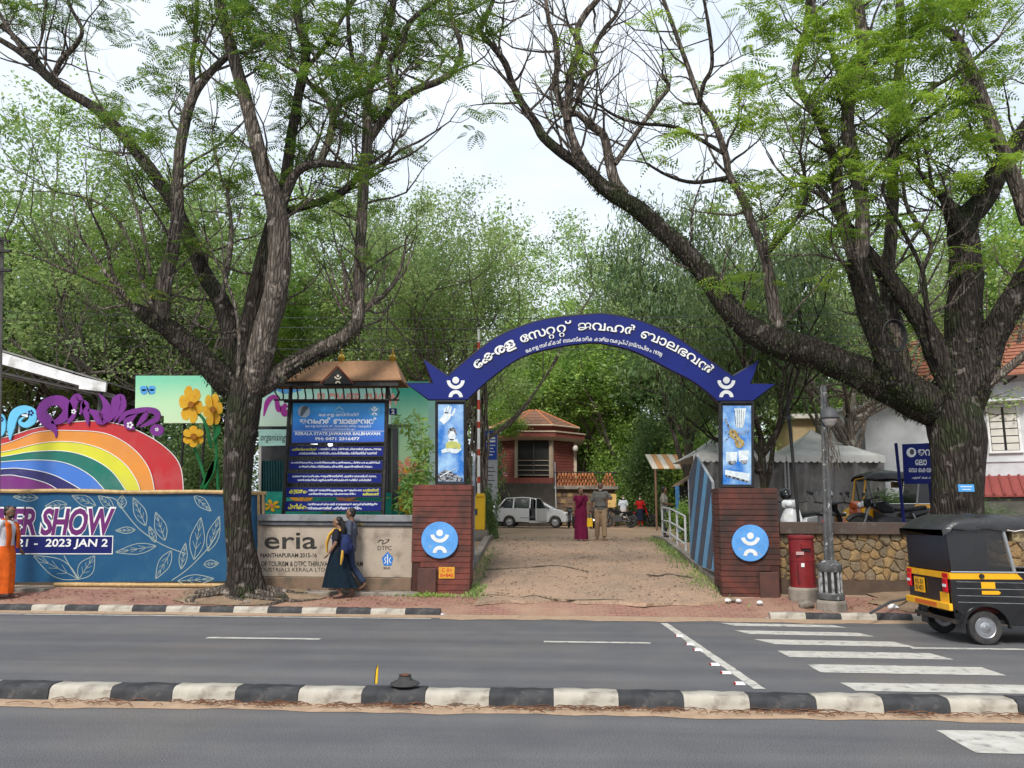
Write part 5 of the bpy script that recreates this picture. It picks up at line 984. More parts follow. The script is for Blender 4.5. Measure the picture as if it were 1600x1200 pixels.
# ---------------------------------------------------------------- three-wheeled auto rickshaw
K['vinyl'] = pm('black_vinyl', (.022, .022, .024), (.035, .035, .037), 3, .33, .4, 6, spec=.5); K['rblack'] = pm('rickshaw_black', (.014, .014, .015), (.02, .02, .021), 4, .25, coat=.5, stain=(.07, .06, .05), sscale=3, slo=.6, shi=.85); K['ryel'] = pm('rickshaw_yellow', (.82, .42, .01), (.74, .36, .01), 4, .35, coat=.4, stain=(.4, .22, .05), sscale=5, slo=.62, shi=.8)
K['film'] = glass('dark_film', (.012, .012, .013), .90, .3)
def rickshaw(name, label, loc, rz, group=None, sc=1, front=None):
    o = thing(name, label, 'auto rickshaw', loc, rz, group); o.scale = (sc, sc, sc); H = .64
    arch = [(.31 * math.cos(t), .235 + .31 * math.sin(t)) for t in [PI - PI * k / 14 for k in range(15)]]
    tub = [(-.42, .98), (-.43, .62), (-.42, .50), (-.31, .40)] + [a for a in arch if a[1] > .25] + [(.36, .27), (1.42, .25), (1.42, .98)]
    MB().prism(tub, -H, -H + .03).build('side_panel', K['rblack'], o, bev=.008); MB().prism(tub, H - .03, H).build('side_panel', K['rblack'], o, bev=.008)
    MB().bx(-.43, -.40, -H + .001, H - .001, .45, .98).build('tail_panel', K['rblack'], o, bev=.006); MB().bx(-.39, 1.42, -H + .032, H - .032, .28, .34).build('floor', K['rblack'], o)
    # side ribs, stripes
    for z_, x1_ in ((.86, .62), (.77, .62), (.67, .60), (.58, .5)):
        for s_ in (-1, 1): m = MB(); m.tube([(-.36, s_ * (H + .001), z_), (x1_ if z_ > .6 else .55, s_ * (H + .001), z_ - .012)], .005, 4); m.build('body_rib', K['steel'], o)
    for s_ in (-1, 1):
        MB().prism([(-.43, .895), (-.43, .985), (.48, .985), (.56, .90)], s_ * (H + .004) - .004, s_ * (H + .004) + .004).build('stripe', K['ryel'], o)
        m = MB(); m.tube([(-.43, s_ * (H + .01), .995), (.45, s_ * (H + .01), .995), (1.4, s_ * (H + .01), .99)], .011, 6); m.build('trim', K['chrome'], o)
        m = MB(); m.tube([(a[0] * 1.03, s_ * (H + .01), a[1]) for a in arch], .026, 6, flat=1.6); m.build('wheel_arch', K['rblack'], o, sm=True)
        for xa_, xb_, za_, zb_ in ((-.02, .17, .77, .86), (-.02, .24, .69, .74)): MB().prism([(xa_, za_), (xa_, zb_), (xb_ - .03, zb_), (xb_, (za_ + zb_) / 2), (xb_ - .03, za_)] if zb_ < .75 else [(xa_, za_), (xa_, zb_), (xb_, zb_), (xb_, za_)], s_ * (H + .004) - .003, s_ * (H + .004) + .003).build('side_plate', K['ryel'], o)
        m = MB(); m.lathe([(.035, 0), (.03, .03), (.001, .03)], n=12, M=Matrix.Translation((-.01, s_ * (H + .01), .94)) @ Matrix.Rotation(R(90 * s_ * -1), 4, 'X')); m.build('fuel_cap', K['black'], o)
        # hood side: dark film window, frame tubes
        MB().add([(-.41, s_ * .63, 1.0), (.42, s_ * .63, 1.0), (.33, s_ * .61, 1.60), (-.43, s_ * .60, 1.58)], [(0, 1, 2, 3)]).build('film_window', K['film'], o)
        m = MB(); m.tube([(.46, s_ * .63, .99), (.36, s_ * .61, 1.62)], .022, 8, flat=1.8); m.build('pillar', pm('pillar_grey', (.32, .33, .34), (.25, .25, .26), 6, .4), o)
        m = MB(); m.tube([(1.42, s_ * .63, .98), (1.52, s_ * .58, 1.62)], .022, 8); m.build('pillar', K['rblack'], o)
    MB().bx(-.445, -.431, -H - .002, H + .002, .895, .985).build('stripe', K['ryel'], o)
    MB().add([(-.42, -.63, 1.0), (-.42, .63, 1.0), (-.44, .60, 1.58), (-.44, -.60, 1.58)], [(0, 1, 2, 3)]).build('film_window', K['film'], o)
    MB().bx(-.49, -.44, -H - .02, H + .02, .46, .56).build('bumper', K['ryel'], o, bev=.01)
    MB().bx(-.492, -.4905, -.30, .35, .48, .54).build('bumper_band', flat('bumper_orange', (.62, .13, .02)), o)
    pl_ = MB().bx(-.452, -.446, .10, .42, .64, .86).build('number_plate', K['ryel'], o)
    for s_, z0_, z1_ in (('KL 01', .76, .83), ('BU 4073', .67, .74)):
        v, f = glyphs(s_, .02); lo_, hi_ = v.min(0), v.max(0); q_ = (v - lo_) / (hi_ - lo_); MB().add([(-.4535, .38 - .24 * a, z0_ + (z1_ - z0_) * b) for a, b in q_], f).build('lettering', K['black'], pl_)
    MB().bx(-.452, -.446, -.58, -.34, .56, .70).build('permit_plate', K['ryel'], o)
    for y in (-.52, .56):
        l_ = MB().bx(-.47, -.44, y - .06, y + .06, .70, .90).build('tail_light', K['redl'], o, bev=.012); MB().bx(-.474, -.4705, y - .05, y + .05, .78, .82).build('lens', K['clearl'], l_)
        MB().bx(-.458, -.4465, y - .07, y + .07, .91, .97).build('reflector', K['redl'], o)
    for y in (-.5, .5): MB().bx(-.30, -.285, y - .10, y + .10, .16, .42).build('mud_flap', K['dgrey'], o)
    # canopy
    m = MB(); nx_, ny_ = 26, 14; q = random.Random(3)
    for i in range(nx_ + 1):
        x = -.50 + 2.1 * i / nx_; t = min(1, (x + .5) / .34); t2 = min(1, (1.6 - x) / .3); crown = 1.80 - .17 * (1 - t) ** 1.5 - .12 * (1 - t2) ** 2 - .012 * math.cos(x * 9)
        for j in range(ny_ + 1):
            u_ = -1 + 2 * j / ny_; y = .67 * math.sin(u_ * PI / 2) if abs(u_) < 1 else .67 * u_
            z_ = crown - .13 * abs(u_) ** 3.2 + .010 * math.sin(x * 23 + u_ * 4) * (1 if x < .3 else .4) + .008 * math.sin(x * 11 - u_ * 9)
            m.v.append((x, y, z_))
        for s_ in (-1, 1): m.v.append((x - .01, s_ * .665, 1.585 + .012 * math.sin(x * 40) * (x > .4) + (.01 * math.sin(x * 13))))
    st_ = ny_ + 3
    for i in range(nx_):
        for j in range(ny_): m.f.append((i * st_ + j, (i + 1) * st_ + j, (i + 1) * st_ + j + 1, i * st_ + j + 1))
        m.f.append((i * st_ + ny_ + 1, (i + 1) * st_ + ny_ + 1, (i + 1) * st_, i * st_)); m.f.append((i * st_ + ny_, (i + 1) * st_ + ny_, (i + 1) * st_ + ny_ + 2, i * st_ + ny_ + 2))
    m.f.append(tuple([ny_ + 1] + list(range(0, ny_ + 1)) + [ny_ + 2])); m.m = [0] * len(m.f); m.build('canopy', K['vinyl'], o, sm=True, ang=70)
    for k, y in enumerate((-.62, -.60)): 
        m = MB(); m.tube([(x / 10, -.672, 1.575 + .012 * math.sin(x * 2.2)) for x in range(4, 16)], .008, 4); m.build('fringe', K['offwhite'], o) if k == 0 else None
    # inside and front
    MB().bx(-.36, -.20, -.56, .56, .55, 1.15).build('rear_seat_back', pm('seat_red', (.16, .03, .025), (.1, .02, .02), 6), o, bev=.03); MB().bx(-.20, .28, -.56, .56, .42, .60).build('rear_seat', MATS['seat_red'], o, bev=.03); MB().bx(.95, 1.3, -.3, .3, .45, .65).build('driver_seat', K['dgrey'], o, bev=.03)
    MB().bx(.50, .66, -.60, -.35, 1.42, 1.56).build('luggage', pm('print_cloth', (.40, .30, .16), (.12, .09, .05), 18, .8), o)
    nose = [(1.40, .25), (1.40, .98), (1.62, .98), (1.86, .86), (2.0, .62), (2.02, .40), (1.9, .27)]
    MB().prism(nose, -.50, .50).build('nose', front or K['rblack'], o, bev=.06, seg=2)
    ws = MB().add([(1.63, -.52, .99), (1.63, .52, .99), (1.52, .50, 1.62), (1.52, -.50, 1.62)], [(0, 1, 2, 3)]).build('windscreen', glass('screen_glass', (.05, .06, .06), .55), o); 
    m = MB(); m.tube([(1.64, -.53, .98), (1.64, .53, .98), (1.53, .51, 1.63), (1.53, -.51, 1.63)], .02, 6, closed=True); m.build('screen_frame', front or K['rblack'], o)
    m = MB(); m.lathe([(.08, 0), (.075, .04), (.001, .05)], n=16, M=Matrix.Translation((1.93, 0, .72)) @ Matrix.Rotation(R(90), 4, 'Y')); m.build('headlight', K['clearl'], o)
    m = MB(); m.tube([(1.45, 0, .8), (1.42, 0, 1.05)], .02, 6); m.tube([(1.38, -.3, 1.08), (1.42, 0, 1.05), (1.38, .3, 1.08)], .015, 6); m.build('handlebar', K['iron'], o)
    for s_ in (-1, 1): m = MB(); m.tube([(1.60, s_ * .52, 1.15), (1.68, s_ * .66, 1.2)], .008, 4); m.ell((1.68, s_ * .70, 1.21), (.02, .06, .05)); m.build('mirror', K['black'], o)
    wheel(None, (0, -.57, .235), .235, .125, o); wheel(None, (0, .57, .235), .235, .125, o, rimmat=K['steel']); wheel(None, (1.75, 0, .235), .235, .11, o)
    return o
wc = onz(1537, 1008, 0)
rickshaw('auto_rickshaw', 'black auto rickshaw with yellow stripe and plates driving on the road', (wc.x + .04, wc.y + .60, 0), R(0), None)
rickshaw('auto_rickshaw', 'parked auto rickshaw with yellow nose behind the stone wall', (wx(1452, 19.5), 19.5, YZ), R(172), None, 1.0, K['ryel'])
# ---------------------------------------------------------------- motorcycles and scooters
def motorbike(name, label, loc, rz, tank, rimcol=None, lean=.12):
    o = thing(name, label, 'motorcycle', loc, rz)
    r_ = .30; rc = rimcol or K['black']
    wheel(None, (-.62, 0, r_), r_, .11, o, spokes=6, rimmat=rc); wheel(None, (.66, 0, r_), r_, .09, o, spokes=6, rimmat=rc)
    m = MB()
    for s_ in (-1, 1): m.tube([(.66, s_ * .08, .30), (.46, s_ * .08, .82), (.42, s_ * .08, .95)], .022, 6); m.tube([(-.62, s_ * .09, .30), (-.1, s_ * .09, .38)], .022, 5); m.tube([(-.55, s_ * .1, .36), (-.42, s_ * .1, .68)], .025, 6)
    m.build('fork', K['steel'], o)
    MB().prism([(-.15, .28), (.25, .26), (.32, .5), (.15, .62), (-.18, .58)], -.12, .12).build('engine', K['dgrey'], o, bev=.03)
    MB().prism([(-.05, .68), (-.08, .82), (.15, .95), (.38, .92), (.42, .80), (.2, .68)], -.14, .14).build('tank', tank, o, bev=.05, seg=2)
    MB().prism([(-.75, .80), (-.72, .86), (-.3, .80), (-.05, .80), (-.05, .72), (-.5, .72)], -.12, .12).build('seat', K['black'], o, bev=.03)
    MB().prism([(-.78, .70), (-.80, .80), (-.3, .74), (-.1, .62), (-.35, .56)], -.11, .11).build('tail_cowl', tank, o, bev=.03)
    m = MB(); m.tube([(.30, -.13, .34), (.1, -.15, .24), (-.3, -.16, .27), (-.72, -.17, .40)], [.02, .025, .035, .045], 8); m.build('exhaust', K['steel'], o, sm=True)
    m = MB(); m.tube([(.34, -.36, 1.03), (.42, -.15, .99), (.43, .15, .99), (.34, .36, 1.03)], .016, 6); m.build('handlebar', K['iron'], o)
    MB().prism([(.42, .80), (.40, 1.0), (.50, 1.02), (.60, .90), (.56, .80)], -.11, .11).build('headlamp_cowl', tank, o, bev=.03)
    m = MB(); m.ell((.58, 0, .88), (.03, .08, .07)); m.build('headlight', K['clearl'], o, sm=True)
    for cx, a0, a1 in ((.66, 40, 150), (-.62, 60, 190)): m = MB(); m.tube([(cx + .34 * math.cos(R(a0 + (a1 - a0) * k / 8)), 0, .30 + .34 * math.sin(R(a0 + (a1 - a0) * k / 8))) for k in range(9)], .05, 6, flat=1.3); m.build('mudguard', K['black'], o, sm=True)
    for s_ in (-1, 1): m = MB(); m.tube([(.38, s_ * .3, 1.02), (.36, s_ * .36, 1.18)], .007, 4); m.ell((.36, s_ * .38, 1.2), (.015, .05, .035)); m.build('mirror', K['black'], o)
    MB().bx(-.86, -.80, -.05, .05, .72, .78).build('tail_light', K['redl'], o)
    return o
def scooter(name, label, loc, rz, col, helmet=False):
    o = thing(name, label, 'scooter', loc, rz); r_ = .22
    wheel(None, (-.55, 0, r_), r_, .11, o, rimmat=K['grey']); wheel(None, (.62, 0, r_), r_, .10, o, rimmat=K['grey'])
    m = MB()
    for zz, w_, x0_, x1_ in ((.30, .10, .38, .46), (.45, .22, .36, .48), (.62, .24, .34, .47), (.80, .18, .30, .42), (.88, .14, .28, .40)):
        m.v += [(x0_, -w_, zz), (x1_, -w_ * .5, zz), (x1_ + .02, 0, zz), (x1_, w_ * .5, zz), (x0_, w_, zz)]
    m.f = [(i * 5 + k, i * 5 + 5 + k, i * 5 + 6 + k, i * 5 + 1 + k) for i in range(4) for k in range(4)] + [(i * 5 + 4, i * 5 + 9, i * 5 + 5, i * 5) for i in range(4)] + [(0, 1, 2, 3, 4), (24, 23, 22, 21, 20)]; m.m = [0] * len(m.f); m.build('apron', col, o, sm=True)
    MB().prism([(-.85, .52), (-.80, .70), (-.1, .66), (.02, .30), (.38, .27), (.38, .22), (-.25, .22), (-.45, .36)], -.17, .17).build('body', col, o, bev=.05, seg=2)
    MB().prism([(-.78, .71), (-.75, .79), (-.35, .78), (.0, .76), (-.02, .68)], -.15, .15).build('seat', K['black'], o, bev=.03)
    MB().prism([(.30, .86), (.26, .98), (.36, 1.04), (.46, .98), (.44, .86)], -.16, .16).build('headset', col, o, bev=.04, seg=2)
    m = MB(); m.ell((.45, 0, .94), (.03, .08, .06)); m.build('headlight', K['clearl'], o, sm=True)
    m = MB(); m.tube([(.26, -.34, 1.0), (.32, -.15, .98), (.32, .15, .98), (.26, .34, 1.0)], .018, 6); m.build('handlebar', K['black'], o)
    m = MB(); m.tube([(.62 + .25 * math.cos(R(30 + 14 * k)), 0, .22 + .25 * math.sin(R(30 + 14 * k))) for k in range(10)], .06, 6, flat=1.2); m.build('mudguard', col, o, sm=True)
    for s_ in (-1, 1): m = MB(); m.tube([(.29, s_ * .28, 1.0), (.28, s_ * .36, 1.18)], .007, 4); m.ell((.28, s_ * .38, 1.2), (.015, .055, .04)); m.build('mirror', K['black'], o)
    MB().bx(-.88, -.84, -.07, .07, .56, .62).build('tail_light', K['redl'], o); MB().bx(-.90, -.885, -.10, .10, .40, .52).build('number_plate', K['white'], o)
    MB().bx(.47, .48, -.10, .10, .60, .72).build('number_plate', K['white'], o)
    return o
K['bred'] = pm('bike_red', (.42, .03, .015), (.3, .02, .012), 4, .3, coat=.4); K['bblk'] = pm('bike_black', (.012, .012, .013), None, rough=.3, coat=.4); K['bwht'] = pm('scooter_white', (.66, .67, .68), (.6, .6, .61), 3, .3, coat=.5); K['borg'] = pm('scooter_orange', (.55, .10, .02), (.4, .08, .02), 3, .3, coat=.4)
scooter('scooter', 'white scooter parked behind the stone wall beside the gate pillar', (wx(1246, 17.2), 17.2, YZ), R(-130), K['bwht'])
scooter('scooter', 'dark scooter with white number plate parked behind the lamp post', (wx(1296, 17.5), 17.5, YZ), R(65), K['bblk'])
scooter('scooter', 'orange and black scooter parked next to the lamp post', (wx(1318, 18.3), 18.3, YZ), R(-60), K['borg'])
motorbike('motorcycle', 'red and black motorcycle parked in front of the yellow-nosed rickshaw', (wx(1392, 17.4), 17.4, YZ + .08), R(176), K['bblk'], K['bred'])
motorbike('motorcycle', 'black motorcycle parked behind the couple on the drive', (wx(968, 40), 40, gz(40)), R(150), K['bblk'])
motorbike('motorcycle', 'black motorcycle standing behind the man in white', (wx(1000, 43), 43, gz(43)), R(-35), K['bblk'])
motorbike('motorcycle', 'dark motorcycle standing beside the silver car bonnet', (wx(893, 39), 39, gz(39)), R(100), K['bblk'])
motorbike('motorcycle', 'dark motorcycle half hidden behind the woman in maroon', (wx(925, 38), 38, gz(38)), R(80), K['bblk'])
for px, Y, z_, lb, mt in ((1229, 17.15, YZ + 1.03, 'black helmet hanging on the white scooter handlebar', K['bblk']), (1294, 17.45, YZ + 1.02, 'grey helmet resting on the dark scooter', K['steel'])):
    h_ = thing('helmet', lb, 'helmet', (wx(px, Y), Y, z_)); m = MB(); m.ell((0, 0, .13), (.13, .15, .14)); m.build('shell', mt, h_, sm=True); m = MB(); m.ell((0, -.05, .11), (.105, .12, .06)); m.build('visor', K['wglass'], h_, sm=True)
# ---------------------------------------------------------------- silver hatchback with an open door
def hatchback(loc, rz):
    o = thing('hatchback_car', 'silver hatchback with its front door open, parked before the kiosk steps', 'car', loc, rz); H = .74
    rear = [(-1.70, .38), (-1.72, .62), (-1.66, .92), (-.10, .92), (-.10, .24), (-.78, .22)] ; 
    def archcut(cx, a): return [(cx + .30 * math.cos(t), .27 + .30 * math.sin(t)) for t in a]
    rp = [(-1.66, .92), (-.10, .90), (-.10, .24)] + archcut(-1.08, [PI * k / 10 for k in range(11)]) + [(-1.62, .28), (-1.72, .40), (-1.73, .66)]
    fp = [(.72, .90), (.95, .90), (1.45, .80), (1.66, .66), (1.72, .48), (1.68, .28)] + archcut(1.15, [PI * k / 10 for k in range(11)]) + [(.72, .24)]
    for s_ in (-1, 1): MB().prism(rp, s_ * H - .04 * (s_ > 0), s_ * H + .04 * (s_ < 0)).build('rear_quarter', K['silver'], o, bev=.015); MB().prism(fp, s_ * H - .04 * (s_ > 0), s_ * H + .04 * (s_ < 0)).build('front_wing', K['silver'], o, bev=.015)
    MB().prism([(.74, .90), (.95, .925), (1.45, .83), (1.67, .68), (1.73, .48), (1.69, .3), (1.60, .3), (1.4, .7)], -H + .045, H - .045).build('bonnet', K['silver'], o, bev=.02)
    MB().prism([(-1.70, .3), (-1.74, .66), (-1.68, .93), (-1.60, .93), (-1.6, .3)], -H + .045, H - .045).build('tailgate', K['silver'], o, bev=.015)
    MB().bx(-1.6, 1.4, -H + .05, H - .05, .22, .34).build('floor_pan', K['black'], o); MB().bx(-.10, .72, H - .05, H, .24, .9).build('door_panel', K['silver'], o)
    MB().bx(-.099, .719, -H, -H + .08, .22, .33).build('sill', K['silver'], o)
    # cabin: pillars, roof, glass
    MB().prism([(-1.38, 1.33), (-1.22, 1.42), (-.4, 1.46), (.05, 1.42), (.22, 1.33), (.0, 1.37), (-.4, 1.40), (-1.2, 1.37)], -.57, .57).build('roof', K['silver'], o, bev=.015)
    for s_ in (-1, 1):
        for a, b in (((-1.66, .92), (-1.30, 1.36)), ((-.90, .92), (-.86, 1.40)), ((-.08, .90), (-.06, 1.42)), ((1.02, .90), (.14, 1.37))): m = MB(); m.tube([(a[0], s_ * (H - .03), a[1]), (b[0], s_ * .57, b[1])], .035, 6); m.build('pillar', K['silver'], o)
        for quad in ([(-1.48, .97), (-.93, .95), (-.90, 1.35), (-1.20, 1.33)], [(-.87, .94), (-.12, .94), (-.10, 1.37), (-.84, 1.36)]) + (([(-.05, .92), (.92, .92), (.12, 1.34), (-.04, 1.37)],) if s_ > 0 else ()):
            MB().add([(x, s_ * (H - .03 - (z_ - .92) * .34), z_) for x, z_ in quad], [(0, 1, 2, 3)]).build('side_window', K['wglass'], o)
    MB().add([(1.0, -.66, .93), (1.0, .66, .93), (.16, .54, 1.36), (.16, -.54, 1.36)], [(0, 1, 2, 3)]).build('windscreen', glass('car_screen', (.04, .05, .05), .7), o)
    MB().add([(-1.66, -.62, .95), (-1.66, .62, .95), (-1.33, .53, 1.35), (-1.33, -.53, 1.35)], [(3, 2, 1, 0)]).build('rear_window', K['wglass'], o)
    for y in (-.36, .36): MB().bx(-.15, .3, y - .22, y + .22, .4, .56).build('seat', K['dgrey'], o, bev=.03); MB().bx(-.28, -.14, y - .22, y + .22, .5, 1.12).build('seat_back', K['dgrey'], o, bev=.03)
    for s_ in (-1, 1):
        MB().box((-1.70, s_ * .66, .78), (.08, .14, .26)).build('tail_light', K['redl'], o, bev=.02); MB().box((1.58, s_ * .60, .68), (.18, .22, .13), ry=.4).build('headlight', K['clearl'], o, bev=.03)
        m = MB(); m.tube([(-.55, s_ * (H + .005), .46), (.0, s_ * (H + .005), .46)], .012, 4); m.build('side_moulding', K['dgrey'], o)
    MB().box((-.72, -H - .005, .80), (.14, .02, .03)).build('door_handle', K['silver'], o)
    MB().bx(1.60, 1.76, -.72, .72, .26, .46).build('front_bumper', K['silver'], o, bev=.04); MB().bx(-1.77, -1.62, -.72, .72, .26, .48).build('rear_bumper', K['silver'], o, bev=.04)
    for x in (-1.08, 1.15):
        wheel(None, (x, -.66, .265), .265, .15, o, rimmat=K['steel'])
        w_ = wheel(None, (x, .66, .265), .265, .15, o, rimmat=K['steel'])
    # open door hinged at its front edge
    M = Matrix.Translation((.72, -H, 0)) @ Matrix.Rotation(R(58), 4, 'Z')
    d_ = MB().bx(-.80, 0, -.03, .03, .28, .90, M=M).build('open_door', K['silver'], o, bev=.015)
    MB().bx(-.76, -.04, -.035, -.031, .33, .84, M=M).build('door_lining', K['silver'], d_); MB().bx(-.76, -.04, .031, .036, .33, .84, M=M).build('door_lining', K['dgrey'], d_)
    MB().add([(-.78, 0, .92), (-.03, 0, .92), (-.45, 0, 1.34), (-.76, 0, 1.36)], [(0, 1, 2, 3)], 0, M).build('door_window', K['wglass'], d_)
    m = MB(); m.tube([M @ Vector(p) for p in ((-.79, 0, .9), (-.77, 0, 1.38), (-.45, 0, 1.36), (0, 0, .92))], .022, 5); m.build('window_frame', K['silver'], d_)
    m = MB(); m.ell((.80, -H - .10, .98), (.05, .08, .06)); m.build('mirror', K['silver'], o, sm=True)
    return o
hatchback((wx(833, 38.5), 38.5, gz(38.5) + .02), R(-6))
# ---------------------------------------------------------------- post box
pb = root_at('post_box', 'red cylindrical post box on a round concrete base beside the gate pillar', 'post box', 1249, 15.0)
K['pred'] = pm('postbox_red', (.20, .016, .018), (.15, .013, .015), 5, .45, stain=(.09, .02, .02), sscale=4); zb = at(1250, 917, 15).z; zt = at(1250, 836, 15).z; bx0 = wx(1249, 15.0)
MB().lathe([(.27, 0), (.275, .28), (.25, zb - gz(15) + .08), (.0, zb - gz(15) + .08)], (bx0, 15.0, gz(15) - .08), 24).build('base', K['concrete'], pb, w=True, sm=True, ang=30)
hh = zt - zb
MB().lathe([(.235, 0), (.235, .03), (.225, .035), (.225, hh * .50), (.232, hh * .505), (.232, hh * .53), (.225, hh * .535), (.225, hh - .07), (.245, hh - .06), (.245, hh - .02), (.20, hh), (.0, hh + .01)], (bx0, 15.0, zb), 32).build('body', K['pred'], pb, w=True, sm=True, ang=30)
MB().bx(bx0 - .08, bx0 + .10, 14.73, 14.80, zb + hh * .74, zb + hh * .84).build('slot_hood', K['pred'], pb, w=True, bev=.01)
MB().bx(bx0 - .06, bx0 + .08, 14.755, 14.775, zb + hh * .70, zb + hh * .735).build('slot', K['black'], pb, w=True)
MB().pxp([(1244, 862), (1256, 862), (1256, 867), (1244, 867)], 14.762, .01).build('badge', flat('badge_pale', (.45, .30, .28)), pb, w=True)
MB().pxp([(1252, 880), (1257, 880), (1257, 886), (1252, 886)], 14.768, .01).build('notice', K['white'], pb, w=True)
m = MB(); m.tube([(bx0 - .15, 14.80, zb + hh * .46), (bx0 - .15, 14.80, zb + .08), (bx0 + .17, 14.805, zb + .08), (bx0 + .17, 14.805, zb + hh * .46)], .007, 4); m.build('door_seam', K['black'], pb, w=True)
# ---------------------------------------------------------------- ornate lamp post
LY = 14.25; lx = wx(1291, LY); zk = gz(LY)
lp = thing('lamp_post', 'fluted grey iron lamp post with worn paint on a stone block beside the post box', 'lamp post', (lx, LY, zk))
K['lpaint'] = pm('lamp_grey', (.05, .052, .052), (.10, .10, .10), 10, .6, .3, 40, stain=(.42, .42, .41), sscale=14, slo=.60, shi=.68)
zbk = at(1291, 937, LY).z; zped = at(1291, 880, LY).z; ztp_ = at(1279, 606, LY).z - 2.0
MB().lathe([(.27, -.1), (.27, zbk - zk - .03), (.24, zbk - zk), (0, zbk - zk)], (lx, LY, zk), 8).build('block', K['concrete'], lp, w=True, bev=.02)
MB().lathe([(.20, 0), (.225, .02), (.225, .10), (.19, .13)], (lx, LY, zbk), 24).build('base_ring', K['lpaint'], lp, w=True, sm=True)
MB().lathe([(.17, .12), (.165, zped - zbk - .14)], (lx, LY, zbk), 24).build('pedestal', K['black'], lp, w=True, sm=True)
for k in range(10): a = 2 * PI * k / 10 + .2; m = MB(); m.tube([(lx + .175 * math.cos(a), LY + .175 * math.sin(a), zbk + .12), (lx + .17 * math.cos(a), LY + .17 * math.sin(a), zped - .13)], .024, 6); m.build('flute', pm('lamp_pale', (.38, .38, .37), (.2, .2, .2), 12, .7, stain=(.06, .06, .06), sscale=12), lp, w=True)
MB().lathe([(.19, zped - zbk - .15), (.215, zped - zbk - .10), (.205, zped - zbk - .02), (.15, zped - zbk + .02), (.12, zped - zbk + .06)], (lx, LY, zbk), 24).build('collar', K['lpaint'], lp, w=True, sm=True)
m = MB(); n = 16; P = []
xt_ = at(1279, 606, LY).x - at(1288, 880, LY).x
def shaft(t): return (lx + xt_ * t, LY, zped + .04 + (ztp_ + 2.0 - zped) * t)
m.tube([shaft(t / 8) for t in range(9)], [.085 - .004 * t for t in range(9)], n)
for i in range(9):
    for j in range(0, n, 2): c_ = Vector(shaft(i / 8)); v = Vector(m.v[i * n + j]); m.v[i * n + j] = tuple(c_ + (v - c_) * .72)
m.build('shaft', K['lpaint'], lp, w=True)
p = at(1296, 653, LY - .1); c_ = Vector((p.x, LY - .1, p.z))
m = MB(); m.tube([(lx + xt_ * .85, LY, p.z + .35), (c_.x - .02, LY - .05, p.z + .28), (c_.x, LY - .1, p.z + .18)], .02, 6); m.build('bracket', K['iron'], lp, w=True)
m = MB(); m.lathe([(.04, .2), (.10, .17), (.16, .06), (.17, .0), (.15, -.02)], c_, 16); m.build('lamp_hood', K['dgrey'], lp, w=True, sm=True)
m = MB(); m.lathe([(.145, .0), (.13, -.06), (.08, -.14), (.02, -.17)], c_, 10); m.build('lamp_glass', glass('lamp_glass', (.35, .32, .30), 1, .2), lp, w=True)
m = MB(); q = random.Random(5)
for k in range(40): x = c_.x + q.uniform(-.12, .14); z0_ = p.z - .15 - q.uniform(0, .5); m.tube([(x, LY - .02 + q.uniform(-.1, .1), z0_), (x + q.uniform(-.1, .1), LY + q.uniform(-.1, .1), z0_ - q.uniform(.2, .5))], .006, 3)
m.build('dead_creeper', pm('dead_vine', (.17, .13, .10), (.1, .08, .06), 9), lp, w=True, kind='stuff')
# ---------------------------------------------------------------- boom barrier, notice sign, railing
by_ = 23.5; zb_ = at(748, 828, by_).z
bb_ = thing('boom_barrier', 'raised red and white boom barrier on a yellow cabinet inside the gate', 'barrier', (wx(748, by_), by_, gz(by_)))
MB().bx(wx(737, by_), wx(757, by_), by_, by_ + .4, zb_, at(748, 776, by_).z).build('cabinet', K['yellow'], bb_, w=True, bev=.015)
MB().bx(wx(734, by_), wx(762, by_), by_ - .1, by_ + .6, gz(by_) - .1, zb_ - .001).build('plinth', K['concrete'], bb_, w=True)
MB().bx(wx(744, by_), wx(756, by_), by_ - .03, by_ + .3, at(748, 776, by_).z, at(748, 771, by_).z).build('hub', K['yellow'], bb_, w=True)
ys = [775, 755, 745, 712, 702, 669, 659, 640, 625, 545, 535, 512]
for i in range(len(ys) - 1): a, b = at(748, ys[i], by_ + .1), at(748, ys[i + 1], by_ + .1); m = MB(); m.tube([a, b], .045, 6); m.build('boom_band', flat('boom_red', (.45, .06, .03)) if i % 2 else K['white'], bb_, w=True)
MB().bx(wx(739, by_), wx(746, by_), by_ - .01, by_ - .001, at(742, 805, by_).z, at(742, 795, by_).z).build('label_plate', K['dgrey'], bb_, w=True)
sg = root_at('information_board', 'tall blue and white information board beside the yellow barrier', 'signboard', 770, 29)
MB().pxp([(758, 672), (776, 674), (776, 718), (758, 718)], 29, .06).build('panel', pm('board_royal', (.02, .06, .35), (.03, .09, .42), 9), sg, w=True); MB().pxp([(758, 718.5), (777, 718.5), (777, 782), (758, 782)], 29, .06).build('panel', pm('board_grey', (.36, .38, .42), (.5, .5, .52), 12), sg, w=True)
for i, y in enumerate((695, 700, 705, 710, 730, 736, 742, 750, 756)): MB().pxp([(760, y), (774 - (i * 3) % 5, y), (774 - (i * 3) % 5, y + 1.4), (760, y + 1.4)], 28.994, .003).build('text_line', K['ltext'] if y < 718 else K['dgrey'], sg, w=True)
for y in (683, 688): MB().pxp([(760, y), (774, y), (774, y + 3.2), (760, y + 3.2)], 28.994, .003).build('text_line', K['ltext'], sg, w=True)
for px in (759, 775): m = MB(); m.tube([(wx(px, 29), 29.1, gz(29)), (wx(px, 29), 29.1, at(px, 672, 29).z)], .04, 6); m.build('post', K['grey'], sg, w=True)
ns_ = root_at('notice_board', 'orange notice board on legs beside the kiosk terrace', 'notice board', 957, 41)
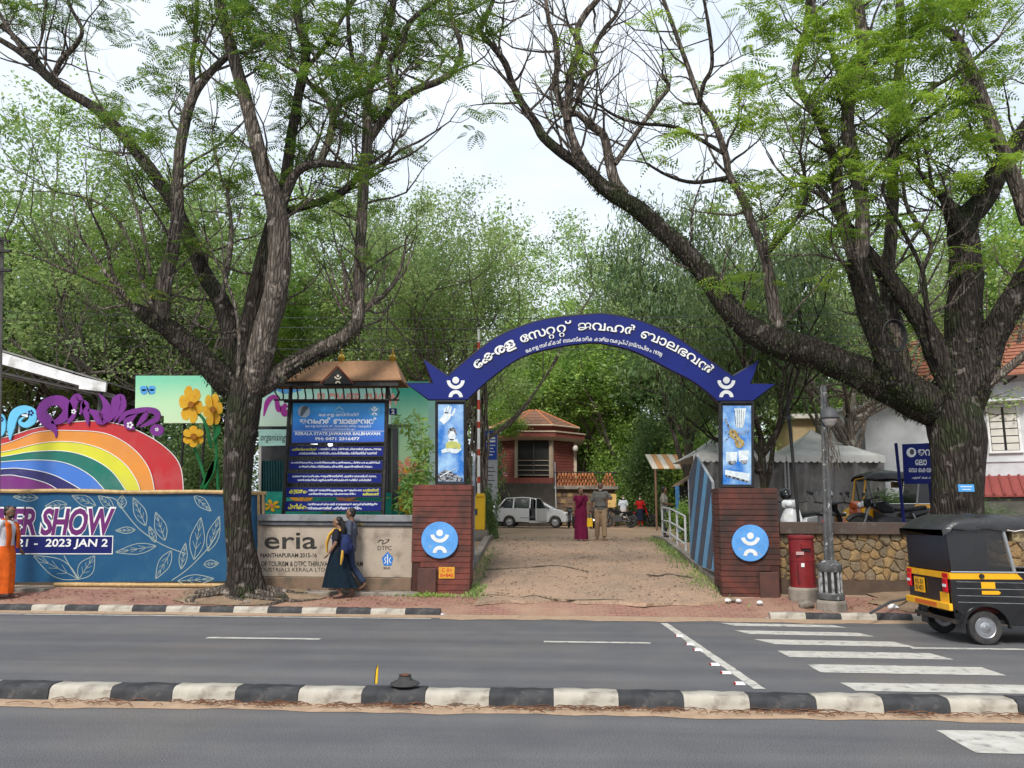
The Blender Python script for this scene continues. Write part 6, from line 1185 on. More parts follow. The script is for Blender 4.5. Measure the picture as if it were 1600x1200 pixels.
MB().pxp([(950, 772), (963, 772), (963, 793), (950, 793)], 41, .05).build('panel', pm('notice_orange', (.60, .36, .10), (.66, .45, .2), 9), ns_, w=True)
for px in (951, 962): m = MB(); m.tube([(wx(px, 41), 41.06, gz(41)), (wx(px, 41), 41.06, at(px, 772, 41).z)], .03, 5); m.build('leg', K['iron'], ns_, w=True)
rl = thing('guard_rail', 'white tubular guard rail along the driveway inside the gate', 'railing', (3.66, 22, gz(22)))
for Y in (20.2, 21.4, 22.6, 24.0): m = MB(); m.tube([(3.66, Y, gz(Y)), (3.66, Y, gz(Y) + 1.0)], .03, 6); m.build('post', pm('rail_white', (.55, .56, .57), (.4, .4, .41), 8, .5), rl, w=True)
for d in (1.0, .62, .28): m = MB(); m.tube([(3.66, 20.2, gz(20.2) + d), (3.66, 22.6, gz(22.6) + d), (3.66, 24.0, gz(24) + d)], .025, 6); m.build('rail', MATS['rail_white'], rl, w=True)
for s_, x in (('left', -1.62), ('right', 3.58)):
    m = MB(); Yv = lin(16.0, 25.0, 18)
    for Y in Yv: m.v += [(x - .09, Y, gz(Y) - .1), (x + .09, Y, gz(Y) - .1), (x + .09, Y, gz(Y) + .13), (x - .09, Y, gz(Y) + .13)]
    m.f = [(i * 4 + k, i * 4 + (k + 1) % 4, i * 4 + 4 + (k + 1) % 4, i * 4 + 4 + k) for i in range(18) for k in range(4)] + [(0, 3, 2, 1), (72, 73, 74, 75)]; m.m = [0] * len(m.f); m.build('drive_kerb', K['concrete'], None, kind='structure')
# blue day-care sign behind the stone wall
dc = root_at('school_sign', 'blue sign with white Malayalam words on a post behind the stone wall', 'signboard', 1435, 16.6, YZ)
MB().pxp([(1411, 694), (1462, 692), (1462, 756), (1414, 756)], 16.6, .05).build('panel', K['blue'], dc, w=True); MB().pxp(circ(1424, 707, 7.5), 16.594, .004).build('crest_disc', K['ltext'], dc, w=True); MB().pxp(circ(1425, 706, 3.5, 4.5), 16.588, .004).build('crest', K['dgrey'], dc, w=True)
for s_, b_ in ((ml('ജവ'), (1434, 702, 1456, 712)), (ml('ലോ'), (1430, 718, 1448, 727)), (ml('ഡേ കെയർ'), (1420, 729, 1460, 738)), (ml('എൽ.കെ.ജി'), (1425, 744, 1458, 749))): txt('lettering', glyphs(s_, .02), b_, 16.594, K['ltext'], dc)
m = MB(); m.tube([(wx(1415, 16.6), 16.67, YZ - .05), (wx(1411, 16.6), 16.67, at(1411, 692, 16.6).z)], .035, 6); m.build('post', K['navy'], dc, w=True); m = MB(); m.tube([(wx(1460, 16.6), 16.67, YZ - .05), (wx(1460, 16.6), 16.67, at(1460, 692, 16.6).z)], .035, 6); m.build('post', K['navy'], dc, w=True)
tg = MB(); a = at(1518, 762, 14.1); tp = thing('tree_tag', 'small blue name plate fixed to the fern covered trunk', 'name plate', (a.x, 14.28, a.z)); MB().box((0, 0, 0), (.28, .02, .13)).build('plate', K['pblue'], tp)
for i in range(2): MB().box((0, -.0115, .025 - .05 * i), (.2 - .05 * i, .002, .012)).build('text_line', K['ltext'], tp)
# coil of cable hung on the tree
cl = thing('cable_coil', 'coil of black cable hanging in the fork of the fern covered tree', 'cable', tuple(at(1396, 525, 14.2)))
for k in range(4): m = MB(); m.tube([((.21 + .012 * k) * math.cos(2 * PI * t / 24) * .9, -.02 * k, (.27 + .01 * k) * math.sin(2 * PI * t / 24)) for t in range(24)], .012, 5, closed=True); m.build('loop', K['black'], cl)
# ---------------------------------------------------------------- street clutter
xs_ = [(p.x, p.y) for p in (onz(*q_, 0) for q_ in ((1068, 995), (1085, 1008), (1098, 1017), (1125, 1040), (1143, 1053), (1165, 1070)))]
for i, (x, y) in enumerate(xs_):
    s_ = thing('road_stud', 'white road stud with red reflector beside the stop line', 'road stud', (x - .06, y, .004), 0, 'road studs along the stop line'); MB().box((0, 0, .011), (.11, .09, .022), taper=.75).build('base', K['white'], s_, bev=.003); MB().box((-.05, 0, .012), (.02, .07, .012)).build('reflector', K['redl'], s_)
dx_ = onz(580, 1076, .17); dl = thing('median_marker', 'bent yellow and black marker blade standing on the median kerb', 'marker', (dx_.x, 7.6, .17)); 
MB().prism([(-.010, 0), (.010, 0), (.013, .12), (.008, .17), (-.006, .12)], -.012, .012).build('blade', K['yellow'], dl); MB().prism([(-.016, .0), (-.0105, .0), (-.0065, .12), (.0075, .171), (.0, .165), (-.014, .1)], -.016, .016).build('edge', K['black'], dl)
bp = thing('marker_base', 'broken black rubber marker base on the median kerb', 'marker base', (onz(627, 1076, .17).x, 7.58, .172)); MB().lathe([(.14, 0), (.135, .012), (.07, .04), (.055, .075), (.06, .085), (.04, .08), (.03, .05), (0, .05)], (0, 0, 0), 20).build('cone', pm('rubber', (.03, .03, .031), (.05, .048, .045), 9, .7), bp, sm=True); MB().lathe([(.045, .06), (.04, .088), (.02, .08)], (0, 0, 0), 10).build('broken_rim', pm('rust', (.16, .06, .03), (.09, .04, .025), 12, .9), bp)
m = MB(); q = random.Random(6)
for cx, n_ in ((-4.3, 16), (-3.5, 18), (-2.6, 34), (-1.7, 34), (-.9, 14), (-.2, 22), (.4, 26), (1.0, 26), (1.9, 24), (2.5, 20), (3.3, 12), (4.0, 16)):
    for k in range(n_):
        x = cx + q.gauss(0, .28); y = 7.34 + q.gauss(0, .05); a = q.gauss(0, .5); l = q.uniform(.08, .28); P = [Vector((x + l * t * math.cos(a), min(7.42, y + l * t * math.sin(a) * .4), .02 + .012 * q.random() + .02 * math.sin(PI * t))) for t in (0, .35, .7, 1)]; m.tube(P, .0035, 3, cap=False)
m.build('leaf_litter', pm('litter_brown', (.16, .07, .035), (.10, .05, .03), 12, .9), None, label='dry brown leaf stalks fallen along the median kerb', cat='litter', kind='stuff')
def rock(px, Y, z, sx, sy, sz, mat, label, name='stone', cat='stone', seed=1, group=None):
    q = random.Random(seed); m = MB(); m.ell((0, 0, sz * .35), (sx, sy, sz * .6), 9, 6); m.v = [(a + q.uniform(-.12, .12) * sx, b + q.uniform(-.12, .12) * sy, c + q.uniform(-.12, .12) * sz) for a, b, c in m.v]
    return m.build(name, mat, None, label=label, cat=cat, group=group, loc=None, sm=True), (wx(px, Y), Y, z)
K['rock'] = pm('rock_grey', (.22, .19, .16), (.13, .11, .09), 7, .9, .5, 30)
for i, (px, Y, s_, lb, mt) in enumerate([(1252, 14.35, .14, 'rounded rough stone on the pavement at the foot of the lamp post', K['rock']), (1132, 14.75, .06, 'small pale stone at the foot of the scuffed disc pillar', K['embw']), (1140, 14.8, .05, 'small grey stone at the foot of the scuffed disc pillar', K['rock']), (1148, 14.75, .055, 'round white stone at the foot of the scuffed disc pillar', K['embw']), (1181, 14.6, .06, 'lone pale stone on the pavement between pillar and post box', K['embw']), (1385, 14.3, .09, 'white plastic scrap on the earth beside the fern covered tree', K['white'])]):
    o, L_ = rock(px, Y, gz(Y) + .01, s_, s_ * .8, s_, mt, lb, seed=i); o.location = L_
pp = MB(); a, b = onz(1360, 958, .2), onz(1420, 935, .3); pp.tube([a, a.lerp(b, .5) + Vector((0, 0, .06)), b], .022, 6); pp.build('pipe', K['dgrey'], None, label='dark plastic pipe lying on the earth mound beside the fern covered tree', cat='pipe')
# earth mounds round the two street trees
def mound(px, Y, rx, ry, h_, mat, seed, nm='earth_mound'):
    q = random.Random(seed); c_ = Vector((wx(px, Y), Y, 0)); m = MB(); n = 40; rs = 9; m.v.append((c_.x, c_.y, gz(Y) + h_))
    for i in range(1, rs + 1):
        t = i / rs
        for k in range(n):
            a = 2 * PI * k / n; e = 1 + .13 * math.sin(a * 3 + seed) + .08 * math.sin(a * 7 + 2 * seed); x, y = c_.x + rx * t * e * math.cos(a), c_.y + ry * t * e * math.sin(a); y = max(y, 14.03)
            m.v.append((x, y, gz(y) + .022 + h_ * (1 - t) ** 1.4 + (q.uniform(-.012, .012) if i < rs else -.004)))
    m.f = [(0, 1 + k, 1 + (k + 1) % n) for k in range(n)] + [(1 + (i - 1) * n + k, 1 + i * n + k, 1 + i * n + (k + 1) % n, 1 + (i - 1) * n + (k + 1) % n) for i in range(1, rs) for k in range(n)]; m.m = [0] * len(m.f)
    return m.build(nm, mat, None, kind='structure', sm=True)
K['mound'] = pm('mound_earth', (.25, .175, .115), (.17, .115, .075), 4, .95, .6, 30, fine=.3, fscale=60, stain=(.28, .22, .14), sscale=2); mound(388, 14.75, 1.35, .8, .16, K['mound'], 1); mound(1475, 14.9, 1.6, .85, .22, K['mound'], 2)
# weeds: tufts of grass at the pillars and along the drive
def grass(name, cx, cy, rx, ry, n, h0, h1, seed, label):
    g = np.random.default_rng(seed); x = g.normal(cx, rx, n); y = np.clip(g.normal(cy, ry, n), 14.3, 60); z = np.array([gz(v) for v in y]) + .005; P = np.stack([x, y, z], 1); X = np.stack([g.normal(0, .45, n), g.normal(0, .45, n), np.ones(n)], 1); X /= np.linalg.norm(X, axis=1)[:, None]; Yv = np.cross(X, g.normal(0, 1, X.shape)); Yv /= np.linalg.norm(Yv, axis=1)[:, None]
    v, f = scatter(LEAFN[0], LEAFN[1], P, np.stack([X, Yv, np.cross(X, Yv)], 1), g.uniform(h0, h1, n)); return npmesh(name, v, f, L3 if seed % 2 else L2, None, label=label, cat='weeds', kind='stuff')
# ---------------------------------------------------------------- people
def remesh(mb, name, mat, parent, vox=.016, sm_it=4, disp=0):
    me = bpy.data.meshes.new('tmp'); me.from_pydata(mb.v, [], mb.f); o = bpy.data.objects.new('tmp', me); C.objects.link(o)
    r_ = o.modifiers.new('r', 'REMESH'); r_.mode = 'VOXEL'; r_.voxel_size = vox; s_ = o.modifiers.new('s', 'SMOOTH'); s_.iterations = sm_it; s_.factor = .5
    dg = bpy.context.evaluated_depsgraph_get(); dg.update(); nm = bpy.data.meshes.new_from_object(o.evaluated_get(dg)); bpy.data.objects.remove(o)
    nm.name = name; nm.materials.clear(); nm.materials.append(mat); nm.polygons.foreach_set('use_smooth', [True] * len(nm.polygons))
    ob = bpy.data.objects.new(name, nm); C.objects.link(ob); ob.parent = parent; MW[ob.name] = Matrix(); return ob
def cl(name, c1, c2=None, sc=14, **k): return pm('cloth_' + name, c1, c2 or tuple(v * .72 for v in c1), sc, .85, .3, 40, spec=.15, **k)
def person(label, loc, rz, sc, J, build, skin, group=None):
    """J: joints in metres for a figure 1.7 m tall facing -y; returns the thing"""
    o = thing('person', label, 'person', loc, rz, group); o.scale = (sc, sc, sc); b = MB()
    hx, hy, hz = J.get('head', (0, -.02, 1.585)); f = J.get('face', 0)                 # face: head turn in radians
    M = Matrix.Translation((hx, hy, hz)) @ Matrix.Rotation(f, 4, 'Z')
    b.ell((0, 0, .02), (.074, .092, .098), 16, 12, M=M); b.ell((0, -.022, -.045), (.058, .066, .066), 14, 10, M=M)
    b.ell((0, -.092, -.012), (.013, .020, .024), 8, 6, M=M)
    for s_ in (-1, 1): b.ell((s_ * .076, .008, -.01), (.012, .022, .032), 8, 6, M=M)
    nb = J.get('neck', (0, .01, 1.45)); b.tube([(hx, hy + .02, hz - .05), nb, (nb[0], nb[1], nb[2] - .06)], [.052, .056, .07], 12)
    pel = J.get('pelvis', (0, 0, .95)); ch = J.get('chest', (0, 0, 1.28)); bw = build
    b.tube([(pel[0], pel[1], pel[2] - .08), pel, ((pel[0] + ch[0]) / 2, (pel[1] + ch[1]) / 2, 1.1), ch, (ch[0], ch[1], 1.40)], [.12 * bw, .145 * bw, .125 * bw, .155 * bw, .10], 16, flat=.74)
    for s_ in ('L', 'R'):
        sh, el, wr = [Vector(J[k + s_]) for k in ('sh', 'el', 'wr')]
        b.tube([ch, sh, sh.lerp(el, .5), el, el.lerp(wr, .4), wr], [.07, .055, .047, .038, .036, .025], 10)
        hp, kn, an, to = [Vector(J[k + s_]) for k in ('hip', 'kn', 'an', 'to')]
        b.tube([Vector(pel) + Vector((0, 0, -.05)), hp, hp.lerp(kn, .5), kn, kn.lerp(an, .35), an], [.09, .088 * bw, .072, .052, .054, .034], 12)
        b.tube([an + (an - to).normalized() * .05 + Vector((0, 0, -.045)), an + Vector((0, 0, -.04)), to], [.030, .038, .026], 10, flat=.8)
    body = remesh(b, 'body', skin, o, .014, 3)
    # hands with separate fingers, eyes and mouth joined to the body mesh
    h = MB()
    for s_ in ('L', 'R'):
        el, wr = Vector(J['el' + s_]), Vector(J['wr' + s_]); d = (wr - el).normalized(); side = d.cross(Vector((0, 1, 0))); side = side.normalized() if side.length > .2 else Vector((1, 0, 0)); nrm = d.cross(side); cur = J.get('curl', .35)
        h.tube([wr - d * .02, wr + d * .03, wr + d * .085], [.024, .034, .030], 8, 0, flat=.55)
        for k, (off, L_) in enumerate(((-.026, .062), (-.009, .075), (.009, .070), (.026, .055))):
            p0 = wr + d * .075 + side * off; p1 = p0 + d * L_ * .5 + nrm * cur * .015; p2 = p0 + d * L_ * (1 - .3 * cur) + nrm * cur * .045; h.tube([p0, p1, p2], [.0095, .009, .007], 6)
        p0 = wr + d * .02 + side * .03; h.tube([p0, p0 + d * .035 + side * .022, p0 + d * .062 + side * .022 + nrm * .012], [.012, .010, .008], 6)
    k0 = len(h.f)
    for s_ in (-1, 1): h.ell((s_ * .03, -.083, .012), (.015, .008, .0065), 8, 5, 1, M); h.ell((s_ * .03, -.086, .036), (.022, .008, .0045), 8, 4, 2, M)
    h.ell((0, -.083, -.055), (.024, .008, .007), 8, 5, 3, M)
    me = body.data; bm = bmesh.new(); bm.from_mesh(me); vv = [bm.verts.new(v) for v in h.v]
    for fc, mi in zip(h.f, h.m):
        try: q_ = bm.faces.new([vv[i] for i in fc]); q_.material_index = mi; q_.smooth = True
        except ValueError: pass
    bm.to_mesh(me); bm.free(); me.materials.append(K['eye']); me.materials.append(K['hair']); me.materials.append(K['lip'])
    o['_M'] = 0; del o['_M']; return o, M
K['eye'] = pm('eye', (.10, .09, .085)); K['lip'] = pm('lip', (.17, .06, .05))
def shirt(o, J, mat, bw=1, sleeve=.55, hem=.86, name='shirt', vox=.016, ex=.018, collar=True):
    b = MB(); pel = Vector(J.get('pelvis', (0, 0, .95))); ch = Vector(J.get('chest', (0, 0, 1.28)))
    b.tube([(pel.x, pel.y, hem), (pel.x, pel.y, hem + .08), ((pel.x + ch.x) / 2, (pel.y + ch.y) / 2, 1.1), ch, (ch.x, ch.y, 1.38), (ch.x, ch.y + .005, 1.435)], [.15 * bw + ex, .15 * bw + ex, .135 * bw + ex, .16 * bw + ex, .125 + ex, .06 + ex * .6], 20, flat=.76)
    for s_ in ('L', 'R'):
        sh, el, wr = [Vector(J[k + s_]) for k in ('sh', 'el', 'wr')]; P = [ch + Vector((0, 0, .05)), sh, sh.lerp(el, .5)]; r_ = [.09, .068, .062]
        if sleeve >= .9: P += [el]; r_ += [.056]
        else: P[-1] = sh.lerp(el, sleeve)
        if sleeve > 1: P += [el.lerp(wr, sleeve - 1)]; r_ += [.048]
        b.tube(P, r_, 12)
    return remesh(b, name, mat, o, vox, 3)
def trousers(o, J, mat, bw=1, cuff=.06, name='trousers', wide=1):
    b = MB(); pel = Vector(J.get('pelvis', (0, 0, .95))); b.tube([pel + Vector((0, 0, .06)), pel, pel + Vector((0, 0, -.12))], [.145 * bw, .16 * bw, .15 * bw], 18, flat=.78)
    for s_ in ('L', 'R'):
        hp, kn, an = [Vector(J[k + s_]) for k in ('hip', 'kn', 'an')]; e = kn.lerp(an, 1 - cuff); b.tube([pel + Vector((0, 0, -.06)), hp, hp.lerp(kn, .5), kn, kn.lerp(an, .5), e], [.10, .108 * bw, .092 * wide, .074 * wide, .070 * wide, .064 * wide], 14)
    return remesh(b, name, mat, o, .017, 3)
def drape(o, name, mat, rings, folds=9, amp=.05, seed=0, n=48):     # skirt, sari, dhoti: rings of (cx, cy, z, rx, ry)
    m = MB(); q = random.Random(seed); ph = q.uniform(0, 6); R_ = smooth(rings, 4)
    for i, (cx, cy, z, rx, ry) in enumerate(R_):
        t = i / (len(R_) - 1)
        for k in range(n): a = 2 * PI * k / n; e = 1 + amp * t * (math.sin(a * folds + ph + .6 * math.sin(z * 5)) + .5 * math.sin(a * (folds * 2 + 1) + ph * 2)); m.v.append((cx + rx * e * math.cos(a), cy + ry * e * math.sin(a), z))
    L_ = len(R_); m.f = [(i * n + k, i * n + (k + 1) % n, (i + 1) * n + (k + 1) % n, (i + 1) * n + k) for i in range(L_ - 1) for k in range(n)]; m.f = [f[::-1] for f in m.f] + [tuple(range(n))]; m.m = [0] * len(m.f)
    return m.build(name, mat, o, sm=True, ang=80)
def hair(o, M, mat, style):
    b = MB(); b.ell((0, .034, .052), (.081, .084, .076), 16, 10, M=M); b.ell((0, .050, .0), (.075, .060, .085), 14, 10, M=M)
    if style == 'long':
        b.tube([M @ Vector(p) for p in ((0, .09, .03), (0, .13, -.08), (.0, .13, -.24), (.0, .12, -.38))], [.05, .05, .042, .02], 10); b.ell((0, .085, -.03), (.055, .06, .07), 10, 8, M=M)
    if style == 'bun': b.ell((0, .105, -.02), (.05, .045, .05), 10, 8, M=M)
    return remesh(b, 'hair', mat, o, .012, 2)
def beard(o, M, mat):
    b = MB(); b.ell((0, -.030, -.075), (.056, .062, .045), 12, 8, M=M); b.ell((0, -.088, -.04), (.034, .012, .010), 8, 6, M=M); return remesh(b, 'beard', mat, o, .010, 1)
def shoes(o, J, mat, heel=.0, name='shoe'):
    for s_ in ('L', 'R'):
        an, to = Vector(J['an' + s_]), Vector(J['to' + s_]); d = (to - an); d.z *= 1; d = d.normalized(); m = MB(); bk = an - d * .055 + Vector((0, 0, -.05)); m.tube([bk, an + Vector((0, 0, -.045)) + d * .03, to + d * .02], [.036, .046, .034], 10, flat=.85); m.build(name, mat, o, sm=True)
def JJ(**k):
    J = dict(shL=(.18, 0, 1.40), shR=(-.18, 0, 1.40), elL=(.24, .02, 1.12), elR=(-.24, .02, 1.12), wrL=(.25, -.04, .87), wrR=(-.25, -.04, .87), hipL=(.09, 0, .90), hipR=(-.09, 0, .90), knL=(.10, -.01, .50), knR=(-.10, -.01, .50), anL=(.10, .02, .08), anR=(-.10, .02, .08), toL=(.12, -.13, .025), toR=(-.12, -.13, .025)); J.update(k); return J
# man in orange, walking along the hoarding (facing +x in the street)
J = JJ(elR=(-.23, .10, 1.13), wrR=(-.25, .02, .88), elL=(.22, -.04, 1.12), wrL=(.23, -.14, .90), knL=(.09, -.12, .50), anL=(.09, -.16, .09), toL=(.10, -.30, .03), knR=(-.09, .06, .50), anR=(-.09, .22, .12), toR=(-.09, .09, .03), curl=.8)
p = onz(-1, 932, .2); o, M = person('bearded man in orange dhoti and shawl walking past the blue hoarding', (p.x, p.y, gz(p.y) + .01), R(90), 1.0, J, 1.08, K['skin'])
hair(o, M, K['hair'], 'short'); beard(o, M, K['hair']); shirt(o, J, cl('pattern_white', (.62, .62, .64), (.36, .37, .42), 40), 1.1, .75, .80)
og = cl('orange', (.66, .12, .015), (.50, .085, .012), 10); drape(o, 'dhoti', og, [(0, .0, .98, .17, .13), (0, -.01, .8, .20, .17), (0, 0, .5, .19, .22), (0, .02, .25, .17, .25), (0, .03, .10, .16, .26)], 8, .05, 2)
for s_ in (-1, 1): m = MB(); m.tube([(s_ * .09, .10, 1.32), (s_ * .10, .03, 1.45), (s_ * .12, -.10, 1.36), (s_ * .13, -.15, 1.15), (s_ * .13, -.15, .92)], [.05, .065, .07, .065, .05], 10, flat=.35); m.build('shawl', og, o, sm=True)
# woman with a blue backpack, walking left (facing -x), and the man beyond her
J = JJ(head=(0, -.03, 1.57), elL=(.20, .0, 1.13), wrL=(.21, -.14, .92), elR=(-.19, .06, 1.13), wrR=(-.19, -.05, .92), knL=(.07, -.10, .50), anL=(.07, .12, .10), toL=(.07, -.02, .03), knR=(-.07, .10, .48), anR=(-.07, .34, .14), toR=(-.07, .22, .03), curl=.7)
p = Vector((wx(530, 14.75), 14.75, 0)); o, M = person('woman with long black hair, yellow shawl and blue backpack walking by the lettered wall', (p.x, p.y, gz(p.y) + .01), R(-90), .885, J, .95, K['skin2'])
hair(o, M, K['hair'], 'long'); nv = cl('dark_teal', (.006, .016, .026), (.004, .010, .018), 9); shirt(o, J, cl('black_top', (.02, .022, .028)), 1, .8, .90)
drape(o, 'skirt', nv, [(0, 0, 1.02, .14, .12), (0, .01, .92, .17, .16), (0, .03, .6, .19, .25), (0, .07, .36, .19, .32), (0, .09, .21, .19, .36)], 9, .08, 3)
ys_ = cl('mustard', (.62, .36, .06), (.5, .28, .05), 12); m = MB(); m.tube([(.12, .08, 1.40), (.13, -.04, 1.43), (.13, -.15, 1.32), (.12, -.21, 1.14), (.11, -.20, .94)], [.05, .055, .06, .055, .03], 10, flat=.6); m.build('shawl', ys_, o, sm=True); m = MB(); m.tube([(.20, .16, .98), (.26, .17, .85), (.27, .15, .70)], [.05, .06, .025], 8, flat=.5); m.build('shawl_end', ys_, o, sm=True)
bp_ = thing('backpack', 'navy blue backpack carried by the woman with the yellow shawl', 'backpack', (p.x, p.y, gz(p.y) + .01), R(-90)); bp_.scale = (.885,) * 3; bl = cl('navy_bag', (.022, .032, .10), (.014, .022, .07), 20)
m = MB(); m.tube([(.08, .17, .94), (.08, .20, 1.02), (.08, .20, 1.2), (.08, .17, 1.32)], [.13, .16, .155, .09], 14, flat=.75); m.build('bag', bl, bp_, sm=True); m = MB(); m.ell((.08, .30, 1.05), (.10, .05, .10)); m.build('pocket', bl, bp_, sm=True)
for s_ in (-1, 1): m = MB(); m.tube([(s_ * .11 - .02, .12, 1.28), (s_ * .13 - .02, .02, 1.38), (s_ * .14 - .02, -.10, 1.25), (s_ * .15 - .02, .02, 1.04)], .018, 6, flat=1.6); m.build('strap', bl, bp_, sm=True)
shoes(o, J, cl('sandal', (.16, .10, .08)), name='sandal')
J = JJ(elR=(-.22, .06, 1.13), wrR=(-.23, -.06, .90), knL=(.09, .08, .50), anL=(.09, .36, .15), toL=(.09, .24, .03), knR=(-.09, -.14, .50), anR=(-.09, -.26, .09), toR=(-.09, -.42, .03))
p = Vector((wx(549, 15.08), 15.08, 0)); o, M = person('man in blue-grey shirt and jeans walking on the far side of the backpack woman', (p.x, p.y, gz(p.y) + .075), R(-90), .915, J, 1.0, K['skin'])
hair(o, M, K['hair'], 'short'); shirt(o, J, cl('bluegrey', (.075, .085, .12)), 1.05, .9, .80); trousers(o, J, cl('denim', (.03, .045, .085), (.022, .032, .06), 20), 1); shoes(o, J, cl('shoe_brown', (.13, .075, .05)))
# couple walking out of the gate
J = JJ(elR=(-.22, .0, 1.13), wrR=(-.24, -.02, .90), elL=(.22, .0, 1.13), wrL=(.23, -.06, .92), head=(0, -.02, 1.57), face=R(18), knL=(.07, -.06, .5), anL=(.08, -.10, .09), toL=(.1, -.24, .03), anR=(-.08, .06, .08), toR=(-.10, -.08, .03))
p = onz(908, 846, .99); o, M = person('woman in maroon sari walking beside the man with khaki trousers', (p.x, p.y, gz(p.y) + .01), R(4), .93, J, 1.08, K['skin2'])
mr = cl('maroon', (.155, .010, .045), (.10, .007, .030), 9); hair(o, M, K['hair'], 'bun'); shirt(o, J, mr, 1.1, .5, .95, 'blouse')
drape(o, 'sari', mr, [(0, 0, 1.10, .155, .125), (0, -.01, .95, .185, .155), (0, 0, .7, .20, .17), (0, -.01, .4, .205, .18), (0, -.02, .05, .215, .20)], 10, .06, 5)
m = MB(); m.tube([(-.12, -.10, 1.06), (-.02, -.15, 1.20), (.08, -.13, 1.34), (.11, -.02, 1.45), (.12, .12, 1.30), (.12, .15, .95)], [.06, .09, .08, .06, .08, .09], 12, flat=.3); m.build('sari_end', mr, o, sm=True)
bg_ = thing('carrier_bag', 'yellow carrier bag held by the woman in the maroon sari', 'bag', (p.x + .26, p.y - .03, gz(p.y) + .42)); MB().prism([(-.09, 0), (.09, 0), (.075, .26), (-.075, .26)], -.035, .035).build('bag', K['yellow'], bg_, bev=.01); m = MB(); m.tube([(-.05, 0, .26), (-.03, 0, .40), (.03, 0, .40), (.05, 0, .26)], .008, 5); m.build('handle', K['offwhite'], bg_)
J = JJ(elR=(-.26, .02, 1.14), wrR=(-.27, -.02, .90), elL=(.33, -.05, 1.22), wrL=(.16, -.24, 1.22), knL=(.10, -.10, .50), anL=(.10, -.12, .09), toL=(.13, -.26, .03), anR=(-.11, .10, .09), toR=(-.13, -.04, .03), curl=.9)
p = onz(939, 846.5, .97); o, M = person('man in grey shirt and khaki trousers with a mask below his chin', (p.x, p.y, gz(p.y) + .01), R(-3), 1.02, J, 1.12, K['skin'])
hair(o, M, pm('hair_grey', (.05, .045, .042), (.12, .11, .10), 30, .7), 'short'); beard(o, M, MATS['hair_grey']); shirt(o, J, cl('grey_shirt', (.16, .155, .14), (.12, .115, .105), 8), 1.1, .95, .90); trousers(o, J, cl('khaki', (.34, .235, .145), (.27, .185, .115), 8), 1.05, .03, wide=1.12); shoes(o, J, cl('shoe_tan', (.30, .18, .10)))
m = MB(); m.tube([((.17 + .001) * math.cos(2 * PI * k / 20), .125 * math.sin(2 * PI * k / 20), .985) for k in range(20)], .022, 6, closed=True); m.build('belt', K['black'], o); m = MB(); m.ell((0, -.05, 1.485), (.055, .055, .03)); m.build('mask', K['white'], o, sm=True)
m = MB(); m.tube([Vector((.16, -.24, 1.22)) + Vector((.03, .03, .034 * math.cos(a) + .0)) + Vector((.012 * math.sin(a), .02 * math.sin(a), 0)) for a in [2 * PI * k / 10 for k in range(10)]], .008, 5, closed=True); m.build('watch', K['steel'], o)
# people further up the drive
J = JJ(elR=(-.24, -.02, 1.13), elL=(.24, -.02, 1.13), anR=(-.10, .1, .09), toR=(-.1, -.04, .03), anL=(.1, -.08, .09), toL=(.1, -.2, .03)); Yp = 42.0
o, M = person('masked man in white shirt and folded white lungi far up the drive', (wx(974, Yp), Yp, gz(Yp) + .01), 0, .97, J, 1.05, K['skin'])
hair(o, M, pm('hair_white', (.3, .3, .3), (.2, .2, .2), 30), 'short'); shirt(o, J, cl('white_blue', (.58, .62, .68)), 1.12, .9, .84); drape(o, 'lungi', cl('lungi', (.56, .50, .46), (.4, .33, .31), 22), [(0, 0, 1.0, .16, .13), (0, 0, .8, .20, .17), (0, 0, .46, .21, .18)], 8, .05, 7); m = MB(); m.ell((0, -.075, -.045), (.055, .035, .05), M=M); m.build('mask', K['white'], o, sm=True)
Yp = 42.5; J2 = JJ(elR=(-.27, .0, 1.16), wrR=(-.20, -.16, 1.25), elL=(.28, 0, 1.16), wrL=(.17, -.18, 1.20), anR=(-.09, .08, .09), toR=(-.1, -.05, .03))
o, M = person('masked woman in red top and dark skirt with red shawl far up the drive', (wx(1000.5, Yp), Yp, gz(Yp) + .01), R(-6), .95, J2, 1.0, K['skin2'])
rd = cl('red', (.55, .02, .02)); hair(o, M, K['hair'], 'bun'); shirt(o, J2, rd, 1.1, .9, .95); drape(o, 'skirt', cl('dark_blue', (.02, .025, .05)), [(0, 0, 1.05, .15, .12), (0, 0, .9, .19, .16), (0, 0, .35, .21, .18)], 9, .05, 8); trousers(o, J2, rd, .85, .05, 'leggings', .8)
m = MB(); m.tube([(.10, -.05, 1.42), (.22, .06, 1.2), (.32, .08, .9), (.42, .08, .62)], [.05, .08, .09, .05], 8, flat=.3); m.build('shawl', rd, o, sm=True); m = MB(); m.ell((0, -.075, -.045), (.055, .035, .05), M=M); m.build('mask', K['white'], o, sm=True)
Yp = 27.0; J3 = JJ(elR=(-.22, -.02, 1.14), wrR=(-.12, -.2, 1.10), face=R(35)); o, M = person('man in grey shirt and dark trousers standing by the guard rail', (wx(1038, Yp), Yp, gz(Yp) + .01), R(70), 1.0, J3, 1.0, K['skin'])
hair(o, M, K['hair'], 'short'); shirt(o, J3, cl('taupe', (.22, .21, .18)), 1.08, .95, .82); trousers(o, J3, cl('charcoal', (.04, .042, .05)), 1.0, .02, wide=1.1); shoes(o, J3, K['black'])
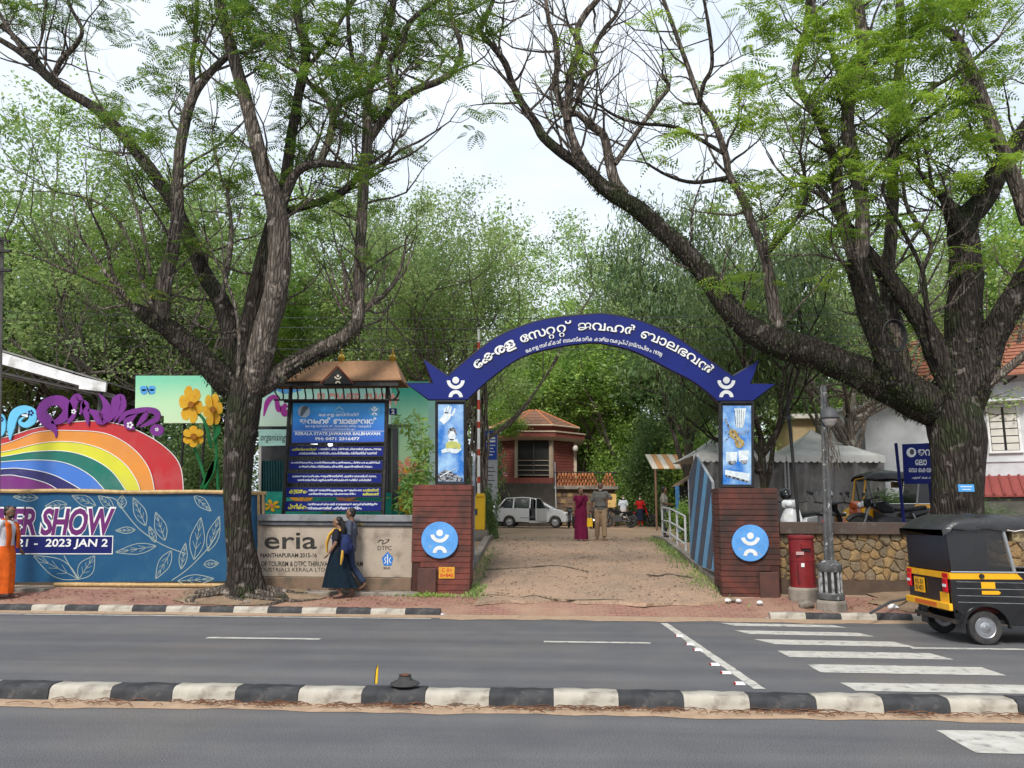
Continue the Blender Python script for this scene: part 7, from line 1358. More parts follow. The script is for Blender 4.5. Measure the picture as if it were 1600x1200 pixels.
# ---------------------------------------------------------------- trees
K['bark'] = barkm('bark_grey', (.075, .06, .05), (.24, .20, .165), (.05, .06, .03), .60)
K['barkd'] = barkm('bark_dark', (.022, .018, .015), (.085, .07, .058), (.045, .055, .025), .52)
K['barkl'] = barkm('bark_pale', (.12, .10, .08), (.27, .23, .19), (.1, .1, .07), .62)
L1 = leafm('leaf_feather', (.08, .16, .03), (.16, .26, .04), (.34, .33, .05), .5)
L1b = leafm('leaf_feather_bright', (.15, .27, .035), (.29, .42, .055), (.44, .49, .07), .55)
L2 = leafm('leaf_greygreen', (.21, .31, .11), (.33, .44, .17), (.42, .50, .20), .5)
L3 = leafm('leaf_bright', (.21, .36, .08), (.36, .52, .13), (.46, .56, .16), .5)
L4 = leafm('leaf_mango', (.10, .17, .075), (.19, .27, .11), (.27, .34, .15), .4, .4)
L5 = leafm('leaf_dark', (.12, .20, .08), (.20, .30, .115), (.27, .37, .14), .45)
L6 = leafm('leaf_fern', (.018, .032, .012), (.05, .075, .02), (.09, .10, .03), .2)
def rots(n, g, droop=(-.9, .25), roll=.6):                # random leaf frames: x along the leaf, z its normal
    az = g.uniform(0, 2 * PI, n); el = g.uniform(droop[0], droop[1], n); ro = g.normal(0, roll, n)
    x = np.stack([np.cos(el) * np.cos(az), np.cos(el) * np.sin(az), np.sin(el)], 1)
    y = np.stack([-np.sin(az), np.cos(az), np.zeros(n)], 1); z = np.cross(x, y)
    y2 = y * np.cos(ro)[:, None] + z * np.sin(ro)[:, None]; z2 = np.cross(x, y2)
    return np.stack([x, y2, z2], 1)                       # rows are axes
def scatter(tv, tf, pos, Rm, sc):
    n = len(pos); v = np.einsum('vi,nij->nvj', tv, Rm) * sc[:, None, None] + pos[:, None, :]
    f = tf[None] + (np.arange(n) * len(tv))[:, None, None]; return v.reshape(-1, 3), f.reshape(-1, tf.shape[1])
def frond_template(np_=8, pl=.30, pw=.075):
    V = []; Fq = []
    def quad(a, b, c, d): k = len(V); V.extend([a, b, c, d]); Fq.append((k, k + 1, k + 2, k + 3))
    def cz(t): return -.22 * t * t
    for i in range(np_):
        t = (i + 1) / np_; l = pl * math.sin(PI * (.18 + .74 * t)); 
        for s_ in (-1, 1):
            a = (t, 0, cz(t)); e = (t + l * .45, s_ * l, cz(t) - .05); mx_ = (t + l * .15, s_ * l * .55, cz(t) - .01); w_ = pw
            quad(a, (mx_[0] - w_ * .5, mx_[1] + s_ * w_ * .1, mx_[2]), e, (mx_[0] + w_ * .6, mx_[1] - s_ * w_ * .3, mx_[2]))
    quad((0, -.006, 0), (.5, -.006, cz(.5)), (1, 0, cz(1)), (.5, .006, cz(.5)))
    return np.array(V), np.array(Fq)
LEAF = (np.array([(0, 0, 0), (.5, -.26, .07), (1, 0, -.08), (.5, .26, .07)], float), np.array([(0, 1, 2, 3)]))
LEAFN = (np.array([(0, 0, 0), (.45, -.13, .03), (1, 0, -.12), (.45, .13, .03)], float), np.array([(0, 1, 2, 3)]))
FROND = frond_template()
def wander(p, d, L_, n, q, up=.12, wig=.22):
    P = [p.copy()]; d = d.normalized()
    for i in range(n):
        d = (d + Vector((q.uniform(-wig, wig), q.uniform(-wig, wig), q.uniform(-wig, wig) + up))).normalized(); P.append(P[-1] + d * (L_ / n))
    return P, d
def big_tree(name, label, base, trunk, limbs, dens, seed, leafmat, nclump, flare, barks, frond_sz=(.28, .5)):
    q = random.Random(seed); g = np.random.default_rng(seed); Tz = gz(base[1]); o = thing(name, label, 'tree', (base[0], base[1], Tz - .05), 0)
    nodes = []; chains = []
    def chain3(ch, tap=False):
        P = smooth(ch, 4); out = []
        for i, (px, py, r_, Y) in enumerate(P): p = at(px, py, Y); out.append((p, max(.012, r_ * mpp(Y) * .82 * (min(1, .35 + .2 * i) if tap else 1))))
        return out
    def limb(ch, nm, mat, n=11, bump=.07):
        C3 = chain3(ch, ch[0][2] > 19); m = MB(); m.tube([c[0] for c in C3], [c[1] for c in C3], n); k = len(C3)
        for i in range(k):
            ctr = C3[i][0]
            for j in range(n):
                v = Vector(m.v[i * n + j]); dlt = v - ctr; s_ = 1 + bump * (math.sin(v.z * 7 + j * 2.1 + seed) * .6 + math.sin(v.z * 17 + j * 1.3) * .4) + q.uniform(-.3, .3) * bump
                m.v[i * n + j] = tuple(ctr + dlt * s_)
        m.build(nm, mat, o, w=True, sm=True, ang=80); return C3
    T3 = chain3(trunk); m = MB(); n = 26; m.tube([c[0] for c in T3], [c[1] for c in T3], n); zb = T3[0][0].z
    for i in range(len(T3)):
        ctr = T3[i][0]; hgt = ctr.z - zb
        for j in range(n):
            a = 2 * PI * j / n; v = Vector(m.v[i * n + j]); d_ = v - ctr
            fl = flare * math.exp(-hgt / .28) * (.55 + .45 * math.sin(a * 5 + 1.2 * math.sin(a * 2 + seed))) + .045 * math.sin(a * 9 + hgt * 1.1) + .035 * math.sin(a * 4 + hgt * 2.3) + q.uniform(-.012, .012)
            m.v[i * n + j] = tuple(ctr + d_ * (1 + fl))
    m.build('trunk', barks[0], o, w=True, sm=True, ang=80)
    for ch, mat, fern in limbs:
        C3 = limb(ch, 'limb', mat); chains.append((C3, fern))
        for p, r_ in C3: nodes.append((p, r_))
    # twigs
    tw = MB(); tips = []
    def twig(p, d, r_, L_, lev):
        P, dd = wander(p, d, L_, 6, q, .10, .30); tw.tube(P, [r_ * (1 - .13 * i) for i in range(7)], 5 if r_ > .02 else 4, cap=False)
        for i in range(4 if lev else 3, 7): tips.append((P[i], r_ * (1 - .13 * i)))
        if lev > 0:
            for k in range(2 if lev == 1 else 3):
                i = q.randint(2, 6); a = Vector((q.uniform(-1, 1), q.uniform(-1, 1), q.uniform(-.3, .8))); twig(P[i], (dd * .6 + a).normalized(), r_ * (1 - .13 * i) * .7, L_ * q.uniform(.45, .75), lev - 1)
    for C3, fern in chains:
        e, er = C3[-1]; d = (C3[-1][0] - C3[-4][0]).normalized()
        if er < .16:
            for k in range(3): twig(e, (d + Vector((q.uniform(-.7, .7), q.uniform(-.7, .7), q.uniform(-.2, .5)))).normalized(), er * .62, q.uniform(1.4, 2.6), 2)
        for i in range(2, len(C3), 2):
            p, r_ = C3[i]
            if p.z < 5.2 or r_ > .26 or q.random() < .25: continue
            a = Vector((q.uniform(-1, 1), q.uniform(-1, 1), q.uniform(-.1, .9))); twig(p, a, min(.032, r_ * .45), q.uniform(.9, 2.6), 2 if q.random() < .5 else 1)
    tw.build('twigs', barks[1], o, w=True, kind='stuff')
    # foliage sprays hang on the twigs
    pos = []
    T = [t[0] for t in tips]; tries = 0; cell = {}
    while len(pos) < nclump and tries < nclump * 40:
        tries += 1; p = q.choice(T); v = RC.transposed() @ (p - CAMP)
        if v.z > -1: continue
        px, py = 800 + F * v.x / -v.z, 600 - F * v.y / -v.z
        kk = (round(p.x / .55), round(p.y / .55), round(p.z / .55))
        if cell.get(kk, 0) < 2 and q.random() < dens(px, py): cell[kk] = cell.get(kk, 0) + 1; pos.append(p + Vector((q.gauss(0, .16), q.gauss(0, .16), q.gauss(0, .10))))
    P = np.array([tuple(p) for p in pos]); rep = 7
    P = np.repeat(P, rep, 0) + g.normal(0, .07, (len(P) * rep, 3)); n = len(P)
    v, f = scatter(FROND[0], FROND[1], P, rots(n, g, (-.42, .16), .30), g.uniform(*frond_sz, n))
    v = v - np.array(o.location); c = npmesh('crown', v, f, leafmat, o)
    # ferns and moss on the old limbs
    FP = []; FD = []
    for C3, fern in chains:
        if not fern: continue
        for i in range(len(C3) - 1):
            (p, r0), (p2, r1) = C3[i], C3[i + 1]
            if r0 < .13: continue
            t = (p2 - p).normalized(); u = t.orthogonal().normalized(); b = t.cross(u)
            for k in range(int((p2 - p).length * 300 * fern)):
                a = q.uniform(0, 2 * PI); nrm = u * math.cos(a) + b * math.sin(a)
                FP.append(p.lerp(p2, q.random()) + nrm * r0 * .97); FD.append((nrm + Vector((q.uniform(-.5, .5), q.uniform(-.5, .5), -.9 + q.uniform(0, .9)))).normalized())
    if FP:
        X = np.array([tuple(d) for d in FD]); Yv = np.cross(X, g.normal(0, 1, X.shape)); Yv /= np.linalg.norm(Yv, axis=1)[:, None]; Rm = np.stack([X, Yv, np.cross(X, Yv)], 1)
        v, f = scatter(LEAFN[0], LEAFN[1], np.array([tuple(p) for p in FP]), Rm, g.uniform(.04, .115, len(FP))); v = v - np.array(o.location); npmesh('ferns', v, f, L6, o, kind='stuff')
    return o
def CH(pts, Y0, Y1): n = len(pts); return [(p[0], p[1], p[2], Y0 + (Y1 - Y0) * i / (n - 1)) for i, p in enumerate(pts)]
B_, D_, P_ = K['bark'], K['barkd'], K['barkl']
LX = 14.7
left_limbs = [
 (CH([(372, 625, 30), (345, 590, 26), (300, 545, 22), (262, 512, 20), (228, 492, 17), (207, 478, 9)], 14.7, 14.2), D_, .8),
 (CH([(252, 500, 15), (258, 440, 15), (270, 390, 13), (278, 330, 12), (278, 270, 11), (285, 210, 11), (302, 150, 10), (330, 112, 8), (358, 85, 7)], 14.3, 14.2), B_, 0),
 (CH([(302, 150, 7), (300, 100, 6), (305, 60, 5), (308, 0, 4), (306, -80, 3)], 14.2, 14.6), B_, 0),
 (CH([(370, 620, 26), (362, 530, 20), (345, 470, 18), (320, 430, 16), (295, 370, 14), (270, 315, 14), (235, 265, 13), (195, 215, 12), (150, 170, 11), (100, 140, 10), (68, 115, 9), (40, 88, 7), (0, 62, 6), (-60, 30, 4)], 14.8, 16.2), D_, 0),
 (CH([(100, 140, 6), (60, 100, 5), (30, 70, 5), (0, 22, 4), (-30, -30, 3)], 15.9, 16.5), B_, 0),
 (CH([(85, 120, 6), (95, 95, 6), (120, 68, 5), (128, 45, 4), (110, 10, 3.5), (95, -40, 3)], 16, 15.5), B_, 0),
 (CH([(75, 118, 6), (50, 85, 6), (20, 55, 5), (-10, 35, 4)], 16, 16.6), D_, 0),
 (CH([(392, 625, 32), (412, 530, 26), (432, 450, 24), (437, 380, 23), (430, 320, 20), (405, 240, 16), (385, 160, 14), (365, 90, 13), (350, 30, 12), (335, -40, 11), (330, -140, 8)], 14.6, 14.0), B_, 0),
 (CH([(380, 620, 26), (388, 520, 20), (407, 430, 18), (428, 340, 14), (445, 290, 12), (455, 215, 11), (470, 130, 10), (478, 80, 10), (468, 40, 9), (462, -10, 9), (455, -110, 6)], 14.9, 15.8), D_, 0),
 (CH([(480, 105, 5), (510, 70, 5), (545, 12, 4), (590, -40, 3)], 15.5, 15.9), B_, 0),
 (CH([(440, 325, 11), (455, 282, 10), (472, 263, 9), (500, 255, 8), (545, 260, 7), (580, 266, 6)], 14.9, 14.5), B_, 0),
 (CH([(498, 258, 8), (510, 230, 8), (520, 190, 8), (515, 160, 7), (492, 137, 6), (470, 120, 4)], 14.7, 15.2), B_, 0),
 (CH([(521, 185, 6), (535, 160, 6), (560, 148, 5), (590, 140, 3)], 14.7, 14.4), B_, 0),
 (CH([(442, 330, 9), (480, 322, 8), (535, 300, 8), (562, 272, 7)], 15.0, 15.2), D_, 0),
 (CH([(395, 620, 28), (440, 582, 20), (490, 552, 17), (530, 532, 16), (556, 508, 14), (560, 480, 12), (560, 430, 11), (565, 350, 11), (568, 290, 11), (575, 220, 10), (574, 160, 9), (585, 110, 8), (605, 50, 7), (615, 0, 7), (620, -90, 5)], 14.8, 15.3), B_, 0),
 (CH([(420, 600, 20), (440, 582, 20), (490, 552, 17.5), (530, 532, 16.5), (553, 510, 14.5), (558, 492, 12)], 14.8, 15.0), D_, 1),
 (CH([(572, 225, 10), (598, 188, 9), (615, 165, 9), (650, 140, 8), (690, 125, 7), (715, 100, 6), (720, 70, 5.5), (706, 30, 5), (700, -10, 4)], 15.2, 15.6), B_, 0),
 (CH([(572, 155, 5), (555, 110, 5), (545, 50, 4.5), (543, -20, 4)], 15.2, 15.0), D_, 0),
 (CH([(605, 178, 7), (613, 140, 7), (608, 95, 6), (628, 75, 6), (640, 35, 6), (690, -5, 5)], 15.2, 14.8), B_, 0),
 (CH([(250, 510, 5), (222, 440, 4), (205, 380, 4), (160, 320, 3), (90, 300, 2)], 14.3, 14.0), P_, 0), (CH([(235, 430, 4), (225, 370, 4), (205, 300, 3)], 14.2, 14.4), P_, 0), (CH([(345, 470, 5), (362, 380, 4), (355, 300, 4)], 14.7, 14.2), P_, 0), (CH([(372, 600, 4), (372, 500, 3.5), (350, 430, 3)], 14.5, 14.0), P_, 0)]
def ldens(x, y):
    if y < -300 or x > 790: return 0
    if y < 60: return .9
    if y < 330: return .75 if x > 150 else .4
    return .5 if (430 < x < 570 or 150 < x < 360) else .1
big_tree('rain_tree', 'large spreading tree with fluted dark trunk on the pavement before the blue hoarding', (at(383, 935, LX).x, LX),
         CH([(388, 955, 40), (385, 930, 37), (381, 890, 30), (374, 840, 26), (371, 780, 25), (373, 710, 27), (379, 655, 32), (384, 615, 33), (388, 585, 24), (392, 560, 10)], LX, LX), left_limbs, ldens, 5, L1, 760, .5, (D_, B_), (.26, .46))
right_limbs = [
 (CH([(1460, 660, 48), (1440, 628, 42), (1390, 602, 36), (1330, 577, 32), (1270, 552, 30), (1200, 530, 28), (1160, 505, 24), (1130, 470, 22), (1095, 420, 20), (1050, 375, 19), (1000, 330, 18), (950, 298, 16), (915, 265, 13), (880, 240, 11), (850, 215, 10), (835, 190, 9), (815, 160, 8), (800, 130, 7), (790, 100, 7), (768, 70, 6), (750, 48, 5.5), (763, 20, 5), (775, -20, 5), (780, -90, 4)], 15.0, 15.6), D_, 1),
 (CH([(930, 285, 12), (920, 268, 11), (902, 235, 9), (887, 190, 9), (889, 150, 9), (893, 110, 8), (906, 80, 8), (901, 50, 7), (916, 20, 7), (936, -5, 6), (960, -60, 4)], 15.4, 15.0), B_, 0),
 (CH([(887, 190, 7), (872, 150, 7), (866, 130, 6), (871, 100, 6), (868, 60, 6), (858, 35, 5), (852, -10, 4)], 15.2, 15.6), B_, 0),
 (CH([(975, 305, 13), (960, 282, 12), (950, 240, 10), (943, 212, 9), (925, 196, 8), (905, 180, 6), (890, 172, 4)], 15.4, 15.2), B_, 0),
 (CH([(904, 155, 6), (912, 122, 6), (926, 110, 5), (931, 95, 5), (925, 82, 5), (945, 45, 5), (964, 22, 4), (973, -10, 4)], 15.2, 15.7), B_, 0),
 (CH([(961, 256, 6), (1000, 200, 5), (1025, 163, 5), (1045, 135, 4), (1035, 122, 3)], 15.3, 15.0), P_, 0),
 (CH([(1218, 525, 14), (1212, 495, 13), (1205, 455, 12), (1195, 400, 10), (1175, 350, 9), (1160, 310, 8), (1140, 275, 7), (1133, 240, 7), (1115, 190, 6), (1095, 160, 6), (1075, 105, 5), (1055, 50, 4.5), (1035, -5, 4)], 15.2, 14.6), B_, 0),
 (CH([(1093, 160, 5), (1100, 130, 4.5), (1112, 105, 4), (1110, 60, 4), (1100, 0, 3)], 14.7, 14.3), D_, 0),
 (CH([(1130, 240, 4), (1060, 200, 4), (1000, 193, 3.5), (960, 180, 3), (930, 160, 2)], 14.7, 15.0), D_, 0), (CH([(1135, 278, 5), (1085, 285, 4), (1045, 275, 3), (1010, 255, 2.5)], 14.7, 14.3), D_, 0), (CH([(1195, 400, 5), (1230, 360, 4), (1260, 310, 4), (1250, 240, 3)], 14.9, 14.4), D_, 0),
 (CH([(1440, 640, 30), (1400, 590, 25), (1378, 540, 22), (1360, 490, 22), (1345, 432, 23), (1337, 405, 20)], 14.8, 14.5), D_, .9),
 (CH([(1337, 412, 18), (1348, 380, 14), (1345, 300, 13.5), (1335, 260, 14), (1325, 200, 13), (1328, 150, 13), (1348, 92, 12.5), (1345, 40, 12), (1335, -10, 12), (1325, -120, 9)], 14.5, 14.2), B_, 0),
 (CH([(1337, 405, 13), (1320, 362, 12), (1315, 330, 11), (1310, 300, 11), (1300, 240, 9), (1275, 180, 9), (1250, 140, 8.5), (1242, 115, 8), (1252, 70, 7), (1260, 40, 6), (1265, -30, 5)], 14.6, 15.4), B_, 0),
 (CH([(1322, 150, 6), (1300, 80, 5.5), (1280, 40, 5), (1262, -20, 4)], 14.3, 14.0), B_, 0),
 (CH([(1420, 620, 26), (1398, 540, 22), (1390, 470, 18), (1386, 430, 14), (1392, 370, 12), (1395, 300, 11), (1395, 220, 10.5), (1402, 150, 10), (1407, 70, 9), (1405, -40, 7)], 15.2, 15.9), B_, .3),
 (CH([(1490, 640, 26), (1462, 545, 22), (1432, 492, 18), (1402, 452, 16), (1370, 412, 14), (1330, 362, 11), (1300, 320, 8)], 14.7, 14.9), D_, .5),
 (CH([(1500, 660, 46), (1502, 600, 38), (1506, 500, 33), (1510, 420, 30), (1505, 352, 27), (1532, 318, 22), (1560, 270, 20), (1592, 220, 18), (1640, 150, 14)], 15.0, 15.3), D_, .6),
 (CH([(1506, 370, 18), (1490, 345, 14), (1475, 310, 10), (1458, 298, 7)], 15.0, 14.7), D_, .5),
 (CH([(1606, 350, 13), (1592, 300, 14), (1560, 220, 13), (1530, 140, 11.5), (1500, 70, 11), (1485, 52, 9), (1465, 40, 5)], 14.4, 14.0), B_, 0),
 (CH([(1510, 660, 40), (1535, 570, 30), (1555, 520, 26), (1582, 472, 24), (1612, 420, 23), (1650, 350, 20)], 15.0, 14.5), D_, .4),
 (CH([(1530, 610, 9), (1580, 572, 8), (1610, 548, 8), (1660, 520, 6)], 14.8, 14.3), P_, 0),
 (CH([(1450, 480, 5), (1440, 430, 5), (1455, 380, 4), (1420, 330, 4), (1410, 280, 3)], 14.7, 14.2), P_, 0), (CH([(1462, 560, 5), (1448, 480, 5), (1440, 420, 4), (1405, 350, 4), (1380, 300, 3), (1385, 270, 3)], 14.5, 14.0), D_, 0),
 (CH([(1345, 300, 5), (1390, 240, 4), (1430, 200, 4), (1470, 170, 3)], 14.3, 13.8), D_, 0), (CH([(1395, 200, 5), (1440, 150, 4.5), (1500, 110, 4), (1560, 60, 3)], 15.6, 16.2), D_, 0)]
def rdens(x, y):
    if y < -320: return 0
    if x < 1040: return .045 if y < 300 else .02
    if y < 120: return 1 if x > 1180 else .4
    if y < 300: return .55 if x > 1180 else .35
    if y < 440: return .4
    return .25
big_tree('rain_tree', 'massive multi-stemmed fern covered tree with a blue tag, behind the auto rickshaw', (at(1488, 930, 15.0).x, 15.0),
         CH([(1500, 965, 52), (1498, 930, 50), (1497, 860, 44), (1495, 800, 42), (1496, 740, 44), (1497, 690, 48), (1490, 650, 47), (1484, 615, 40), (1484, 585, 20)], 15.0, 15.0), right_limbs, rdens, 9, L1b, 640, .35, (D_, B_), (.30, .52))
# ---------------------------------------------------------------- trees beyond
def proto(seed, H, spread, nlimb, leaf, mat, bark, nleaf, lsz, droop, multi=1, clump=.55, low=.35, bare=0, upw=.35, lev=3):
    q = random.Random(seed); g = np.random.default_rng(seed); tr = MB(); tips = []
    def br(p, d, r_, L_, l):
        n = 5; P, dd = wander(p, d, L_, n, q, .08, .20); tr.tube(P, [r_ * (1 - .12 * i) for i in range(n + 1)], 7 if r_ > .08 else 4, cap=False)
        if l <= 1:
            for k in range(2, n + 1): tips.append(P[k])
        if l > 0:
            for k in range(3 if l > 1 else 2):
                i = q.randint(2, n); a = Vector((q.uniform(-1, 1), q.uniform(-1, 1), q.uniform(-.35, .75) * upw * 2)); br(P[i], (dd * .55 + a).normalized(), r_ * .5, L_ * q.uniform(.55, .8), l - 1)
    for s_ in range(multi):
        off = Vector((q.uniform(-.5, .5), q.uniform(-.4, .4), 0)) * (multi > 1); lean = Vector((q.uniform(-.25, .25), q.uniform(-.2, .2), 1)) if multi > 1 else Vector((q.uniform(-.07, .07), 0, 1))
        th = H * low; P, dd = wander(off, lean, th, 6, q, .15, .10); r0 = .019 * H / (multi ** .4)
        tr.tube(P, [r0 * (1.35 if i == 0 else 1 - .05 * i) for i in range(7)], 10, cap=False)
        for k in range(nlimb):
            i = q.randint(3, 6); az = 2 * PI * (k + q.random()) / nlimb; el = q.uniform(.35, 1.25)
            d = Vector((math.cos(az) * math.cos(el) * spread, math.sin(az) * math.cos(el) * spread, math.sin(el))); br(P[i], d.normalized(), r0 * .6, (H - P[i].z) * .52 * q.uniform(.7, 1.05), lev)
    T = np.array([tuple(t) for t in tips]); zmax = T[:, 2].max(); 
    keep = g.random(len(T)) > bare; T = T[keep]; per = max(1, round(nleaf / (24 * len(T)))); T = np.repeat(T, per, 0) + g.normal(0, clump * .8, (len(T) * per, 3)) * np.array([1, 1, .6]); P = np.repeat(T, 24, 0) + g.normal(0, .21, (len(T) * 24, 3)) * np.array([1.3, 1.3, .6])
    v, f = scatter(leaf[0], leaf[1], P, rots(len(P), g, droop), g.uniform(lsz * .7, lsz * 1.3, len(P)))
    s_ = H / zmax; root = thing('tree_source', None, None); t_ = tr.build('trunk', bark, root, sm=True); c_ = npmesh('crown', v * s_, f, mat, root); t_.scale = (s_, s_, s_)
    wd = np.percentile(np.abs(v[:, 0]), 95) * s_ * 2
    return root, H, wd
PR = dict(
 broad=proto(1, 11, 1.5, 7, LEAF, L2, K['barkl'], 36000, .15, (-.5, .5), 1, .55, .35),
 bright=proto(2, 12, 1.3, 7, LEAF, L3, K['bark'], 40000, .18, (-.5, .4), 1, .6, .22),
 fine=proto(3, 12, .9, 5, LEAF, L2, K['barkl'], 24000, .14, (-.6, .4), 3, .42, .30, .1, .5),
 mango=proto(4, 9, 1.4, 7, LEAFN, L4, K['barkd'], 27000, .21, (-1.3, -.1), 1, .5, .30),
 dark=proto(5, 9, 1.3, 8, LEAF, L5, K['bark'], 28000, .21, (-.7, .3), 1, .6, .2),
 bare=proto(6, 12, 1.5, 6, LEAF, L2, K['barkl'], 5000, .15, (-.5, .4), 2, .5, .3, .55))
BUSH = {}
def bush(kind, mat, seed, n=5000, leaf=LEAF, lsz=.11, drp=(-.6, .5)):
    g = np.random.default_rng(seed); c = g.normal(0, .35, (26, 3)) * [1, 1, .8] + [0, 0, .5]; c[:, 2] = np.abs(c[:, 2]); P = np.repeat(c, n // 26, 0) + g.normal(0, .16, (n // 26 * 26, 3)); P[:, 2] = np.abs(P[:, 2])
    v, f = scatter(leaf[0], leaf[1], P, rots(len(P), g, drp), g.uniform(lsz * .7, lsz * 1.3, len(P))); r_ = thing('bush_source', None, None); npmesh('foliage', v, f, mat, r_); m = MB(); q = random.Random(seed)
    for k in range(7): m.tube([(0, 0, 0), (q.uniform(-.3, .3), q.uniform(-.3, .3), q.uniform(.4, .8))], [.02, .008], 5)
    m.build('stem', K['bark'], r_); BUSH[kind] = r_
bush('green', L3, 31); bush('dark', L5, 32); bush('mango', L4, 33, 5000, LEAFN, .2, (-1.3, -.2)); bush('greenL', L3, 34, 26000, LEAF, .05); bush('darkL', L5, 35, 26000, LEAF, .05)
used = set()
def plant(kind, px, Y, ytop, wpx, label, rz=None, cat='tree', name='tree', group=None, src=None):
    q = random.Random(int(px * 7 + Y)); root, H, wd = PR[kind]; zt = at(px, ytop, Y).z; z0 = gz(Y) - .1; sz = (zt - z0) / H; sx = wpx * mpp(Y) / wd
    loc = (wx(px, Y), Y, z0); rz = q.uniform(0, 6.28) if rz is None else rz
    o = copy_tree(root, None, loc, rz, (sx, sx, sz), label); o.name = name; o['category'] = cat
    if group: o['group'] = group
    return o
G = 'trees beyond the boundary wall'
for a in [('bright', 20, 30, 190, 400, 'tall bright feathery tree above the white shed roof'), ('broad', 210, 27, 250, 400, 'grey-green spreading tree behind the green butterfly billboard'), ('broad', -150, 26, 210, 420, 'grey-green tree behind the utility pole'),
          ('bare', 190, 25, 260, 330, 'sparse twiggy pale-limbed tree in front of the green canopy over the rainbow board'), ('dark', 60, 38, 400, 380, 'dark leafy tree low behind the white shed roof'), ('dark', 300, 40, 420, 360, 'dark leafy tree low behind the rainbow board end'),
          ('bright', 350, 36, 280, 330, 'mid green tree seen between the stems of the fluted trunk tree'), ('bright', 470, 36, 245, 330, 'fresh green tree above the brown signboard roof'), ('broad', 590, 33, 260, 270, 'grey-green tree between the signboard roof and the arch'),
          ('fine', 715, 27, 235, 340, 'several-stemmed fine leaved tree rising behind the left ribbon end of the arch'), ('broad', 640, 44, 380, 300, 'dark tree low behind the several-stemmed tree'), ('bright', 850, 60, 330, 250, 'pale green tree above the crown of the arch'),
          ('bright', 915, 54, 400, 260, 'yellow-green tree seen through the arch above the kiosk'), ('bright', 985, 50, 350, 300, 'yellow-green tree seen through the arch beside the drooping dark tree'), ('bright', 810, 62, 480, 300, 'leafy tree low behind the kiosk roof'),
          ('mango', 1075, 33, 290, 290, 'dark drooping-leaved tree over the striped awning'), ('mango', 1200, 25.5, 350, 300, 'dark drooping-leaved tree standing before the white tent'), ('dark', 1130, 48, 420, 300, 'dark tree behind the white tent peak'),
          ('bare', 1330, 30, 300, 380, 'sparse twiggy tree behind the tree with the blue tag'), ('broad', 1420, 44, 430, 380, 'grey-green tree behind the tiled house roof'), ('bright', 1560, 40, 180, 420, 'tall bright tree above the white house'), ('bare', 1560, 34, 330, 330, 'bare-limbed tree beside the white house gable'), ('bright', 1300, 60, 480, 300, 'green tree far behind the parked scooters')]:
    plant(*a, group=G)
m_ = 0
for o in list(PR.values()):
    for c_ in KIDS(o[0]): bpy.data.objects.remove(c_)
    bpy.data.objects.remove(o[0])
def shrub(kind, px, py, Y, wpx, hpx, label, z=None):
    o = copy_tree(BUSH[kind], None, (wx(px, Y), Y, gz(Y) - .03 if z is None else z), (px * .37) % 6.28, (wpx * mpp(Y) / 1.3, wpx * mpp(Y) / 1.3, hpx * mpp(Y) / 1.15), label); o.name = 'shrub'; o['category'] = 'shrub'; return o
SHR = 1
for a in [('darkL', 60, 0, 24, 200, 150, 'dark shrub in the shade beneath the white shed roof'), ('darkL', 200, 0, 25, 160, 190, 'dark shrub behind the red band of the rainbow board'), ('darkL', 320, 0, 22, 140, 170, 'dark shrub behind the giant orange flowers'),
          ('dark', 752, 0, 40, 50, 150, 'dark shrub climbing beside the kiosk steps'), ('greenL', 975, 0, 50, 110, 170, 'tall bright green shrub beside the kiosk terrace'), ('greenL', 950, 0, 56, 140, 190, 'leafy green shrub at the back of the kiosk terrace'), ('greenL', 905, 0, 58, 110, 200, 'bright green shrub behind the terracotta pots'),
          ('green', 1075, 0, 24, 38, 62, 'bright green shrub beside the white railing'), ('darkL', 1050, 0, 44, 100, 150, 'dark shrub beside the pale green building'), ('greenL', 1110, 0, 42, 150, 170, 'green shrub behind the striped awning'), ('dark', 765, 0, 24.5, 20, 85, 'dark leafy potted climber beside the yellow barrier box'), ('darkL', 1440, 0, 28, 160, 60, 'low dark shrub below the white house')]:
    shrub(*a)
def drop_sources():
    for o in BUSH.values():
        for c_ in KIDS(o): bpy.data.objects.remove(c_)
        bpy.data.objects.remove(o)
grass('weeds', wx(745, 15.3), 15.3, .09, .28, 320, .04, .12, 8, 'green weeds growing beside the pillar with the number plate')
grass('weeds', wx(672, 14.9), 14.95, .3, .06, 300, .03, .10, 3, 'low weeds at the foot of the number plate pillar')
grass('weeds', 3.35, 16.6, .2, .8, 900, .03, .08, 2, 'low grass under the striped gate leaf')
grass('weeds', -1.35, 18.5, .10, 1.8, 500, .03, .09, 6, 'grass along the left edge of the driveway')
grass('weeds', 3.4, 21, .15, 1.8, 900, .05, .15, 4, 'grass along the guard rail')
grass('weeds', wx(1570, 16), 17, 1.2, .4, 1500, .15, .6, 7, 'leafy green weeds behind the stone wall below the white house')
grass('weeds', wx(650, 16.4), 16.5, .2, .12, 300, .25, .6, 9, 'tall green weeds between the signboard and the number plate pillar')
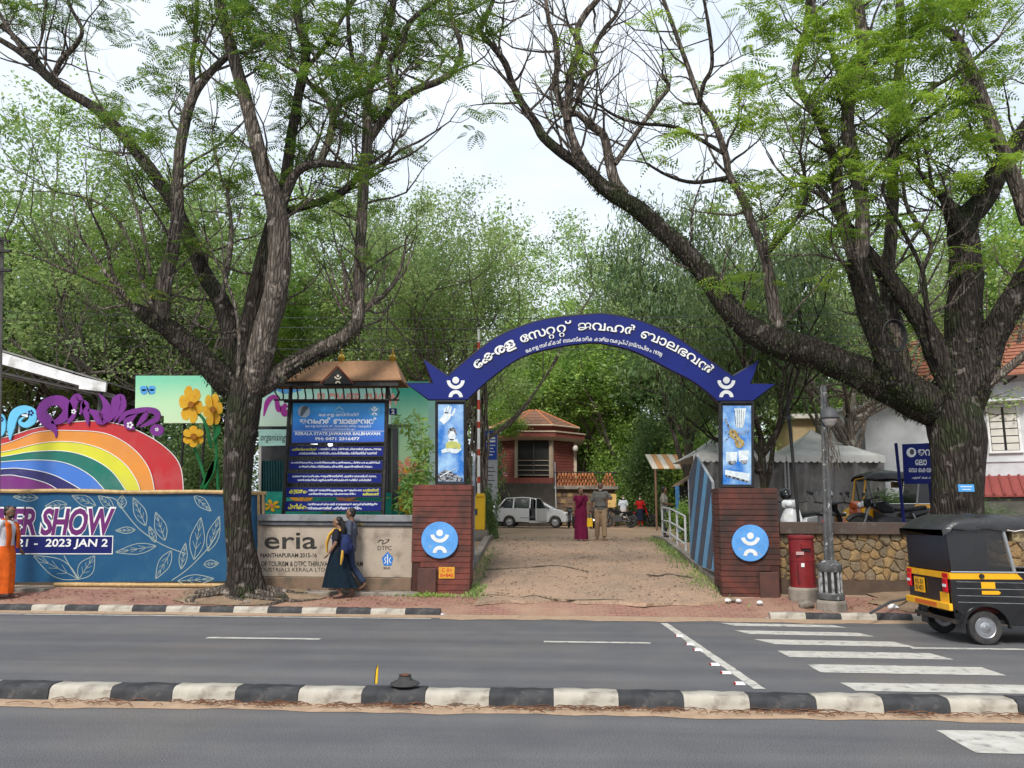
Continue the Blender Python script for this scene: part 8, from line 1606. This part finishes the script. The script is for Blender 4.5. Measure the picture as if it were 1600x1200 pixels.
# bamboo sprig beside the signboard
bs = thing('bamboo_sprig', 'slender young bamboo with narrow leaves beside the signboard post', 'bamboo', (wx(655, 16.8), 16.8, gz(16.8)))
q = random.Random(4); g = np.random.default_rng(4); P = []
for top in ((627, 655), (650, 648), (665, 690)):
    ch = smooth([(660, 830), (658, 760), ((top[0] + 660) / 2 + 4, (top[1] + 720) / 2), top], 6); m = MB(); m.tube([at(x, y, 16.8) for x, y in ch], [.014 - .0005 * i for i in range(len(ch))], 5); m.build('stem', K['bamboo'], bs, w=True)
    for x, y in ch[8:]:
        for k in range(9): P.append(tuple(at(x + q.gauss(0, 6), y + q.gauss(0, 5), 16.8 + q.gauss(0, .15))))
for k in range(500): P.append(tuple(at(q.gauss(650, 13), q.gauss(765, 22), 16.8 + q.gauss(0, .2))))
P = np.array(P); v, f = scatter(LEAFN[0], LEAFN[1], P, rots(len(P), g, (-.9, .3)), g.uniform(.12, .26, len(P))); npmesh('leaves', v - np.array(bs.location), f, L3, bs, kind='stuff')
# overhead wires
def wire(a, b, sag, label):
    A, B = Vector(a), Vector(b); m = MB(); m.tube([A.lerp(B, t / 24) - Vector((0, 0, sag * 4 * (t / 24) * (1 - t / 24))) for t in range(25)], .011, 4); return m.build('overhead_wire', K['dgrey'], None, label=label, cat='wire', group='overhead wires')
for i, (y0, y1) in enumerate(((455, 470), (470, 487), (490, 505), (505, 520))): wire(at(-300, y0 + 20, 22 + i * .4), at(1900, y1, 22 + i * .4), .5, 'thin overhead wire strung across the trees behind the arch')
wire(at(1211, 600, AY + .1), at(1242, 622, 16.4), .0, 'short stay wire tied to the right ribbon tip of the arch')
st_ = thing('stay_pole', 'thin black stay pole rising behind the stone wall near the post box', 'pole', (wx(1247, 16.4), 16.4, YZ)); m = MB(); m.tube([(wx(1249, 16.4), 16.4, YZ - .05), (wx(1240, 16.4), 16.4, at(1240, 620, 16.4).z)], .035, 8); m.build('shaft', K['black'], st_, w=True); m = MB(); m.tube([(wx(1240, 16.4), 16.4, at(1240, 656, 16.4).z), (wx(1240, 16.4), 16.4, at(1240, 650, 16.4).z)], .05, 8); m.build('collar', K['dgrey'], st_, w=True)
# roots of the pavement tree
tr_ = [o for o in bpy.data.objects if o.name == 'rain_tree'][0]; q = random.Random(14); cx = wx(385, 14.7)
for k in range(12):
    a = 2 * PI * k / 12 + q.uniform(-.2, .2); P = []; L_ = q.uniform(.7, 1.3)
    for t in range(8):
        rr = .22 + L_ * t / 7; aa = a + .35 * math.sin(t * .9 + k); x, y = cx + rr * math.cos(aa) * 1.1, 14.7 + rr * math.sin(aa) * .62
        P.append((x, max(14.06, y), gz(y) + .20 * (1 - t / 7) ** 2 + .012))
    m = MB(); m.tube(P, [.085 * (1 - .11 * t) for t in range(8)], 8); m.build('root', K['bark'], tr_, w=True, sm=True)

# gravel and fallen leaves on the driveway and pavement
def litter(name, n, xr, yr, mat, s0, s1, seed, label, cat, leaf):
    g = np.random.default_rng(seed); x = g.uniform(*xr, n); y = g.uniform(*yr, n) ; z = np.array([gz(v) for v in y]) + .026
    if leaf: tv, tf = LEAF
    else: tv = np.array([(-.5, -.4, 0), (.5, -.45, 0), (.45, .4, 0), (-.4, .5, 0), (-.3, -.2, .45), (.3, -.25, .4), (.25, .25, .5), (-.25, .3, .4)], float); tf = np.array([(0, 1, 5, 4), (1, 2, 6, 5), (2, 3, 7, 6), (3, 0, 4, 7), (4, 5, 6, 7)])
    az = g.uniform(0, 6.28, n); X = np.stack([np.cos(az), np.sin(az), g.normal(0, .12, n)], 1); Yv = np.stack([-np.sin(az), np.cos(az), g.normal(0, .12, n)], 1)
    v, f = scatter(tv, tf, np.stack([x, y, z], 1), np.stack([X, Yv, np.cross(X, Yv)], 1), g.uniform(s0, s1, n)); return npmesh(name, v, f, mat, None, label=label, cat=cat, kind='stuff')
litter('gravel', 2600, (-1.2, 3.3), (14.7, 24.0), pm('gravel_stone', (.30, .235, .18), (.21, .165, .13), 30, .9), .010, .03, 41, 'fine loose gravel strewn over the driveway', 'gravel', False)
DL = leafm('dead_leaf', (.12, .055, .025), (.24, .13, .05), (.34, .24, .07), .1)
litter('fallen_leaves', 1100, (-1.3, 3.4), (14.7, 26), DL, .04, .09, 42, 'dry leaves fallen on the driveway', 'leaves', True)
litter('fallen_leaves', 500, (-10, -2), (14.15, 15.3), DL, .03, .08, 43, 'dry leaves fallen on the pavement round the fluted trunk', 'leaves', True)
litter('fallen_leaves', 250, (4.2, 9), (14.15, 15.2), DL, .03, .08, 44, 'dry leaves fallen on the pavement round the post box', 'leaves', True)
# aerial roots of the fig beside the barrier, and creeper over the kiosk roof
ag = thing('fig_roots', 'curtain of brown aerial fig roots hanging behind the raised boom', 'roots', (wx(755, 26.5), 26.5, gz(26.5))); q = random.Random(77)
for k in range(34):
    px = q.uniform(727, 764); y0 = q.uniform(560, 650); P = [at(px + 3 * math.sin(t * 1.7 + k) + (px - 750) * .1 * t / 6, y0 + (790 - y0) * t / 6, 26.5 + q.uniform(-.05, .05) + .3 * math.sin(k)) for t in range(7)]; m = MB(); m.tube(P, [q.uniform(.015, .05)] * 7, 5); m.build('root', K['barkl'] if k % 3 else K['bark'], ag, w=True)
for px, Y, w_, h_, z_, lb in ((797, 42.3, 34, 34, at(797, 682, 42.3).z, 'creeper spilling over the eave of the kiosk roof'),):
    o = shrub('green', px, 0, Y, w_, h_, lb, z_); o.name = 'creeper'; o['category'] = 'creeper'
drop_sources()
